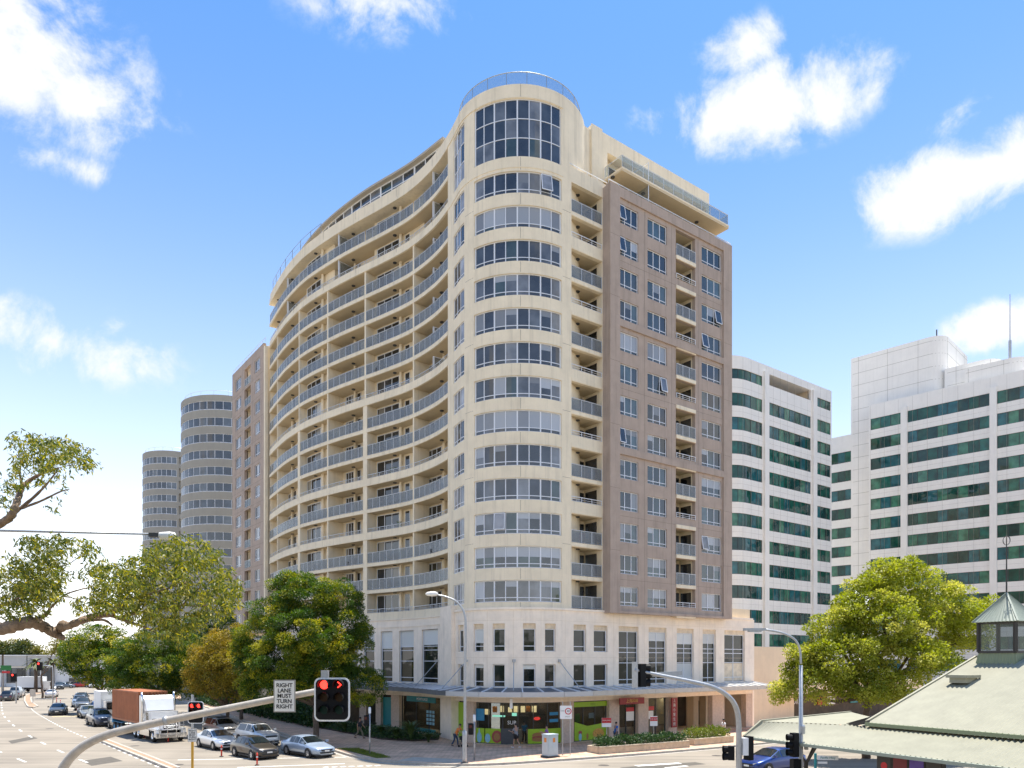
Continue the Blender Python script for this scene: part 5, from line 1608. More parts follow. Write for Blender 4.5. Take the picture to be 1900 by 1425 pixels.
tree('street_tree', 'pale thin street tree beside the showroom, beyond the green trees', (-84.0, 134.0, 0.0),
     [lobe(110, 1195, 134, 18, 12), lobe(125, 1205, 134, 18, 14), lobe(102, 1208, 134, 12, 8)],
     20, 0.28, 0.5, M['leaf_far'], 0.2, 0.4, group='street trees along the footpath', tint_mu=0.4)
# plane tree on the right
tree('plane_tree', 'large yellow-green plane tree before the white offices', (24.6, 52.0, 0.0),
     [lobe(1665, 1085, 52, 70, 48), lobe(1615, 1115, 51.5, 56, 46), lobe(1745, 1130, 52, 66, 46), lobe(1555, 1168, 51.5, 52, 42), lobe(1650, 1160, 50.4, 88, 52), lobe(1790, 1165, 52, 52, 44),
      lobe(1492, 1228, 51.5, 42, 38), lobe(1565, 1225, 50.4, 72, 48), lobe(1690, 1225, 50.2, 80, 46), lobe(1510, 1268, 51, 54, 34), lobe(1620, 1275, 50.5, 72, 34), lobe(1450, 1285, 51.5, 28, 20), lobe(1822, 1130, 52.5, 24, 24), lobe(1570, 1125, 53, 30, 26)],
     75, 0.165, 0.66, M['leaf_plane'], 0.30, 0.42, tint_mu=0.5, tint_sd=0.2, shell=(0.25, 1.0), fill=1.1, bark=M['bark'])

# foreground gum tree: trunk stands just outside the left edge, its limbs reach in
YG = 17.0
gum = thing('gum_tree', 'foreground gum tree with bare limbs and drooping leaves reaching in from left', 'tree', (AT(-150, 1225, YG).x, YG, 0))
gb = (gum.location.x, YG, 0)
def gpath(pix, r, n=6, yj=0.3, y0=YG):
    pts = []
    for i, (x, y) in enumerate(pix): pts.append(AT(x, y, y0 + yj*math.sin(i*1.3+x*0.01)))
    pts = [p for p in catmull(pts, 5)]
    k = len(pts)
    rs = [r[0]+(r[1]-r[0])*i/(k-1) for i in range(k)]
    mb = MB(gb); mb.tube(pts, [x*(1+0.12*math.sin(i*2.1)) for i, x in enumerate(rs)], n)
    return mb
tr = MB(gb); tr.tube([(gb[0]-.3, YG, 0), (gb[0], YG, 3), (gb[0]+.1, YG, 7), (gb[0]-.1, YG, 11), (gb[0]-.4, YG, 15)], [0.42, 0.36, 0.31, 0.24, 0.1], 10)
gtr = tr.build('trunk', M['gum_bark'], gum, True)
limbs = [([(-150, 1075), (-70, 1010), (0, 972), (20, 958), (29, 938), (36, 918), (41, 902)], (0.12, 0.055)), ([(41, 902), (60, 888), (80, 877), (100, 860)], (0.055, 0.018)),
         ([(24, 954), (60, 925), (85, 900), (105, 875)], (0.05, 0.014)), ([(40, 943), (75, 930), (110, 913), (128, 908)], (0.035, 0.01)), ([(41, 902), (37, 880), (38, 855), (30, 842)], (0.025, 0.008)), ([(80, 877), (110, 868), (135, 862)], (0.016, 0.006)), ([(50, 862), (52, 845), (56, 838)], (0.014, 0.006)),
         ([(-150, 1190), (-60, 1160), (0, 1167), (30, 1160), (62, 1155), (84, 1165), (105, 1176)], (0.17, 0.12)), ([(103, 1176), (112, 1181), (117, 1184)], (0.10, 0.05)),
         ([(100, 1173), (118, 1163), (128, 1161), (150, 1152), (175, 1143), (203, 1140), (214, 1130), (226, 1114)], (0.105, 0.05)), ([(150, 1153), (190, 1150), (208, 1160)], (0.045, 0.02)), ([(205, 1141), (228, 1150), (258, 1160), (282, 1168)], (0.05, 0.015)),
         ([(226, 1145), (252, 1138), (290, 1131), (335, 1124), (360, 1100), (372, 1090)], (0.04, 0.012)), ([(226, 1114), (280, 1102), (330, 1085), (358, 1078)], (0.04, 0.012)), ([(335, 1124), (370, 1124), (400, 1122)], (0.02, 0.008)),
         ([(85, 1138), (104, 1118), (122, 1103), (152, 1093), (170, 1088), (185, 1072)], (0.025, 0.01)), ([(118, 1107), (140, 1111), (152, 1118)], (0.014, 0.008)), ([(-20, 1124), (5, 1122), (30, 1112), (48, 1098)], (0.05, 0.015)), ([(70, 1150), (88, 1138), (92, 1130)], (0.06, 0.03)), ([(60, 1100), (80, 1075), (90, 1060)], (0.03, 0.01)), ([(104, 1051), (125, 1048), (150, 1030)], (0.014, 0.006)), ([(258, 1160), (290, 1175), (320, 1180)], (0.012, 0.006)), ([(282, 1110), (300, 1150), (330, 1170)], (0.014, 0.006))]
kn = MB(gb); c = AT(117, 1161, YG); kn.lathe([(0.01, -0.13), (0.11, -0.07), (0.13, 0.02), (0.08, 0.1), (0.01, 0.13)], (c.x, c.y, c.z), 9)
kn.build('burl', M['gum_bark'], gtr, True)
for pix, r in limbs: gpath(pix, r).build('limb', M['gum_bark'], gtr, True)
gcl = [(40, 818, 26, 20, .8), (72, 832, 34, 24, 1), (108, 832, 38, 24, 1.2), (138, 846, 34, 20, 1.1), (165, 862, 20, 11, 1), (58, 858, 34, 20, 1), (95, 858, 30, 16, 1), (25, 893, 26, 16, .9), (20, 922, 16, 14, .6), (68, 890, 34, 12, .6), (115, 888, 24, 9, .4), (96, 946, 14, 7, .6), (36, 860, 18, 26, .5), (10, 945, 12, 10, .3), (125, 905, 18, 10, .2), (112, 922, 14, 7, .3),
       (55, 1004, 28, 12, .7), (88, 1014, 50, 24, 1.2), (24, 1030, 20, 10, .5), (40, 1068, 44, 34, 1.5), (78, 1070, 40, 38, 1.5), (55, 1105, 56, 26, 1.7), (26, 1130, 36, 18, 1.4), (100, 1055, 26, 36, 1.1), (140, 1010, 34, 13, .9), (165, 1020, 26, 14, .9), (180, 1050, 30, 14, .9), (150, 1065, 28, 12, .5), (198, 1075, 36, 30, 1.3), (212, 1108, 40, 28, 1.6), (170, 1120, 34, 18, 1.3), (155, 1135, 20, 10, .8), (70, 1138, 22, 10, .8), (110, 1090, 16, 20, .5), (44, 1186, 8, 5, .5),
       (300, 1022, 36, 20, 1.2), (345, 1010, 40, 20, 1.2), (385, 1036, 32, 24, 1.3), (322, 1045, 60, 26, 1.2), (420, 1085, 28, 34, 1.4), (405, 1130, 36, 24, 1.3), (365, 1075, 50, 36, 1.2), (300, 1090, 60, 36, 1.0), (255, 1062, 40, 34, 1.1), (280, 1130, 56, 26, 1.0), (345, 1115, 50, 30, 1.0), (340, 1160, 48, 22, 1.3), (366, 1186, 16, 10, .8), (240, 1095, 34, 34, 1.5), (255, 1140, 40, 18, 1.2), (300, 1165, 40, 18, 1.2), (430, 1110, 20, 22, 1.0), (232, 1050, 20, 14, .7), (330, 1190, 22, 8, .6)]
Ps = []
for (x, y, rx, ry, dn) in gcl:
    n = int(rx*ry*math.pi/5.6*dn)
    a = rng.uniform(0, 2*math.pi, n); q = np.sqrt(rng.uniform(0, 1, n))
    # group leaves into sprays
    k = max(1, n//7); cxs = x + rx*np.cos(a[:k])*q[:k]; cys = y + ry*np.sin(a[:k])*q[:k]; cyd = YG + rng.normal(0, 0.9, k)
    idx = rng.integers(0, k, n)
    pxs = cxs[idx] + rng.normal(0, 4.2, n); pys = cys[idx] + rng.normal(0, 3.2, n); yy = cyd[idx] + rng.normal(0, 0.08, n)
    Ps.append(np.stack([(pxs-CX)/F*yy, yy, H+(HY-pys)/F*yy], 1))
P = np.concatenate(Ps) - np.array(gb); n = len(P)
D = unit(rng.normal(size=(n, 3))*np.array([0.75, 0.75, 0.4]) + np.array([0.15, 0, -0.75]))
Nn = unit(rng.normal(size=(n, 3)) + np.array([0, 0, 0.5]))
Ln = rng.uniform(0.075, 0.155, n)
me = leaf_mesh('crown', P, D, Nn, Ln, Ln*0.28, rng.normal(0.5, 0.30, n), M['leaf_gum'])
o = link('crown', me, gum); o['kind'] = 'stuff'

# hedges and planters in front of the restaurants
def hedge_mesh(poly_path, s0, s1, o0, o1, z0, z1, n, leaf, m, base, mu=0.35):
    s = rng.uniform(s0, s1, n); o_ = rng.uniform(o0, o1, n); z = z0 + (z1-z0)*rng.uniform(0, 1, n)**0.6
    bump = 0.12*np.sin(s*3.1)+0.1*np.sin(s*7.3+1)
    P = np.array([[*poly_path.at(a, b), c] for a, b, c in zip(s, o_, z+bump*(z > z0+0.2))]) - np.array(base)
    D = unit(rng.normal(size=(n, 3))+np.array([0, 0, 0.6])); Nn = unit(rng.normal(size=(n, 3))+np.array([0, 0, 0.6]))
    L_ = leaf*rng.uniform(.7, 1.3, n)
    return leaf_mesh('foliage', P, D, Nn, L_, L_*0.5, rng.normal(mu, 0.2, n), m)
M['planter_stone'] = mat('planter_sandstone', (0.52, 0.43, 0.31), 0.9, var=0.22, vscale=2.5, bump=0.3, bscale=12)
def planter(label, pxa, pxb, off0, off1, h, hh, m, n, mu):
    # runs along the right-hand kerb, a little in from it
    s0, s1 = KP.px(pxa, off0), KP.px(pxb, off0)
    c = KP.at((s0+s1)/2, (off0+off1)/2); base = (c.x, c.y, 0.125)
    th = thing('planter', label, 'planter', base, 0, 'stone planters beside the kerb')
    k = max(2, int(abs(s1-s0)/1.3)); q = [s0+(s1-s0)*i/k for i in range(k+1)]
    for i in range(k):
        b = MB(base); strip(b, KP, q[i]+.008, q[i+1]-.008, 0.12, h-.06+random.uniform(-.012, .012), off0-.25, off0+random.uniform(-.012, .012)); b.build('stone_block', M['planter_stone'], th)
        b = MB(base); strip(b, KP, q[i]+.004, q[i+1]-.004, h-.05, h+.03, off0-.3, off0+.04); b.build('coping_stone', M['planter_stone'], th)
    b = MB(base); strip(b, KP, q[0], q[0]+.25, 0.12, h, off1, off0-.26); strip(b, KP, q[-1]-.25, q[-1], 0.12, h, off1, off0-.26); strip(b, KP, q[0], q[-1], 0.12, h, off1-.2, off1-.002); b.build('side_wall', M['planter_stone'], th)
    b = MB(base); strip(b, KP, q[0]+.25, q[-1]-.25, 0.12, h-.1, off1, off0-.26); b.build('soil', M['soil'], th)
    me = hedge_mesh(KP, q[0]+.15, q[-1]-.1, off1+.1, off0-.1, h-.08, h+hh, n, 0.15, m, base, mu)
    o = link('foliage', me, th); o['kind'] = 'stuff'
planter('long sandstone planter with a low dark green hedge near the blue-shirted walker', 1281, 1112, -0.9, -2.3, 0.62, 0.55, M['leaf_hedge'], 5200, 0.42)
planter('short sandstone planter with bright lime shrubs at the arcade', 1362, 1289, -1.5, -3.2, 0.62, 0.7, M['leaf_lime'], 2200, 0.4)
# garden bed planting: strappy clumps and low groundcover
gc = thing('groundcover', 'low dark green groundcover filling the garden bed by the mortgage shop', 'plants', (-14, 67, 0.2))
gc['kind'] = 'stuff'
import itertools
def in_poly(x, y, poly):
    c = False; j = len(poly)-1
    for i in range(len(poly)):
        xi, yi = poly[i]; xj, yj = poly[j]
        if ((yi > y) != (yj > y)) and (x < (xj-xi)*(y-yi)/(yj-yi)+xi): c = not c
        j = i
    return c
pts = []
while len(pts) < 9000:
    x, y = random.uniform(-28, -6), random.uniform(61.6, 86)
    if in_poly(x, y, bed): pts.append((x, y, 0.2+random.random()**1.5*0.55*(0.7+0.3*math.sin(x*2)*math.cos(y*1.7))))
P = np.array(pts) - np.array([-14, 67, 0.2]); n = len(P)
me = leaf_mesh('foliage', P, unit(rng.normal(size=(n, 3))+np.array([0, 0, .7])), unit(rng.normal(size=(n, 3))+np.array([0, 0, .5])), rng.uniform(.14, .3, n), rng.uniform(.06, .12, n), rng.normal(.35, .2, n), M['leaf_hedge'])
bpy.data.objects.remove(gc)
gc = link('groundcover', me, None, (-14, 67, 0.2)); tag(gc, 'low dark green groundcover filling the garden bed by the mortgage shop', 'plants', None, 'stuff')
def strappy(label, x, y, h, n, m=None):
    base = (x, y, 0.18); b = MB(base)
    for i in range(n):
        a = random.uniform(0, 2*math.pi); sp_ = random.uniform(0.2, 0.75)*h; hh = h*random.uniform(.6, 1.05); w_ = 0.085
        px_, py_ = math.cos(a), math.sin(a); t = Vector((-py_, px_, 0))*w_
        prev = None
        for k in range(5):
            u = k/4; p = Vector((x+px_*sp_*u*u*1.2, y+py_*sp_*u*u*1.2, 0.18+hh*(u*1.5-0.75*u*u))); ww = t*(1-u*0.85)
            if prev: b.add([prev[0]-prev[1], prev[0]+prev[1], p+ww, p-ww], [(0, 1, 2, 3)])
            prev = (p, ww)
    th = thing('strappy_plant', label, 'plant', base, 0, 'strappy plants in the garden bed')
    b.build('blades', m or M['strap'], th)
M['strap'] = mat('strap_leaf', (0.075, 0.125, 0.03), 0.45, var=0.3, vscale=3)
for lab, px_, py_, h in (('largest strappy plant before the mortgage shop window', 762, 1378, 2.1), ('strappy plant left of the largest one', 735, 1376, 1.4), ('strappy plant beside the teal shop panel', 708, 1369, 1.2), ('strappy plant nearest the dark-shirted pedestrian', 640, 1362, 1.3), ('strappy plant right of the largest one by the pale pilaster', 795, 1381, 1.0), ('strappy plant under the street tree trunk', 600, 1354, 1.5), ('strappy plant behind the queue, left of the tree trunk', 560, 1346, 1.3), ('strappy plant farthest up the garden bed', 520, 1332, 1.4)):
    v = G(px_, py_); strappy(lab, v.x, v.y, h, 130)
g = thing('planting', 'x', 'x'); bpy.data.objects.remove(g)
v_ = [(-13.2, 56.4), (-12.2, 55.3), (-9.2, 51.0), (-8.3, 51.4), (-11.6, 56.6)]
pts = []
while len(pts) < 3500:
    x, y = random.uniform(-13.3, -8.2), random.uniform(51, 56.7)
    if in_poly(x, y, v_): pts.append((x, y, 0.15))
P = np.array(pts) - np.array([-11, 54, .15]); n = len(P)
me = leaf_mesh('grass', P, unit(rng.normal(size=(n, 3))*0.5+np.array([0, 0, 1.])), unit(rng.normal(size=(n, 3))+np.array([0.1, 0, 0])), rng.uniform(.06, .14, n), rng.uniform(.012, .025, n), rng.normal(.5, .2, n), M['leaf_lime'])
tag(link('grass', me, None, (-11, 54, .15)), 'tufted grass verge beside the silver sedan', 'grass', None, 'stuff')
# palms by the showroom
for lab, px_ in (('left of two small palms before the showroom', 66), ('right of two small palms before the showroom', 97)):
    Yp = 158.0; x = (px_-CX)/F*Yp
    th = thing('palm_tree', lab, 'tree', (x, Yp, 0), 0, 'palms before the showroom')
    b = MB((x, Yp, 0)); b.tube([(x, Yp, 0), (x+.1, Yp, 3), (x, Yp, 6.3)], [0.4, 0.32, 0.36], 8); b.build('trunk', M['bark'], th, True)
    b = MB((x, Yp, 0))
    for i in range(46):
        a = random.uniform(0, 6.28); e = random.uniform(-0.3, 1.2); L_ = random.uniform(2.0, 2.9); prev = None
        d = Vector((math.cos(a), math.sin(a), 0)); t = Vector((-d.y, d.x, 0))
        for k in range(6):
            u = k/5; p = Vector((x, Yp, 6.3)) + d*L_*u*math.cos(e*(1-u*.5)) + Vector((0, 0, L_*(math.sin(e)*u-0.55*u*u))); ww = t*(0.28*math.sin(math.pi*min(1, u*.9+.1)))
            if prev: b.add([prev[0]-prev[1], prev[0]+prev[1], p+ww, p-ww], [(0, 1, 2, 3)])
            prev = (p, ww)
    b.build('fronds', M['frond'] if 'frond' in M else M.setdefault('frond', mat('palm_frond', (0.10, 0.12, 0.03), 0.6, var=0.4, vscale=2)), th)
# distant belt of trees behind the showroom
lb = [((x, 245+random.uniform(-5, 5), 8+random.uniform(-1, 1.2)), (5, 4, 4.2)) for x in range(-185, -118, 5)]
P, D, Nn, Ln, Wd, T_ = crown(lb, 3.0, 0.7, 0.5, r_clump=(0.8, 1.6), tint_mu=0.5, tint_sd=0.2, fill=0.35)
tag(link('tree_belt', leaf_mesh('tree_belt', P - np.array([-150, 245, 0]), D, Nn, Ln, Wd, T_, M['leaf_far']), None, (-150, 245, 0)), 'far yellow-green belt of trees behind the showroom roof', 'trees', None, 'stuff')
lb = [((x, 240, 8.5), (4, 4, 4.2)) for x in range(-180, -155, 4)] + [((x, 255+random.uniform(-4, 4), 6), (7, 5, 5)) for x in range(-118, -60, 6)]
P, D, Nn, Ln, Wd, T_ = crown(lb, 3.0, 0.7, 0.5, r_clump=(0.8, 1.6), tint_mu=0.4, fill=0.35)
tag(link('tree_belt', leaf_mesh('tree_belt', P - np.array([-150, 245, 0]), D, Nn, Ln, Wd, T_, M['leaf_far_dark']), None, (-150, 245, 0)), 'far dark green trees at the left horizon and behind the parked cars', 'trees', None, 'stuff')

# understorey hedge behind the queue of cars
hp = [(-27.0, 79.0), (-29.5, 83.5), (-35.5, 92.5), (-44, 106), (-52, 119), (-48.5, 120), (-38, 104), (-30.5, 92), (-25.2, 83.2), (-18.0, 74.5), (-16.5, 74.0), (-19.5, 76.0)]
hp = [(-19.5, 73.2), (-24.5, 80.4), (-31.5, 90.5), (-40, 103.5), (-50, 118), (-48, 119), (-38, 104.5), (-29.5, 92), (-22.5, 82.0), (-17.5, 74.6)]
pts = []
while len(pts) < 15000:
    x, y = random.uniform(-50, -17), random.uniform(73, 119)
    if in_poly(x, y, hp): pts.append((x, y, 0.15+random.random()**0.8*(1.7+0.5*math.sin(x*1.3)+0.4*math.sin(y*2.1))))
P = np.array(pts) - np.array([-30, 88, .13]); n = len(P)
me = leaf_mesh('shrubbery', P, unit(rng.normal(size=(n, 3))+np.array([0, 0, .4])), unit(rng.normal(size=(n, 3))+np.array([0, 0, .5])), rng.uniform(.25, .5, n), rng.uniform(.12, .24, n), rng.normal(.3, .2, n), M['leaf_hedge'])
tag(link('shrubbery', me, None, (-30, 88, .13)), 'dark green shrubbery along the footpath behind the queue and truck', 'plants', None, 'stuff')
# trees over the road behind the viewpoint: seen only as reflections in the podium windows
lb = [((x+random.uniform(-2, 2), -24+random.uniform(-6, 6), random.uniform(5, 9)), (5, 4, 5)) for x in range(-70, 80, 6)]
P, D, Nn, Ln, Wd, T_ = crown(lb, 3.0, 0.8, 0.6, r_clump=(0.8, 1.6), tint_mu=0.5, tint_sd=0.25, fill=0.35)
tag(link('tree_belt', leaf_mesh('tree_belt', P - np.array([0, -24, 0]), D, Nn, Ln, Wd, T_, M['leaf_box']), None, (0, -24, 0)), 'green trees across the road, seen only reflected in the podium windows', 'trees', None, 'stuff')

# a few lived-in balconies
def on_balcony(name, label, cat, px_, k, off, build):
    q = FP.at(sp(px_), off); th = thing(name, label, cat, (q.x, q.y, k)); build(th)
def pot(th):
    b = MB(); b.lathe([(.12, 0), (.17, .32), (.15, .32), (.14, .28), (.01, .28)], (0, 0, 0), 12); b.build('pot', M['bread'], th)
    P, D, Nn, Ln, Wd, T_ = crown([((0, 0, .75), (.3, .3, .42))], 60, .16, .5, r_clump=(.15, .25)); o = link('foliage', leaf_mesh('foliage', P, D, Nn, Ln, Wd, T_, M['leaf_lime']), th); o['kind'] = 'stuff'
def rack(m):
    def f(th):
        b = MB(); 
        for s_ in (-.4, .4): b.tube([(s_, -.2, 0), (s_, .2, 1.0)], .012, 5); b.tube([(s_, .2, 0), (s_, -.2, 1.0)], .012, 5)
        for y in (-.18, 0, .18): b.tube([(-.45, y, 1.0), (.45, y, 1.0)], .01, 5)
        b.build('frame', M['white_metal'], th)
        b = MB(); b.box(-.38, .1, -.21, -.17, .35, 1.0); b.build('garment', m, th); b = MB(); b.box(.14, .42, -.21, -.17, .5, 1.0); b.build('garment', M['win_blind'], th)
    return f
def settee(th):
    b = MB(); b.box(-.55, .55, -.3, .3, .2, .42); b.build('seat', M['dark'], th); b = MB(); b.box(-.55, .55, .22, .32, .42, .85); b.build('backrest', M['dark'], th)
    for x in (-.5, .5):
        for y in (-.25, .25): b = MB(); b.box(x-.03, x+.03, y-.03, y+.03, 0, .2); b.build('leg', M['dark'], th)
on_balcony('potted_plant', 'yellow-green potted plant behind glass beside the right-hand pilaster', 'plant', 688, LEVEL(9)+.345, -.6, pot)
on_balcony('potted_plant', 'potted plant on the lowest balcony beside the podium pilaster', 'plant', 800, LEVEL(14)+.345, -.6, pot)
on_balcony('clothes_rack', 'clothes rack on a right-face balcony four storeys above the podium', 'clothes rack', 1078, zsl(9)-FLH+.31, -.8, rack(M['dark']))
on_balcony('clothes_rack', 'clothes rack on a right-face balcony three storeys above the podium', 'clothes rack', 1095, zsl(10)-FLH+.31, -.8, rack(M['onion']))
on_balcony('outdoor_settee', 'dark settee on the sweeping balcony just right of the pilaster', 'settee', 715, LEVEL(13)+.345, -1.4, settee)
on_balcony('outdoor_settee', 'dark settee on a right-face balcony near the top of the tower', 'settee', 1085, zsl(2)-FLH+.31, -1.4, settee)
on_balcony('outdoor_settee', 'dark settee on the sweeping balcony next to the drum', 'settee', 790, LEVEL(8)+.345, -1.4, settee)

for i, (px_, k, kind) in enumerate([(790, 4, 'pot'), (745, 5, 'pot'), (720, 10, 'pot'), (650, 8, 'pot'), (640, 11, 'rack'), (735, 12, 'pot'), (805, 11, 'rack'), (590, 9, 'pot'), (700, 6, 'settee'), (800, 13, 'settee'), (648, 13, 'settee'), (740, 8, 'rack')]):
    where = 'next to the drum' if px_ > 766 else ('in the second bay from the drum' if px_ > 677 else ('in the third bay from the drum' if px_ > 607 else 'in the fourth bay from the drum'))
    lv = ('first', 'second', 'third', 'fourth', 'fifth', 'sixth', 'seventh', 'eighth', 'ninth', 'tenth', 'eleventh', 'twelfth', 'thirteenth')[14-k]
    nm, cat, fn = {'pot': ('potted_plant', 'plant', pot), 'rack': ('clothes_rack', 'clothes rack', rack(M['blue'] if i % 2 else M['onion'])), 'settee': ('outdoor_settee', 'settee', settee)}[kind]
    on_balcony(nm, nm.replace('_', ' ') + ' on curved balcony ' + where + ', ' + lv + ' slab up', cat, px_, LEVEL(k)+.345, -.55, fn)
# ================================================================== vehicles
CAR = {
 'sedan': dict(L=4.8, W=1.82, st=[(2.40,.56,.50),(2.34,.68,.68),(2.15,.76,.82),(1.6,.86,.89),(1.02,.97,.91),(0.12,1.40,.91),(-.45,1.45,.91),(-1.05,1.41,.91),(-1.78,1.08,.90),(-2.15,1.06,.88),(-2.33,.98,.82),(-2.40,.66,.68)], ws=(4,5), rw=(7,8), sides=[(4,5),(5,6),(6,7),(7,8)], belt=.93, wb=1.40, wr=.33),
 'hatch': dict(L=4.35, W=1.80, st=[(2.18,.58,.50),(2.12,.70,.68),(1.95,.79,.82),(1.45,.90,.88),(0.95,1.00,.90),(0.10,1.43,.90),(-.5,1.48,.90),(-1.25,1.44,.89),(-1.95,1.12,.86),(-2.08,1.00,.84),(-2.16,.86,.80),(-2.18,.60,.70)], ws=(4,5), rw=(7,8), sides=[(4,5),(5,6),(6,7),(7,8)], belt=.96, wb=1.30, wr=.33),
 'suv': dict(L=4.75, W=1.90, st=[(2.38,.70,.55),(2.32,.92,.74),(2.15,1.02,.86),(1.6,1.10,.93),(1.08,1.16,.95),(0.42,1.66,.95),(-.3,1.72,.95),(-1.7,1.70,.94),(-2.18,1.18,.91),(-2.28,1.05,.89),(-2.36,.86,.86),(-2.38,.66,.75)], ws=(4,5), rw=(7,8), sides=[(4,5),(5,6),(6,7),(7,8)], belt=1.12, wb=1.40, wr=.37),
 'van': dict(L=4.9, W=1.92, st=[(2.45,.68,.60),(2.40,.92,.78),(2.25,1.05,.88),(1.9,1.20,.94),(1.62,1.30,.95),(0.85,1.92,.95),(0.1,1.98,.95),(-1.9,1.97,.95),(-2.36,1.30,.94),(-2.40,1.05,.93),(-2.43,.86,.90),(-2.45,.66,.80)], ws=(4,5), rw=(7,8), sides=[(4,5),(5,6)], belt=1.2, wb=1.5, wr=.36)}
car_cache = {}
def car_verts(k):
    c = CAR[k]; V = []
    for (x, zt, hw) in c['st']:
        roof = zt > c['belt']+0.14
        belt = c['belt'] if roof else max(zt-0.07, 0.5)
        th = hw*0.68 if roof else hw*0.80
        z6 = zt-0.05 if roof else zt-0.02
        zb = 0.24
        V.append([(x, 0, zb), (x, hw*.80, zb), (x, hw*.97, zb+.10), (x, hw, zb+.30), (x, hw*.985, (belt+zb+.3)/2), (x, hw*.95, belt), (x, th, z6), (x, th*.55, zt), (x, 0, zt+.008)])
    return c, V
def car_meshes(k):
    if k in car_cache: return car_cache[k]
    c, V = car_verts(k)
    n, m = len(V), len(V[0])
    b = MB(); vs = []; fs = []
    full = []
    for i in range(n):
        row = V[i] + [(x, -y, z) for (x, y, z) in V[i][-2:0:-1]]
        full.append(row)
    mm = len(full[0])
    for row in full: vs += row
    for i in range(n-1):
        for j in range(mm):
            fs.append((i*mm+j, i*mm+(j+1) % mm, (i+1)*mm+(j+1) % mm, (i+1)*mm+j))
    fs.append(tuple(range(mm))[::-1]); fs.append(tuple((n-1)*mm+j for j in range(mm)))
    b.add(vs, fs)
    body = b
    def patch(quads, inset=0.05, off=0.012):
        p = MB()
        for q in quads:
            q = [Vector(x) for x in q]; ce = sum(q, Vector())/4
            nn = (q[1]-q[0]).cross(q[3]-q[0]).normalized()
            if nn.dot(Vector((ce.x*0.15, ce.y, ce.z-0.7))) < 0: nn = -nn
            pts = [x + (ce-x)*inset + nn*off for x in q]
            p.add(pts, [(0, 1, 2, 3)])
        return p
    def Q(i0, i1, j0, j1, s=1): return [(V[i0][j0][0], s*V[i0][j0][1], V[i0][j0][2]), (V[i0][j1][0], s*V[i0][j1][1], V[i0][j1][2]), (V[i1][j1][0], s*V[i1][j1][1], V[i1][j1][2]), (V[i1][j0][0], s*V[i1][j0][1], V[i1][j0][2])]
    def wsq(i0, i1):
        a, d = V[i0], V[i1]; out = []
        L6, R6 = a[6], (a[6][0], -a[6][1], a[6][2]); l6, r6 = d[6], (d[6][0], -d[6][1], d[6][2])
        return [[L6, a[8], d[8], l6], [a[8], R6, r6, d[8]]]
    def wpatch(i0, i1):
        p = MB(); a, d = V[i0], V[i1]; off = Vector((0.02 if i0 == c['ws'][0] else -0.02, 0, 0.02)); fr = 0.08
        ring0 = [Vector(a[6]), Vector(a[7]), Vector(a[8]), Vector((a[7][0], -a[7][1], a[7][2])), Vector((a[6][0], -a[6][1], a[6][2]))]
        ring1 = [Vector(d[6]), Vector(d[7]), Vector(d[8]), Vector((d[7][0], -d[7][1], d[7][2])), Vector((d[6][0], -d[6][1], d[6][2]))]
        A = [x.lerp(y, fr) for x, y in zip(ring0, ring1)]; B = [y.lerp(x, fr) for x, y in zip(ring0, ring1)]
        for rr_ in (A, B):
            rr_[0].y *= 0.94; rr_[4].y *= 0.94
        for q in range(4): p.add([A[q]+off, A[q+1]+off, B[q+1]+off, B[q]+off], [(0, 1, 2, 3)])
        return p
    ws, rw = wpatch(*c['ws']), wpatch(*c['rw'])
    sides = []
    for s in (1, -1):
        # side glass: triangular quarter at the screens, quads between
        for (i0, i1) in c['sides']:
            q = Q(i0, i1, 5, 6, s); sides.append(patch([q], 0.09, 0.012))
    hx, hz, hw = V[1][4][0], V[2][5][2], c['W']/2
    det = dict(body=body, ws=ws, rw=rw, sides=sides, c=c, V=V)
    out = dict(det=det)
    out['ws'] = ws.mesh('windscreen', M['car_glass']); out['rw'] = rw.mesh('rear_window', M['car_glass'])
    out['sides'] = [p.mesh('side_window', M['car_glass']) for p in sides]
    xf = V[0][0][0]; zl_ = V[2][8][2]
    fz = V[1][8][2]
    out['hl'] = []
    for s in (1, -1):
        p = MB(); w1, w2 = V[2][5][1]*1.0, V[0][5][1]*0.72
        p.add([(V[2][0][0]-.12, s*(w1+.025), fz+.02), (V[1][0][0]+.03, s*V[1][5][1]*0.86, fz+.0), (V[1][0][0]+.045, s*V[1][5][1]*.60, fz-.06), (V[1][0][0]+.05, s*V[1][5][1]*.66, fz-.17), (V[1][0][0]+.03, s*(V[1][5][1]*.98), fz-.16), (V[2][0][0]-.1, s*(w1+.03), fz-.09)], [(0, 1, 2, 3, 4, 5)])
        out['hl'].append(p.mesh('headlight', M['headlight']))
    p = MB(); x = xf+0.03; g_ = V[0][5][1]
    p.add([(x-.01, -g_*1.0, fz-.06), (x-.01, g_*1.0, fz-.06), (x+.012, g_*.9, fz-.19), (x+.012, -g_*.9, fz-.19)], [(0, 1, 2, 3)]); p.add([(x, -g_*1.1, .34), (x, g_*1.1, .34), (x+.01, g_*1.2, .46), (x+.01, -g_*1.2, .46)], [(0, 1, 2, 3)])
    out['grille'] = p.mesh('grille', M['plastic'])
    p = MB(); p.box(x, x+.02, -.19, .19, .46, .56); out['plate_f'] = p.mesh('number_plate', M['white_sign'])
    xr = V[-1][0][0]
    p = MB(); p.box(xr-.03, xr-.01, -.19, .19, .62, .74); out['plate_r'] = p.mesh('number_plate', M['white_sign'])
    out['tl'] = []
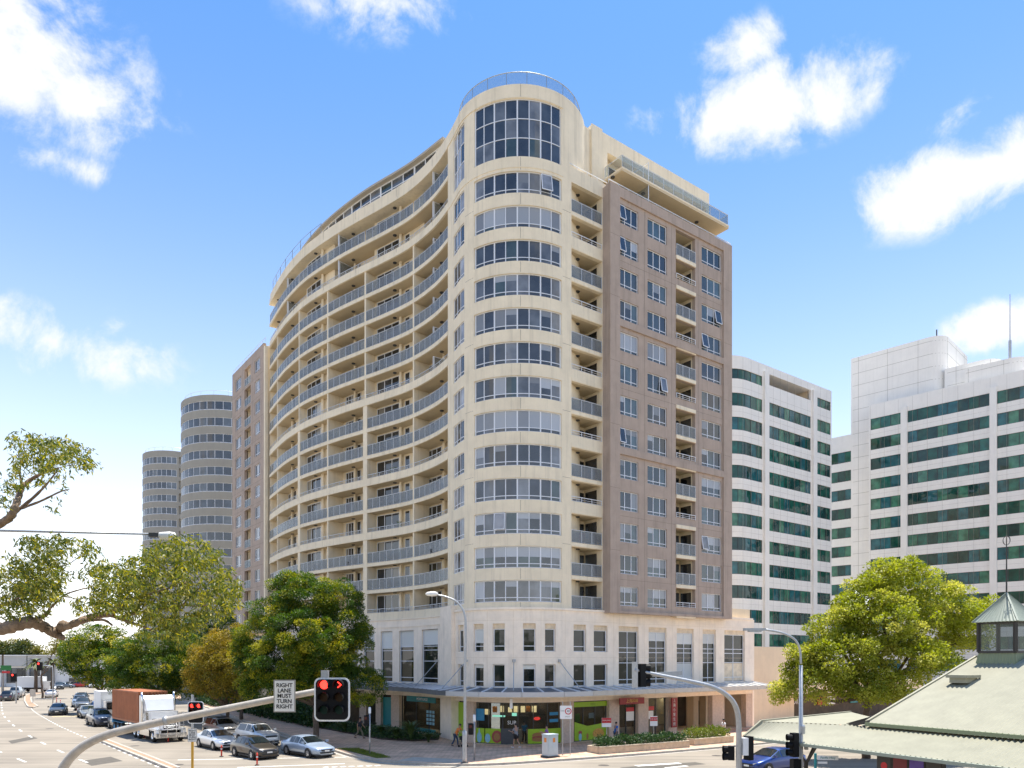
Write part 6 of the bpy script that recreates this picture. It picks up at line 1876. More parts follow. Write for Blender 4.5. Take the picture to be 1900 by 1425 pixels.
    for s in (1, -1):
        p = MB(); rz = V[-2][8][2]
        w1 = V[-3][5][1]
        p.add([(V[-3][0][0]+.15, s*(w1+.02), rz+.02), (V[-2][0][0]-.02, s*V[-2][5][1]*.99, rz), (V[-2][0][0]-.035, s*V[-2][5][1]*.66, rz-.01), (V[-2][0][0]-.05, s*V[-2][5][1]*.68, rz-.15), (V[-2][0][0]-.04, s*V[-2][5][1]*1.0, rz-.16), (V[-3][0][0]+.12, s*(w1+.025), rz-.13)], [(0, 1, 2, 3, 4, 5)])
        out['tl'].append(p.mesh('tail_light', M['tail']))
    p = MB(); p.box(xf-.28, xf-.02, -hw*.80, hw*.80, .17, .27); p.box(xr+.02, xr+.25, -hw*.8, hw*.8, .2, .3)
    for s in (1, -1): p.box(-c['wb']+.4, c['wb']-.4, min(s*hw*.86, s*hw*.93), max(s*hw*.86, s*hw*.93), .17, .27)
    out['skirt'] = p.mesh('lower_trim', M['plastic'])
    wr = c['wr']; p = MB(); p.lathe([(wr*.60, -.10), (wr*.94, -.11), (wr, -.07), (wr, .07), (wr*.94, .11), (wr*.60, .10)], (0, 0, 0), 22, 'y'); out['tyre'] = p.mesh('tyre', M['tyre'], True)
    p = MB(); p.lathe([(wr*.63, .04), (wr*.60, .09), (wr*.52, .085)], (0, 0, 0), 22, 'y')
    for q in range(5):
        a = 2*math.pi*q/5; p.bar((0, .085, 0), (wr*.6*math.cos(a), .075, wr*.6*math.sin(a)), .10, .03, (0, 1, 0))
    p.lathe([(.001, .105), (.06, .10), (.07, .06)], (0, 0, 0), 10, 'y'); 
    out['rim'] = p.mesh('rim', M['rim'])
    p = MB(); p.lathe([(0.01, .03), (wr*.62, .03)], (0, 0, 0), 18, 'y'); out['hubback'] = p.mesh('brake_disc', M['plastic'])
    p = MB(); p.lathe([(wr*1.0, 0.0), (wr*1.17, 0.0), (wr*1.17, -.14), (wr*1.0, -.14)], (0, 0, 0), 24, 'y'); p.lathe([(0.01, -.1), (wr*1.16, -.1)], (0, 0, 0), 24, 'y'); out['arch'] = p.mesh('wheel_arch', M['plastic'])
    i0 = c['sides'][0][0]; mx, mz = (V[i0][5][0]-.12), c['belt']+.05
    out['mir'] = []
    for s in (1, -1):
        p = MB(); y0 = s*(hw*.97); p.box(mx-.06, mx+.07, min(y0, y0+s*.2), max(y0, y0+s*.2), mz-.02, mz+.13); out['mir'].append(p)
    out['rails'] = None
    if k == 'suv':
        p = MB()
        for s in (1, -1): p.bar((.3, s*hw*.62, 1.73), (-1.7, s*hw*.62, 1.75), .04, .05)
        p.box(-.9, .25, -.42, .42, 1.725, 1.745)
        out['rails'] = p.mesh('roof_rail', M['plastic'])
    car_cache[k] = out
    return out
paints = {}
def paint(col, metal=0.35):
    key = tuple(col)
    if key not in paints: paints[key] = mat('car_paint', col, 0.32, metal=metal, coat=0.9, var=0.03, vscale=2)
    return paints[key]
def car(kind, label, loc, head, col, detail=2, group=None, lit=False, cat='car', plate=None):
    """head: direction the car faces (2D vector)"""
    m = car_meshes(kind); c = m['det']['c']
    rz = math.atan2(head[1], head[0])
    th = thing('parked_car' if detail < 0 else 'car', label, cat, (loc[0], loc[1], 0.006), rz, group)
    pm = paint(col)
    bm_ = m['det']['body'].mesh('body', pm, True)
    bo = link('body', bm_, th)
    link('windscreen', m['ws'], th); link('rear_window', m['rw'], th)
    for s in m['sides']: link('side_window', s, th)
    for s in (1, -1):
        for x in (c['wb'], -c['wb']):
            y = s*(c['W']/2-.09)
            ar = link('wheel_arch', m['arch'], th, (x, s*(c['W']/2+.008), c['wr']), 0 if s > 0 else math.pi)
            w_ = link('wheel', m['tyre'], th, (x, y+s*.005, c['wr']), 0 if s > 0 else math.pi)
            link('rim', m['rim'], w_); link('brake_disc', m['hubback'], w_)
    if detail >= 1:
        for h_ in m['hl']: link('headlight', h_, th)
        for t in m['tl']: link('tail_light', t, th)
        link('grille', m['grille'], th); link('lower_trim', m['skirt'], th)
        o = link('number_plate', m['plate_f'], th); link('number_plate', m['plate_r'], th)
        for p in m['mir']: p.build('mirror', pm, th)
        if m['rails']: link('roof_rail', m['rails'], th)
    return th
HD = (0.63, -0.777)
def hd(d): v = Vector((HD[0], HD[1])); v.rotate(Matrix.Rotation(R(d), 2)); return v
Q_ = 'cars queued at the lights'
car('sedan', 'silver-blue sedan at the head of the queue beside the verge', (-14.6, 53.6), hd(8), (0.36, 0.44, 0.55), group=Q_)
car('hatch', 'dark bronze hatchback second from the right in the queue', (-18.1, 52.7), hd(6), (0.055, 0.045, 0.036), group=Q_)
car('sedan', 'white sedan behind the bronze hatchback, nearest the red posts', (-22.9, 58.2), hd(4), (0.80, 0.80, 0.80), group=Q_)
car('suv', 'white SUV behind the silver-blue sedan', (-20.6, 60.6), hd(6), (0.74, 0.75, 0.76), group=Q_)
car('suv', 'champagne SUV with dark roof rails beside the truck cab', (-25.8, 66.6), hd(4), (0.42, 0.39, 0.35), group=Q_)
car('suv', 'dark blue SUV just behind the container trailer', (-43.0, 78.2), hd(2), (0.035, 0.05, 0.09), group=Q_)
car('sedan', 'dark brown sedan half hidden behind the container', (-38.6, 74.2), hd(2), (0.075, 0.07, 0.065), group=Q_)
car('sedan', 'grey-blue sedan in line behind the dark blue SUV', (-46.4, 84.0), hd(0), (0.16, 0.20, 0.25), group=Q_)
car('sedan', 'black sedan leading the second group up the road', (-56.8, 93.8), hd(-12), (0.03, 0.035, 0.038), group=Q_)
car('hatch', 'bright blue hatchback right of the black sedan', (-54.4, 98.5), hd(-6), (0.01, 0.13, 0.50), group=Q_)
car('suv', 'grey SUV behind the black sedan', (-59.0, 103.0), hd(-10), (0.13, 0.14, 0.15), group=Q_)
car('suv', 'pale blue SUV behind the grey one, under the trees', (-63.5, 110.0), hd(-10), (0.25, 0.32, 0.42), group=Q_)
car('suv', 'black SUV nearest the far tree trunks', (-59.0, 112.0), hd(-8), (0.03, 0.03, 0.035), group=Q_)
car('sedan', 'silver sedan third in line behind the container, under the trees', (-50.4, 89.0), hd(-2), (0.30, 0.32, 0.34), group=Q_)
car('hatch', 'white hatchback beside the bright blue hatchback', (-51.0, 94.5), hd(-4), (0.72, 0.73, 0.74), group=Q_)
car('suv', 'dark green SUV at the tail of the queue near the far trees', (-67.5, 117.5), hd(-12), (0.03, 0.05, 0.045), group=Q_)
car('sedan', 'white sedan at the very tail of the queue', (-71.5, 124.0), hd(-12), (0.74, 0.74, 0.74), group=Q_)
A_ = 'cars driving away at the left'
car('suv', 'dark grey SUV with red tail lights driving away beside the median nose', (-84.5, 126.0), (-0.36, 0.93), (0.05, 0.055, 0.065), group=A_)
car('van', 'pale grey van ahead of the dark SUV at the left', (-90.5, 137.0), (-0.4, 0.92), (0.45, 0.47, 0.48), group=A_, cat='van')
car('hatch', 'white hatchback at the far left edge', (-90.8, 128.5), (-0.4, 0.92), (0.78, 0.78, 0.78), group=A_)
car('sedan', 'white sedan right of the dark SUV near the median', (-84.5, 137.5), (-0.45, 0.9), (0.78, 0.78, 0.78), group=A_)
car('sedan', 'white car roof just peeping in at the bottom left edge', (-19.9, 37.0), (-0.63, 0.777), (0.78, 0.79, 0.80), group=A_)
P_ = 'cars parked by the showroom'
for i, (px_, py_, k, col, lab) in enumerate([(96, 1281, 'sedan', (.78,.78,.78), 'white sedan beside the white box truck'), (110, 1279, 'suv', (.07,.08,.09), 'dark SUV right of the white box truck'), (120, 1277, 'hatch', (.16,.2,.25), 'blue-grey hatchback in the showroom yard'), (132, 1275, 'sedan', (.10,.11,.12), 'charcoal sedan in the showroom yard'), (142, 1274, 'sedan', (.3,.34,.4), 'silver-blue sedan in the showroom yard'), (152, 1275.5, 'sedan', (.5,.03,.03), 'red sedan in the showroom yard'), (163, 1274, 'suv', (.75,.75,.75), 'white SUV in the showroom yard'), (174, 1276, 'sedan', (.7,.71,.72), 'white sedan farthest right in the showroom yard'), (40, 1274, 'suv', (.72,.72,.72), 'white SUV left of the white box truck')]):
    v = G(px_, py_); car(k, lab, (v.x, v.y), (math.cos(i*0.9-1.2), math.sin(i*0.9-1.2)) if i > 1 else (0.5, -0.85), col, 1, P_)
car('hatch', 'blue hatchback driving past the green-roofed pavilion at right', (15.9, 45.8), (-0.86, -0.5), (0.006, 0.035, 0.19))

# articulated truck with orange container
def truck():
    hv = hd(3); rz = math.atan2(hv.y, hv.x)
    f = G(318, 1377)      # nose on the ground
    base = Vector((f.x, f.y, 0)) - Vector((hv.x, hv.y, 0))*3.0
    base.z = 0.006
    th = thing('prime_mover', 'white bonneted prime mover hauling an orange container', 'truck', base, rz)
    wht = paint((0.80, 0.80, 0.80), 0.05)
    def pt(name, mb, m, parent=None, smooth=False): return mb.build(name, m, parent or th, smooth)
    b = MB(); b.box(-3.2, 2.6, -.45, .45, .55, .95); pt('chassis', b, M['plastic'])
    b = MB(); b.prism([(-.2, -1.18), (1.05, -1.18), (1.2, -1.05), (1.2, 1.05), (1.05, 1.18), (-.2, 1.18)], 1.0, 2.45); pt('cab', b, wht)
    b = MB()
    b.add([(-1.6,-1.2,1.0),(-.2,-1.2,1.0),(-.2,1.2,1.0),(-1.6,1.2,1.0),(-1.6,-1.2,3.75),(-.6,-1.2,3.75),(-.6,1.2,3.75),(-1.6,1.2,3.75),(-.2,-1.2,2.45),(-.2,1.2,2.45)], [(0,1,8,5,4),(3,7,6,9,2),(0,4,7,3),(1,2,9,8),(0,3,2,1)])
    pt('sleeper', b, wht)
    b = MB(); b.add([(-.6,-1.2,3.75),(-.6,1.2,3.75),(-1.6,1.2,3.75),(-1.6,-1.2,3.75),(.25,-1.08,2.5),(.25,1.08,2.5),(-.25,-1.18,3.5),(-.25,1.18,3.5)], [(0,1,2,3),(6,7,1,0),(4,5,7,6),(0,4,6),(1,7,5)]); b.add([(-.2,-1.2,2.46),(.25,-1.08,2.5),(-.6,-1.2,3.75)], [(0,1,2)]); b.add([(-.2,1.2,2.46),(.25,1.08,2.5),(-.6,1.2,3.75)], [(0,2,1)])
    pt('roof_fairing', b, wht)
    b = MB(); b.prism([(1.2, -.95), (2.75, -.78), (2.9, -.62), (2.9, .62), (2.75, .78), (1.2, .95)], 1.0, 1.62); b.add([(1.2,-.95,1.62),(2.75,-.78,1.62),(2.75,.78,1.62),(1.2,.95,1.62),(1.2,-.85,1.78),(2.5,-.6,1.70),(2.5,.6,1.70),(1.2,.85,1.78)], [(4,5,6,7),(0,1,5,4),(1,2,6,5),(2,3,7,6)]); pt('bonnet', b, wht, smooth=False)
    b = MB(); b.add([(1.215,-.98,1.80),(1.215,.98,1.80),(1.06,1.0,2.40),(1.06,-1.0,2.40)], [(0,1,2,3)]); ws = pt('windscreen', b, M['car_glass'])
    for s in (1, -1):
        b = MB(); b.add([(.1,s*1.19,1.75),(.95,s*1.19,1.75),(.85,s*1.19,2.38),(.1,s*1.19,2.38)], [(0,1,2,3)]); pt('side_window', b, M['car_glass'])
        b = MB(); b.add([(-.9,s*1.21,2.5),(-.5,s*1.21,2.5),(-.5,s*1.21,2.85),(-.9,s*1.21,2.85)], [(0,1,2,3)]); pt('side_window', b, M['car_glass'])
        b = MB(); b.prism([(1.35, s*.8), (2.75, s*.75), (2.98, s*.9), (2.9, s*1.22), (1.35, s*1.22)] if s > 0 else [(1.35, s*1.22), (2.9, s*1.22), (2.98, s*.9), (2.75, s*.75), (1.35, s*.8)], .95, 1.12)
        b.prism([(2.55, s*.8), (2.95, s*.8), (2.9, s*1.22), (2.55, s*1.22)] if s > 0 else [(2.55, s*1.22), (2.9, s*1.22), (2.95, s*.8), (2.55, s*.8)], .45, .96); pt('mudguard', b, wht)
        b = MB(); b.box(-1.5, 1.1, min(s*.85, s*1.2), max(s*.85, s*1.2), .42, .98); pt('fuel_tank', b, M['chrome'])
        b = MB(); b.tube([(-.35, s*1.3, 1.0), (-.35, s*1.3, 3.6), (-.5, s*1.3, 4.05)], [.1, .1, .09], 9); pt('exhaust_stack', b, M['chrome'], smooth=True)
        b = MB(); b.bar((1.0, s*1.2, 2.2), (1.15, s*1.5, 2.2), .04); b.box(1.08, 1.2, min(s*1.45, s*1.65), max(s*1.45, s*1.65), 1.75, 2.35); pt('mirror', b, M['chrome'])
        b = MB(); b.lathe([(.01, .06), (.12, .05), (.14, 0)], (2.93, s*.98, 1.02), 12, 'x'); pt('headlight', b, M['headlight'])
        for x in (2.0, -1.9, -3.0):
            b = MB(); r_ = .5
            b.lathe([(.26, -.14), (r_*.95, -.15), (r_, -.1), (r_, .1), (r_*.95, .15), (.26, .12)], (0, 0, 0), 22, 'y'); w_ = b.build('wheel', M['tyre'], th, True, (x, s*1.05, .5))
            b = MB(); b.lathe([(.27, s*.12), (.24, s*.16), (.12, s*.10), (.11, s*.18), (.01, s*.18)], (0, 0, 0), 16, 'y'); b.build('rim', M['chrome'], w_)
    b = MB(); b.box(2.86, 2.93, -.58, .58, .95, 1.6); g_ = pt('grille', b, M['plastic'])
    for i in range(6): b = MB(); b.box(2.93, 2.96, -.56, .56, 1.0+i*.1, 1.04+i*.1); pt('grille_bar', b, M['chrome'], g_)
    b = MB(); b.box(2.9, 3.12, -1.2, 1.2, .38, .78)
    for y in (-.95, -.35, .35, .95): b.bar((3.1, y, .45), (3.16, y, 1.75), .06)
    for z in (1.1, 1.4, 1.72): b.bar((3.15, -1.0, z), (3.15, 1.0, z), .055)
    pt('bull_bar', b, M['chrome'])
    # trailer and container
    tb = base
    tr = thing('trailer', 'blue-framed skeletal trailer under the orange container', 'trailer', base, rz)
    b = MB(); b.box(-10.3, -2.2, -.5, .5, 1.0, 1.25); b.box(-10.3, -10.0, -1.2, 1.2, .9, 1.25); b.build('frame', M['blue'], tr)
    for x in (-9.7, -8.5, -7.3):
        for s in (1, -1):
            b = MB(); b.lathe([(.26, -.14), (.47, -.15), (.5, -.1), (.5, .1), (.47, .15), (.26, .12)], (0, 0, 0), 20, 'y'); w_ = b.build('wheel', M['tyre'], tr, True, (x, s*1.0, .5))
            b = MB(); b.lathe([(.27, s*.12), (.2, s*.15), (.01, s*.1)], (0, 0, 0), 14, 'y'); b.build('rim', M['blue'], w_)
            b = MB(); b.box(x-.5, x+.5, min(s*.85, s*1.2), max(s*.85, s*1.2), 1.02, 1.06); b.build('mudguard', M['blue'], tr)
    co = thing('shipping_container', 'orange-brown corrugated shipping container on the trailer', 'container', base, rz)
    M['container'] = mat('container_paint', (0.37, 0.125, 0.05), 0.6, var=0.16, vscale=1.2, streak=0.25)
    x0, x1, zb, zt, hw = -10.1, -1.9, 1.28, 4.05, 1.22
    b = MB(); b.box(x0+.06, x1-.06, -hw+.08, hw-.08, zb+.05, zt-.03); b.build('shell', M['container'], co)
    b = MB()
    for s in (1, -1):
        b.box(x0, x1, min(s*hw, s*(hw-.12)), max(s*hw, s*(hw-.12)), zb, zb+.16); b.box(x0, x1, min(s*hw, s*(hw-.1)), max(s*hw, s*(hw-.1)), zt-.1, zt)
        for x in (x0, x1-.15): b.box(x, x+.15, min(s*hw, s*(hw-.15)), max(s*hw, s*(hw-.15)), zb+.16, zt-.1)
    for x in (x0, x1-.1): b.box(x, x+.1, -hw+.12, hw-.12, zt-.12, zt-.002); b.box(x, x+.1, -hw+.12, hw-.12, zb, zb+.15)
    b.build('frame', M['container'], co)
    for s in (1, -1):
        b = MB(); n = 62; vs = []
        for i in range(n*2):
            x = x0+.15+(x1-x0-.3)*i/(n*2-1); y = s*(hw-.015 if (i//2) % 2 else hw-.075)
            vs += [(x, y, zb+.16), (x, y, zt-.1)]
        b.add(vs, [(2*i, 2*i+2, 2*i+3, 2*i+1) for i in range(n*2-1)]); b.build('corrugated_side', M['container'], co)
    b = MB(); n = 16; vs = []
    for i in range(n*2):
        y = -hw+.15+(2*hw-.3)*i/(n*2-1); x = x1-.01 if (i//2) % 2 else x1-.06
        vs += [(x, y, zb+.15), (x, y, zt-.12)]
    b.add(vs, [(2*i, 2*i+2, 2*i+3, 2*i+1) for i in range(n*2-1)]); b.build('corrugated_end', M['container'], co)
truck()
def box_truck(label, px_, py_, hv, L, grp):
    v = G(px_, py_); rz = math.atan2(hv[1], hv[0])
    th = thing('box_truck', label, 'truck', (v.x, v.y, .006), rz, grp)
    b = MB(); b.box(-L/2, L/2-1.6, -1.2, 1.2, 1.0, 3.3); b.build('cargo_box', M['white'], th)
    b = MB(); b.prism([(L/2-1.5, -1.05), (L/2, -1.0), (L/2, 1.0), (L/2-1.5, 1.05)], .55, 2.3); b.build('cab', paint((.75, .75, .75), .05), th)
    b = MB(); b.add([(L/2+.01, -.9, 1.35), (L/2+.01, .9, 1.35), (L/2+.01, .9, 2.15), (L/2+.01, -.9, 2.15)], [(0,1,2,3)]); b.build('windscreen', M['car_glass'], th)
    b = MB(); b.box(-L/2, L/2-.3, -.4, .4, .6, .98); b.build('chassis', M['plastic'], th)
    for x in (L/2-.8, -L/2+1.1):
        for s in (1, -1):
            b = MB(); b.lathe([(.01, .1), (.4, .12), (.45, .08), (.45, -.08), (.4, -.12)], (0, 0, 0), 16, 'y'); b.build('wheel', M['tyre'], th, True, (x, s*.98, .45))
BT = 'white box trucks'
box_truck('white box truck crossing behind the signals before the showroom', 67, 1284, (1, .1), 6.4, BT)
box_truck('small white box truck squeezed behind the orange container', 205, 1336, hd(0), 5.6, BT)

# ================================================================== street furniture
def signal_head(parent, c, right, up_, out, w_, h_, cols, lit, board=True, k=1.0):
    """traffic signal: backing board with lamps; right/out are world 2D axes"""
    rx = Vector((*right, 0)); ou = Vector((*out, 0)); c = Vector(c)
    def P(u, v, d): return c + rx*u + Vector((0, 0, v)) + ou*d
    org = Vector(parent.location)
    def rr_poly(w, h, r, d, n=6):
        pts = []
        for sx, sy, a0_ in ((1, 1, 0), (-1, 1, 90), (-1, -1, 180), (1, -1, 270)):
            for i in range(n+1):
                a = R(a0_+90*i/n); pts.append(P(sx*(w/2-r)+r*math.cos(a), sy*(h/2-r)+r*math.sin(a), d))
        return pts
    def plate(w, h, r, d0, d1, name, m, par):
        a, b_ = rr_poly(w, h, r, d0), rr_poly(w, h, r, d1); n = len(a)
        b = MB(org); b.add(a+b_, [tuple(range(n))[::-1], tuple(range(n, 2*n))]+[(i, (i+1) % n, n+(i+1) % n, n+i) for i in range(n)]); return b.build(name, m, par)
    r = 0.16*k
    hd_ = plate(w_, h_, r, -0.02, 0.0, 'backing_board', M['white'], parent)
    plate(w_-.09*k, h_-.09*k, r*.8, 0.002, 0.012, 'board_face', M['black'], hd_)
    ncol = len(cols)
    for ci, col in enumerate(cols):
        u = (ci-(ncol-1)/2)*0.40*k
        for ri, name in enumerate(col):
            v = (1-ri)*0.33*k + 0.06*k
            b = MB(org); n = 18
            vs = [P(u+.115*k*math.cos(2*math.pi*i/n), v+.115*k*math.sin(2*math.pi*i/n), 0.03) for i in range(n)]
            if lit.get((ci, ri)) == 'arrow':
                b2 = MB(org)
                for (p, q) in (((-.04, .075), (.05, 0)), ((.05, 0), (-.04, -.075))):
                    b2.bar(P(u+p[0]*k, v+p[1]*k, .04), P(u+q[0]*k, v+q[1]*k, .04), .05*k, .02)
                b2.build('arrow_lamp', M['red_lamp'], hd_); m = M['black']
            elif lit.get((ci, ri)): m = M['red_lamp']
            else: m = M[name]
            b.add(vs, [tuple(range(n))]); b.build('lens', m, hd_)
            # visor: open half tube
            b = MB(org); vs = []; n2_ = 12
            for i in range(n2_+1):
                a = R(-25+230*i/n2_)
                vs += [P(u+.135*k*math.cos(a), v+.135*k*math.sin(a), .012), P(u+.135*k*math.cos(a), v+.135*k*math.sin(a), .24*k)]
            b.add(vs, [(2*i, 2*i+2, 2*i+3, 2*i+1) for i in range(n2_)]); b.build('visor', M['black'], hd_)
    return hd_
six = [['red_off', 'amber_off', 'green_off'], ['red_off', 'amber_off', 'green_off']]
def sign_plate(parent, c, w_, h_, rz, lines, size, face=None, border=True):
    org = Vector(parent.location)
    b = MB(org); b.obox(c, w_, 0.02, h_, rz); s = b.build('sign_plate', M['sign_border'] if border else (face or M['white_sign']), parent)
    if border:
        d = Vector((math.sin(rz), -math.cos(rz), 0)); b = MB(org); b.obox(Vector(c)+d*.012, w_-.055, 0.004, h_-.055, rz); b.build('sign_face', face or M['white_sign'], s)
    n = len(lines); d = Vector((math.sin(rz), -math.cos(rz), 0))
    for i, t in enumerate(lines):
        z = (n-1)/2-i
        text_obj(t, size, Vector(c)+d*.018+Vector((0, 0, z*h_*0.82/n))-org, (R(90), 0, rz), M['sign_black'], 'lettering', s, bold=size*0.018)
    return s

# near mast arm with the six-lamp signal
YM = 19.6
ml = thing('signal_mast', 'long grey mast arm with a six-lamp red signal and turn sign', 'traffic light', (AT(96, 1225, YM).x, YM, 0))
arm = [(97, 1640), (98, 1520), (104, 1460), (120, 1420), (150, 1388), (195, 1365), (250, 1350), (330, 1333), (420, 1315), (500, 1299), (575, 1285), (604, 1279)]
pts = [AT(x, y, YM) for x, y in arm]; pts[0].z = 0.0
pts = catmull(pts, 6); k = len(pts)
b = MB(ml.location); b.tube(pts, [0.135-0.055*i/(k-1) for i in range(k)], 14); b.build('arm', M['galv_warm'], ml, True)
c = AT(305, 1338, YM); c2_ = AT(312, 1336.6, YM); b = MB(ml.location); b.tube([c, c2_], 0.125, 14); b.build('joint_collar', M['galv'], ml, True)
sc_ = YM/F
signal_head(ml, AT(616, 1298, YM-.28), (1, -0.04), (0, 0, 1), (0.02, -1), 66*sc_, 80*sc_, six, {(0, 0): True, (1, 0): 'arrow'}, k=0.98)
b = MB(ml.location); c = AT(603, 1251, YM-.2); b.obox(c, .18, .12, .20, 0); c = AT(600, 1290, YM-.14); b.obox(c, .16, .2, .9, 0); b.build('bracket', M['galv'], ml)
c = AT(622, 1300, YM-.1); b = MB(ml.location); b.obox(c, .5, .26, 1.0, 0); b.build('lamp_housing', M['black'], ml)
sign_plate(ml, AT(528, 1291.5, YM-.16), 40*sc_, 59.5*sc_, 0.0, ['RIGHT', 'LANE', 'MUST', 'TURN', 'RIGHT'], 0.145)

# second signal on the median with the small sign and yellow post
YS = 44.5
ms = thing('signal_post', 'median signal post with yellow base and small turn sign', 'traffic light', (AT(357, 1225, YS).x, YS, 0))
b = MB(ms.location); x0 = ms.location.x; b.tube([(x0, YS, 2.6), (x0, YS, 4.75)], .07, 10); b.build('post', M['galv'], ms)
M['yellow_post'] = mat('yellow_post', (0.62, 0.33, 0.03), 0.5)
b = MB(ms.location); b.tube([(x0, YS, 0), (x0, YS, 2.6)], .075, 10); b.build('post_base', M['yellow_post'], ms)
signal_head(ms, AT(363, 1322, YS-.2), (1, -.05), 0, (0.03, -1), 30*YS/F, 41*YS/F, six, {(0, 0): True, (1, 0): True}, k=1.02)
sign_plate(ms, AT(357, 1364, YS-.12), 17*YS/F, 25*YS/F, 0.0, ['RIGHT', 'LANE', 'MUST', 'TURN', 'RIGHT'], 0.15)

# mast arm on the right, seen from behind
YR = 27.0
mr_ = thing('signal_mast', 'curved grey mast arm at right carrying a signal seen from behind', 'traffic light', (AT(1371, 1225, YR).x, YR, 0))
arm = [(1371, 1620), (1371, 1500), (1371, 1400), (1370, 1335), (1362, 1305), (1345, 1287), (1320, 1274), (1280, 1264), (1230, 1254), (1178, 1243)]
pts = [AT(x, y, YR-0.12*i) for i, (x, y) in enumerate(arm)]; pts[0].z = 0
pts = catmull(pts, 6); k = len(pts)
b = MB(mr_.location); b.tube(pts, [0.115-0.06*i/(k-1) for i in range(k)], 12); b.build('arm', M['galv'], mr_, True)
b = MB(mr_.location); c = AT(1189, 1253, YR-1.0); b.obox(c, .24, .3, .80, 0.5)
for dz in (-.26, 0, .26): b.lathe([(.02, 0), (.12, 0), (.135, .2)], (c.x+.13, c.y+.06, c.z+dz), 12, 'x')
hs_ = b.build('signal_housing', M['black'], mr_)
b = MB(mr_.location); c = AT(1178, 1252, YR-1.0); b.obox(c, .02, .42, .9, .3); b.build('backing_board', M['galv'], hs_)
b = MB(mr_.location); c = AT(1232, 1252, YR-.9); b.bar(AT(1211, 1252, YR-.8), AT(1265, 1249, YR-.8), .1, .16); b.build('street_name_blade', M['galv'], mr_)
b = MB(mr_.location); c = AT(1381, 1385, YR-.2); b.obox(c, .22, .25, .62, .2); b.build('controller_box', M['white'], mr_)
b = MB(mr_.location); c = AT(1389, 1388, YR-.15); b.obox(c, .2, .3, .85, .4); b.build('signal_housing', M['black'], mr_)
b = MB(mr_.location); c = AT(1357, 1397, YR); b.obox(c, .22, .3, .5, -.3)
for dz in (-.13, .13): b.lathe([(.02, 0), (.12, 0), (.14, -.2)], (c.x-.1, c.y, c.z+dz), 12, 'x')
b.build('signal_housing', M['black'], mr_)

# near signal pole left of the pavilion, with a street light
YP2 = 30.0
pp = thing('signal_post', 'grey pole with black signals and street light arm by the pavilion', 'traffic light', (AT(1486, 1225, YP2).x, YP2, 0))
x0 = pp.location.x
b = MB(pp.location); b.tube([(x0, YP2, 0), (x0, YP2, 2.5), (x0, YP2, 6.6)], [.11, .09, .07], 10)
b.tube(catmull([AT(1486, 1232, YP2), AT(1484, 1205, YP2), AT(1474, 1186, YP2), AT(1450, 1174, YP2), AT(1420, 1168, YP2)], 5), .045, 8); b.build('pole', M['galv'], pp, True)
b = MB(pp.location); c = AT(1400, 1168, YP2); b.obox(c, .85, .26, .10, 0); b.obox(c-Vector((0, 0, .07)), .5, .2, .06, 0); b.build('lamp_head', M['galv'], pp)
b = MB(pp.location); c = AT(1474, 1382, YP2-.2); b.obox(c, .24, .28, .95, .3)
for dz in (-.3, 0, .3): b.lathe([(.02, 0), (.115, 0), (.135, -.22)], (c.x-.1, c.y-.03, c.z+dz), 12, 'x')
b.build('signal_housing', M['black'], pp)
b = MB(pp.location); c = AT(1476, 1420, YP2-.2); b.obox(c, .34, .28, .5, .2); b.build('signal_housing', M['black'], pp)
b = MB(pp.location); c = AT(1496, 1384, YP2-.1); b.obox(c, .12, .14, .3, 0); b.build('push_button_box', M['galv'], pp)
b = MB(pp.location); b.lathe([(.10, 0), (.105, .3), (.07, .36), (.01, .37)], (AT(1489, 1360, YP2-.1).x, YP2-.1, AT(1489, 1361, YP2).z), 12); b.build('cap', M['galv'], pp)

# street light at the corner
YL = 48.6
sl_ = thing('street_light', 'tall grey street light on the corner with curved arm and oval lamp', 'street light', (AT(862, 1225, YL).x, YL, 0.12))
x0 = sl_.location.x
pts = [Vector((x0, YL, 0.12)), Vector((x0, YL, 2.2)), Vector((x0+.02, YL, 2.25)), Vector((x0+.03, YL, 6.0))] + [AT(x, y, YL) for x, y in ((864, 1180), (863.5, 1150), (858, 1130), (845, 1115), (826, 1107), (812, 1104))]
b = MB(sl_.location); b.tube(catmull(pts, 5), [.15]*6 + [.10-.05*i/40 for i in range(40)], 12); b.build('pole', M['galv'], sl_, True)
b = MB(sl_.location); c = AT(801, 1102, YL); b.lathe([(.01, -.42), (.12, -.3), (.17, 0), (.15, .25), (.06, .42)], (c.x, c.y, c.z), 12, 'x'); b.build('lamp_head', M['white_sign'], sl_, True)
b = MB(sl_.location); b.lathe([(.26, 0), (.26, .03), (.01, .04)], (x0, YL, .13), 14); b.build('base_plate', M['dark'], sl_)
# near street light arm in the upper left
YN = 19.0
sn = thing('street_light', 'street light head on a thin straight arm entering from the left edge', 'street light', (AT(-130, 1225, YN).x, YN, 0))
x0 = sn.location.x
b = MB(sn.location); b.tube([(x0, YN, 0), (x0, YN, 5), AT(-130, 980, YN)], [.13, .10, .07], 10); b.tube([AT(-130, 980, YN), AT(0, 984.5, YN), AT(278, 991, YN)], [.035, .032, .026], 8); b.build('pole', M['galv'], sn, True)
b = MB(sn.location); c = AT(287, 993, YN); b.obox(c, .24, .17, .10, 0); b.build('lamp_neck', M['dark'], sn)
b = MB(sn.location); c = AT(310, 994, YN); b.lathe([(.02, -.22), (.09, -.18), (.105, .05), (.085, .19), (.01, .22)], (c.x, c.y, c.z), 12, 'x'); b.build('lamp_head', M['white_sign'], sn, True)

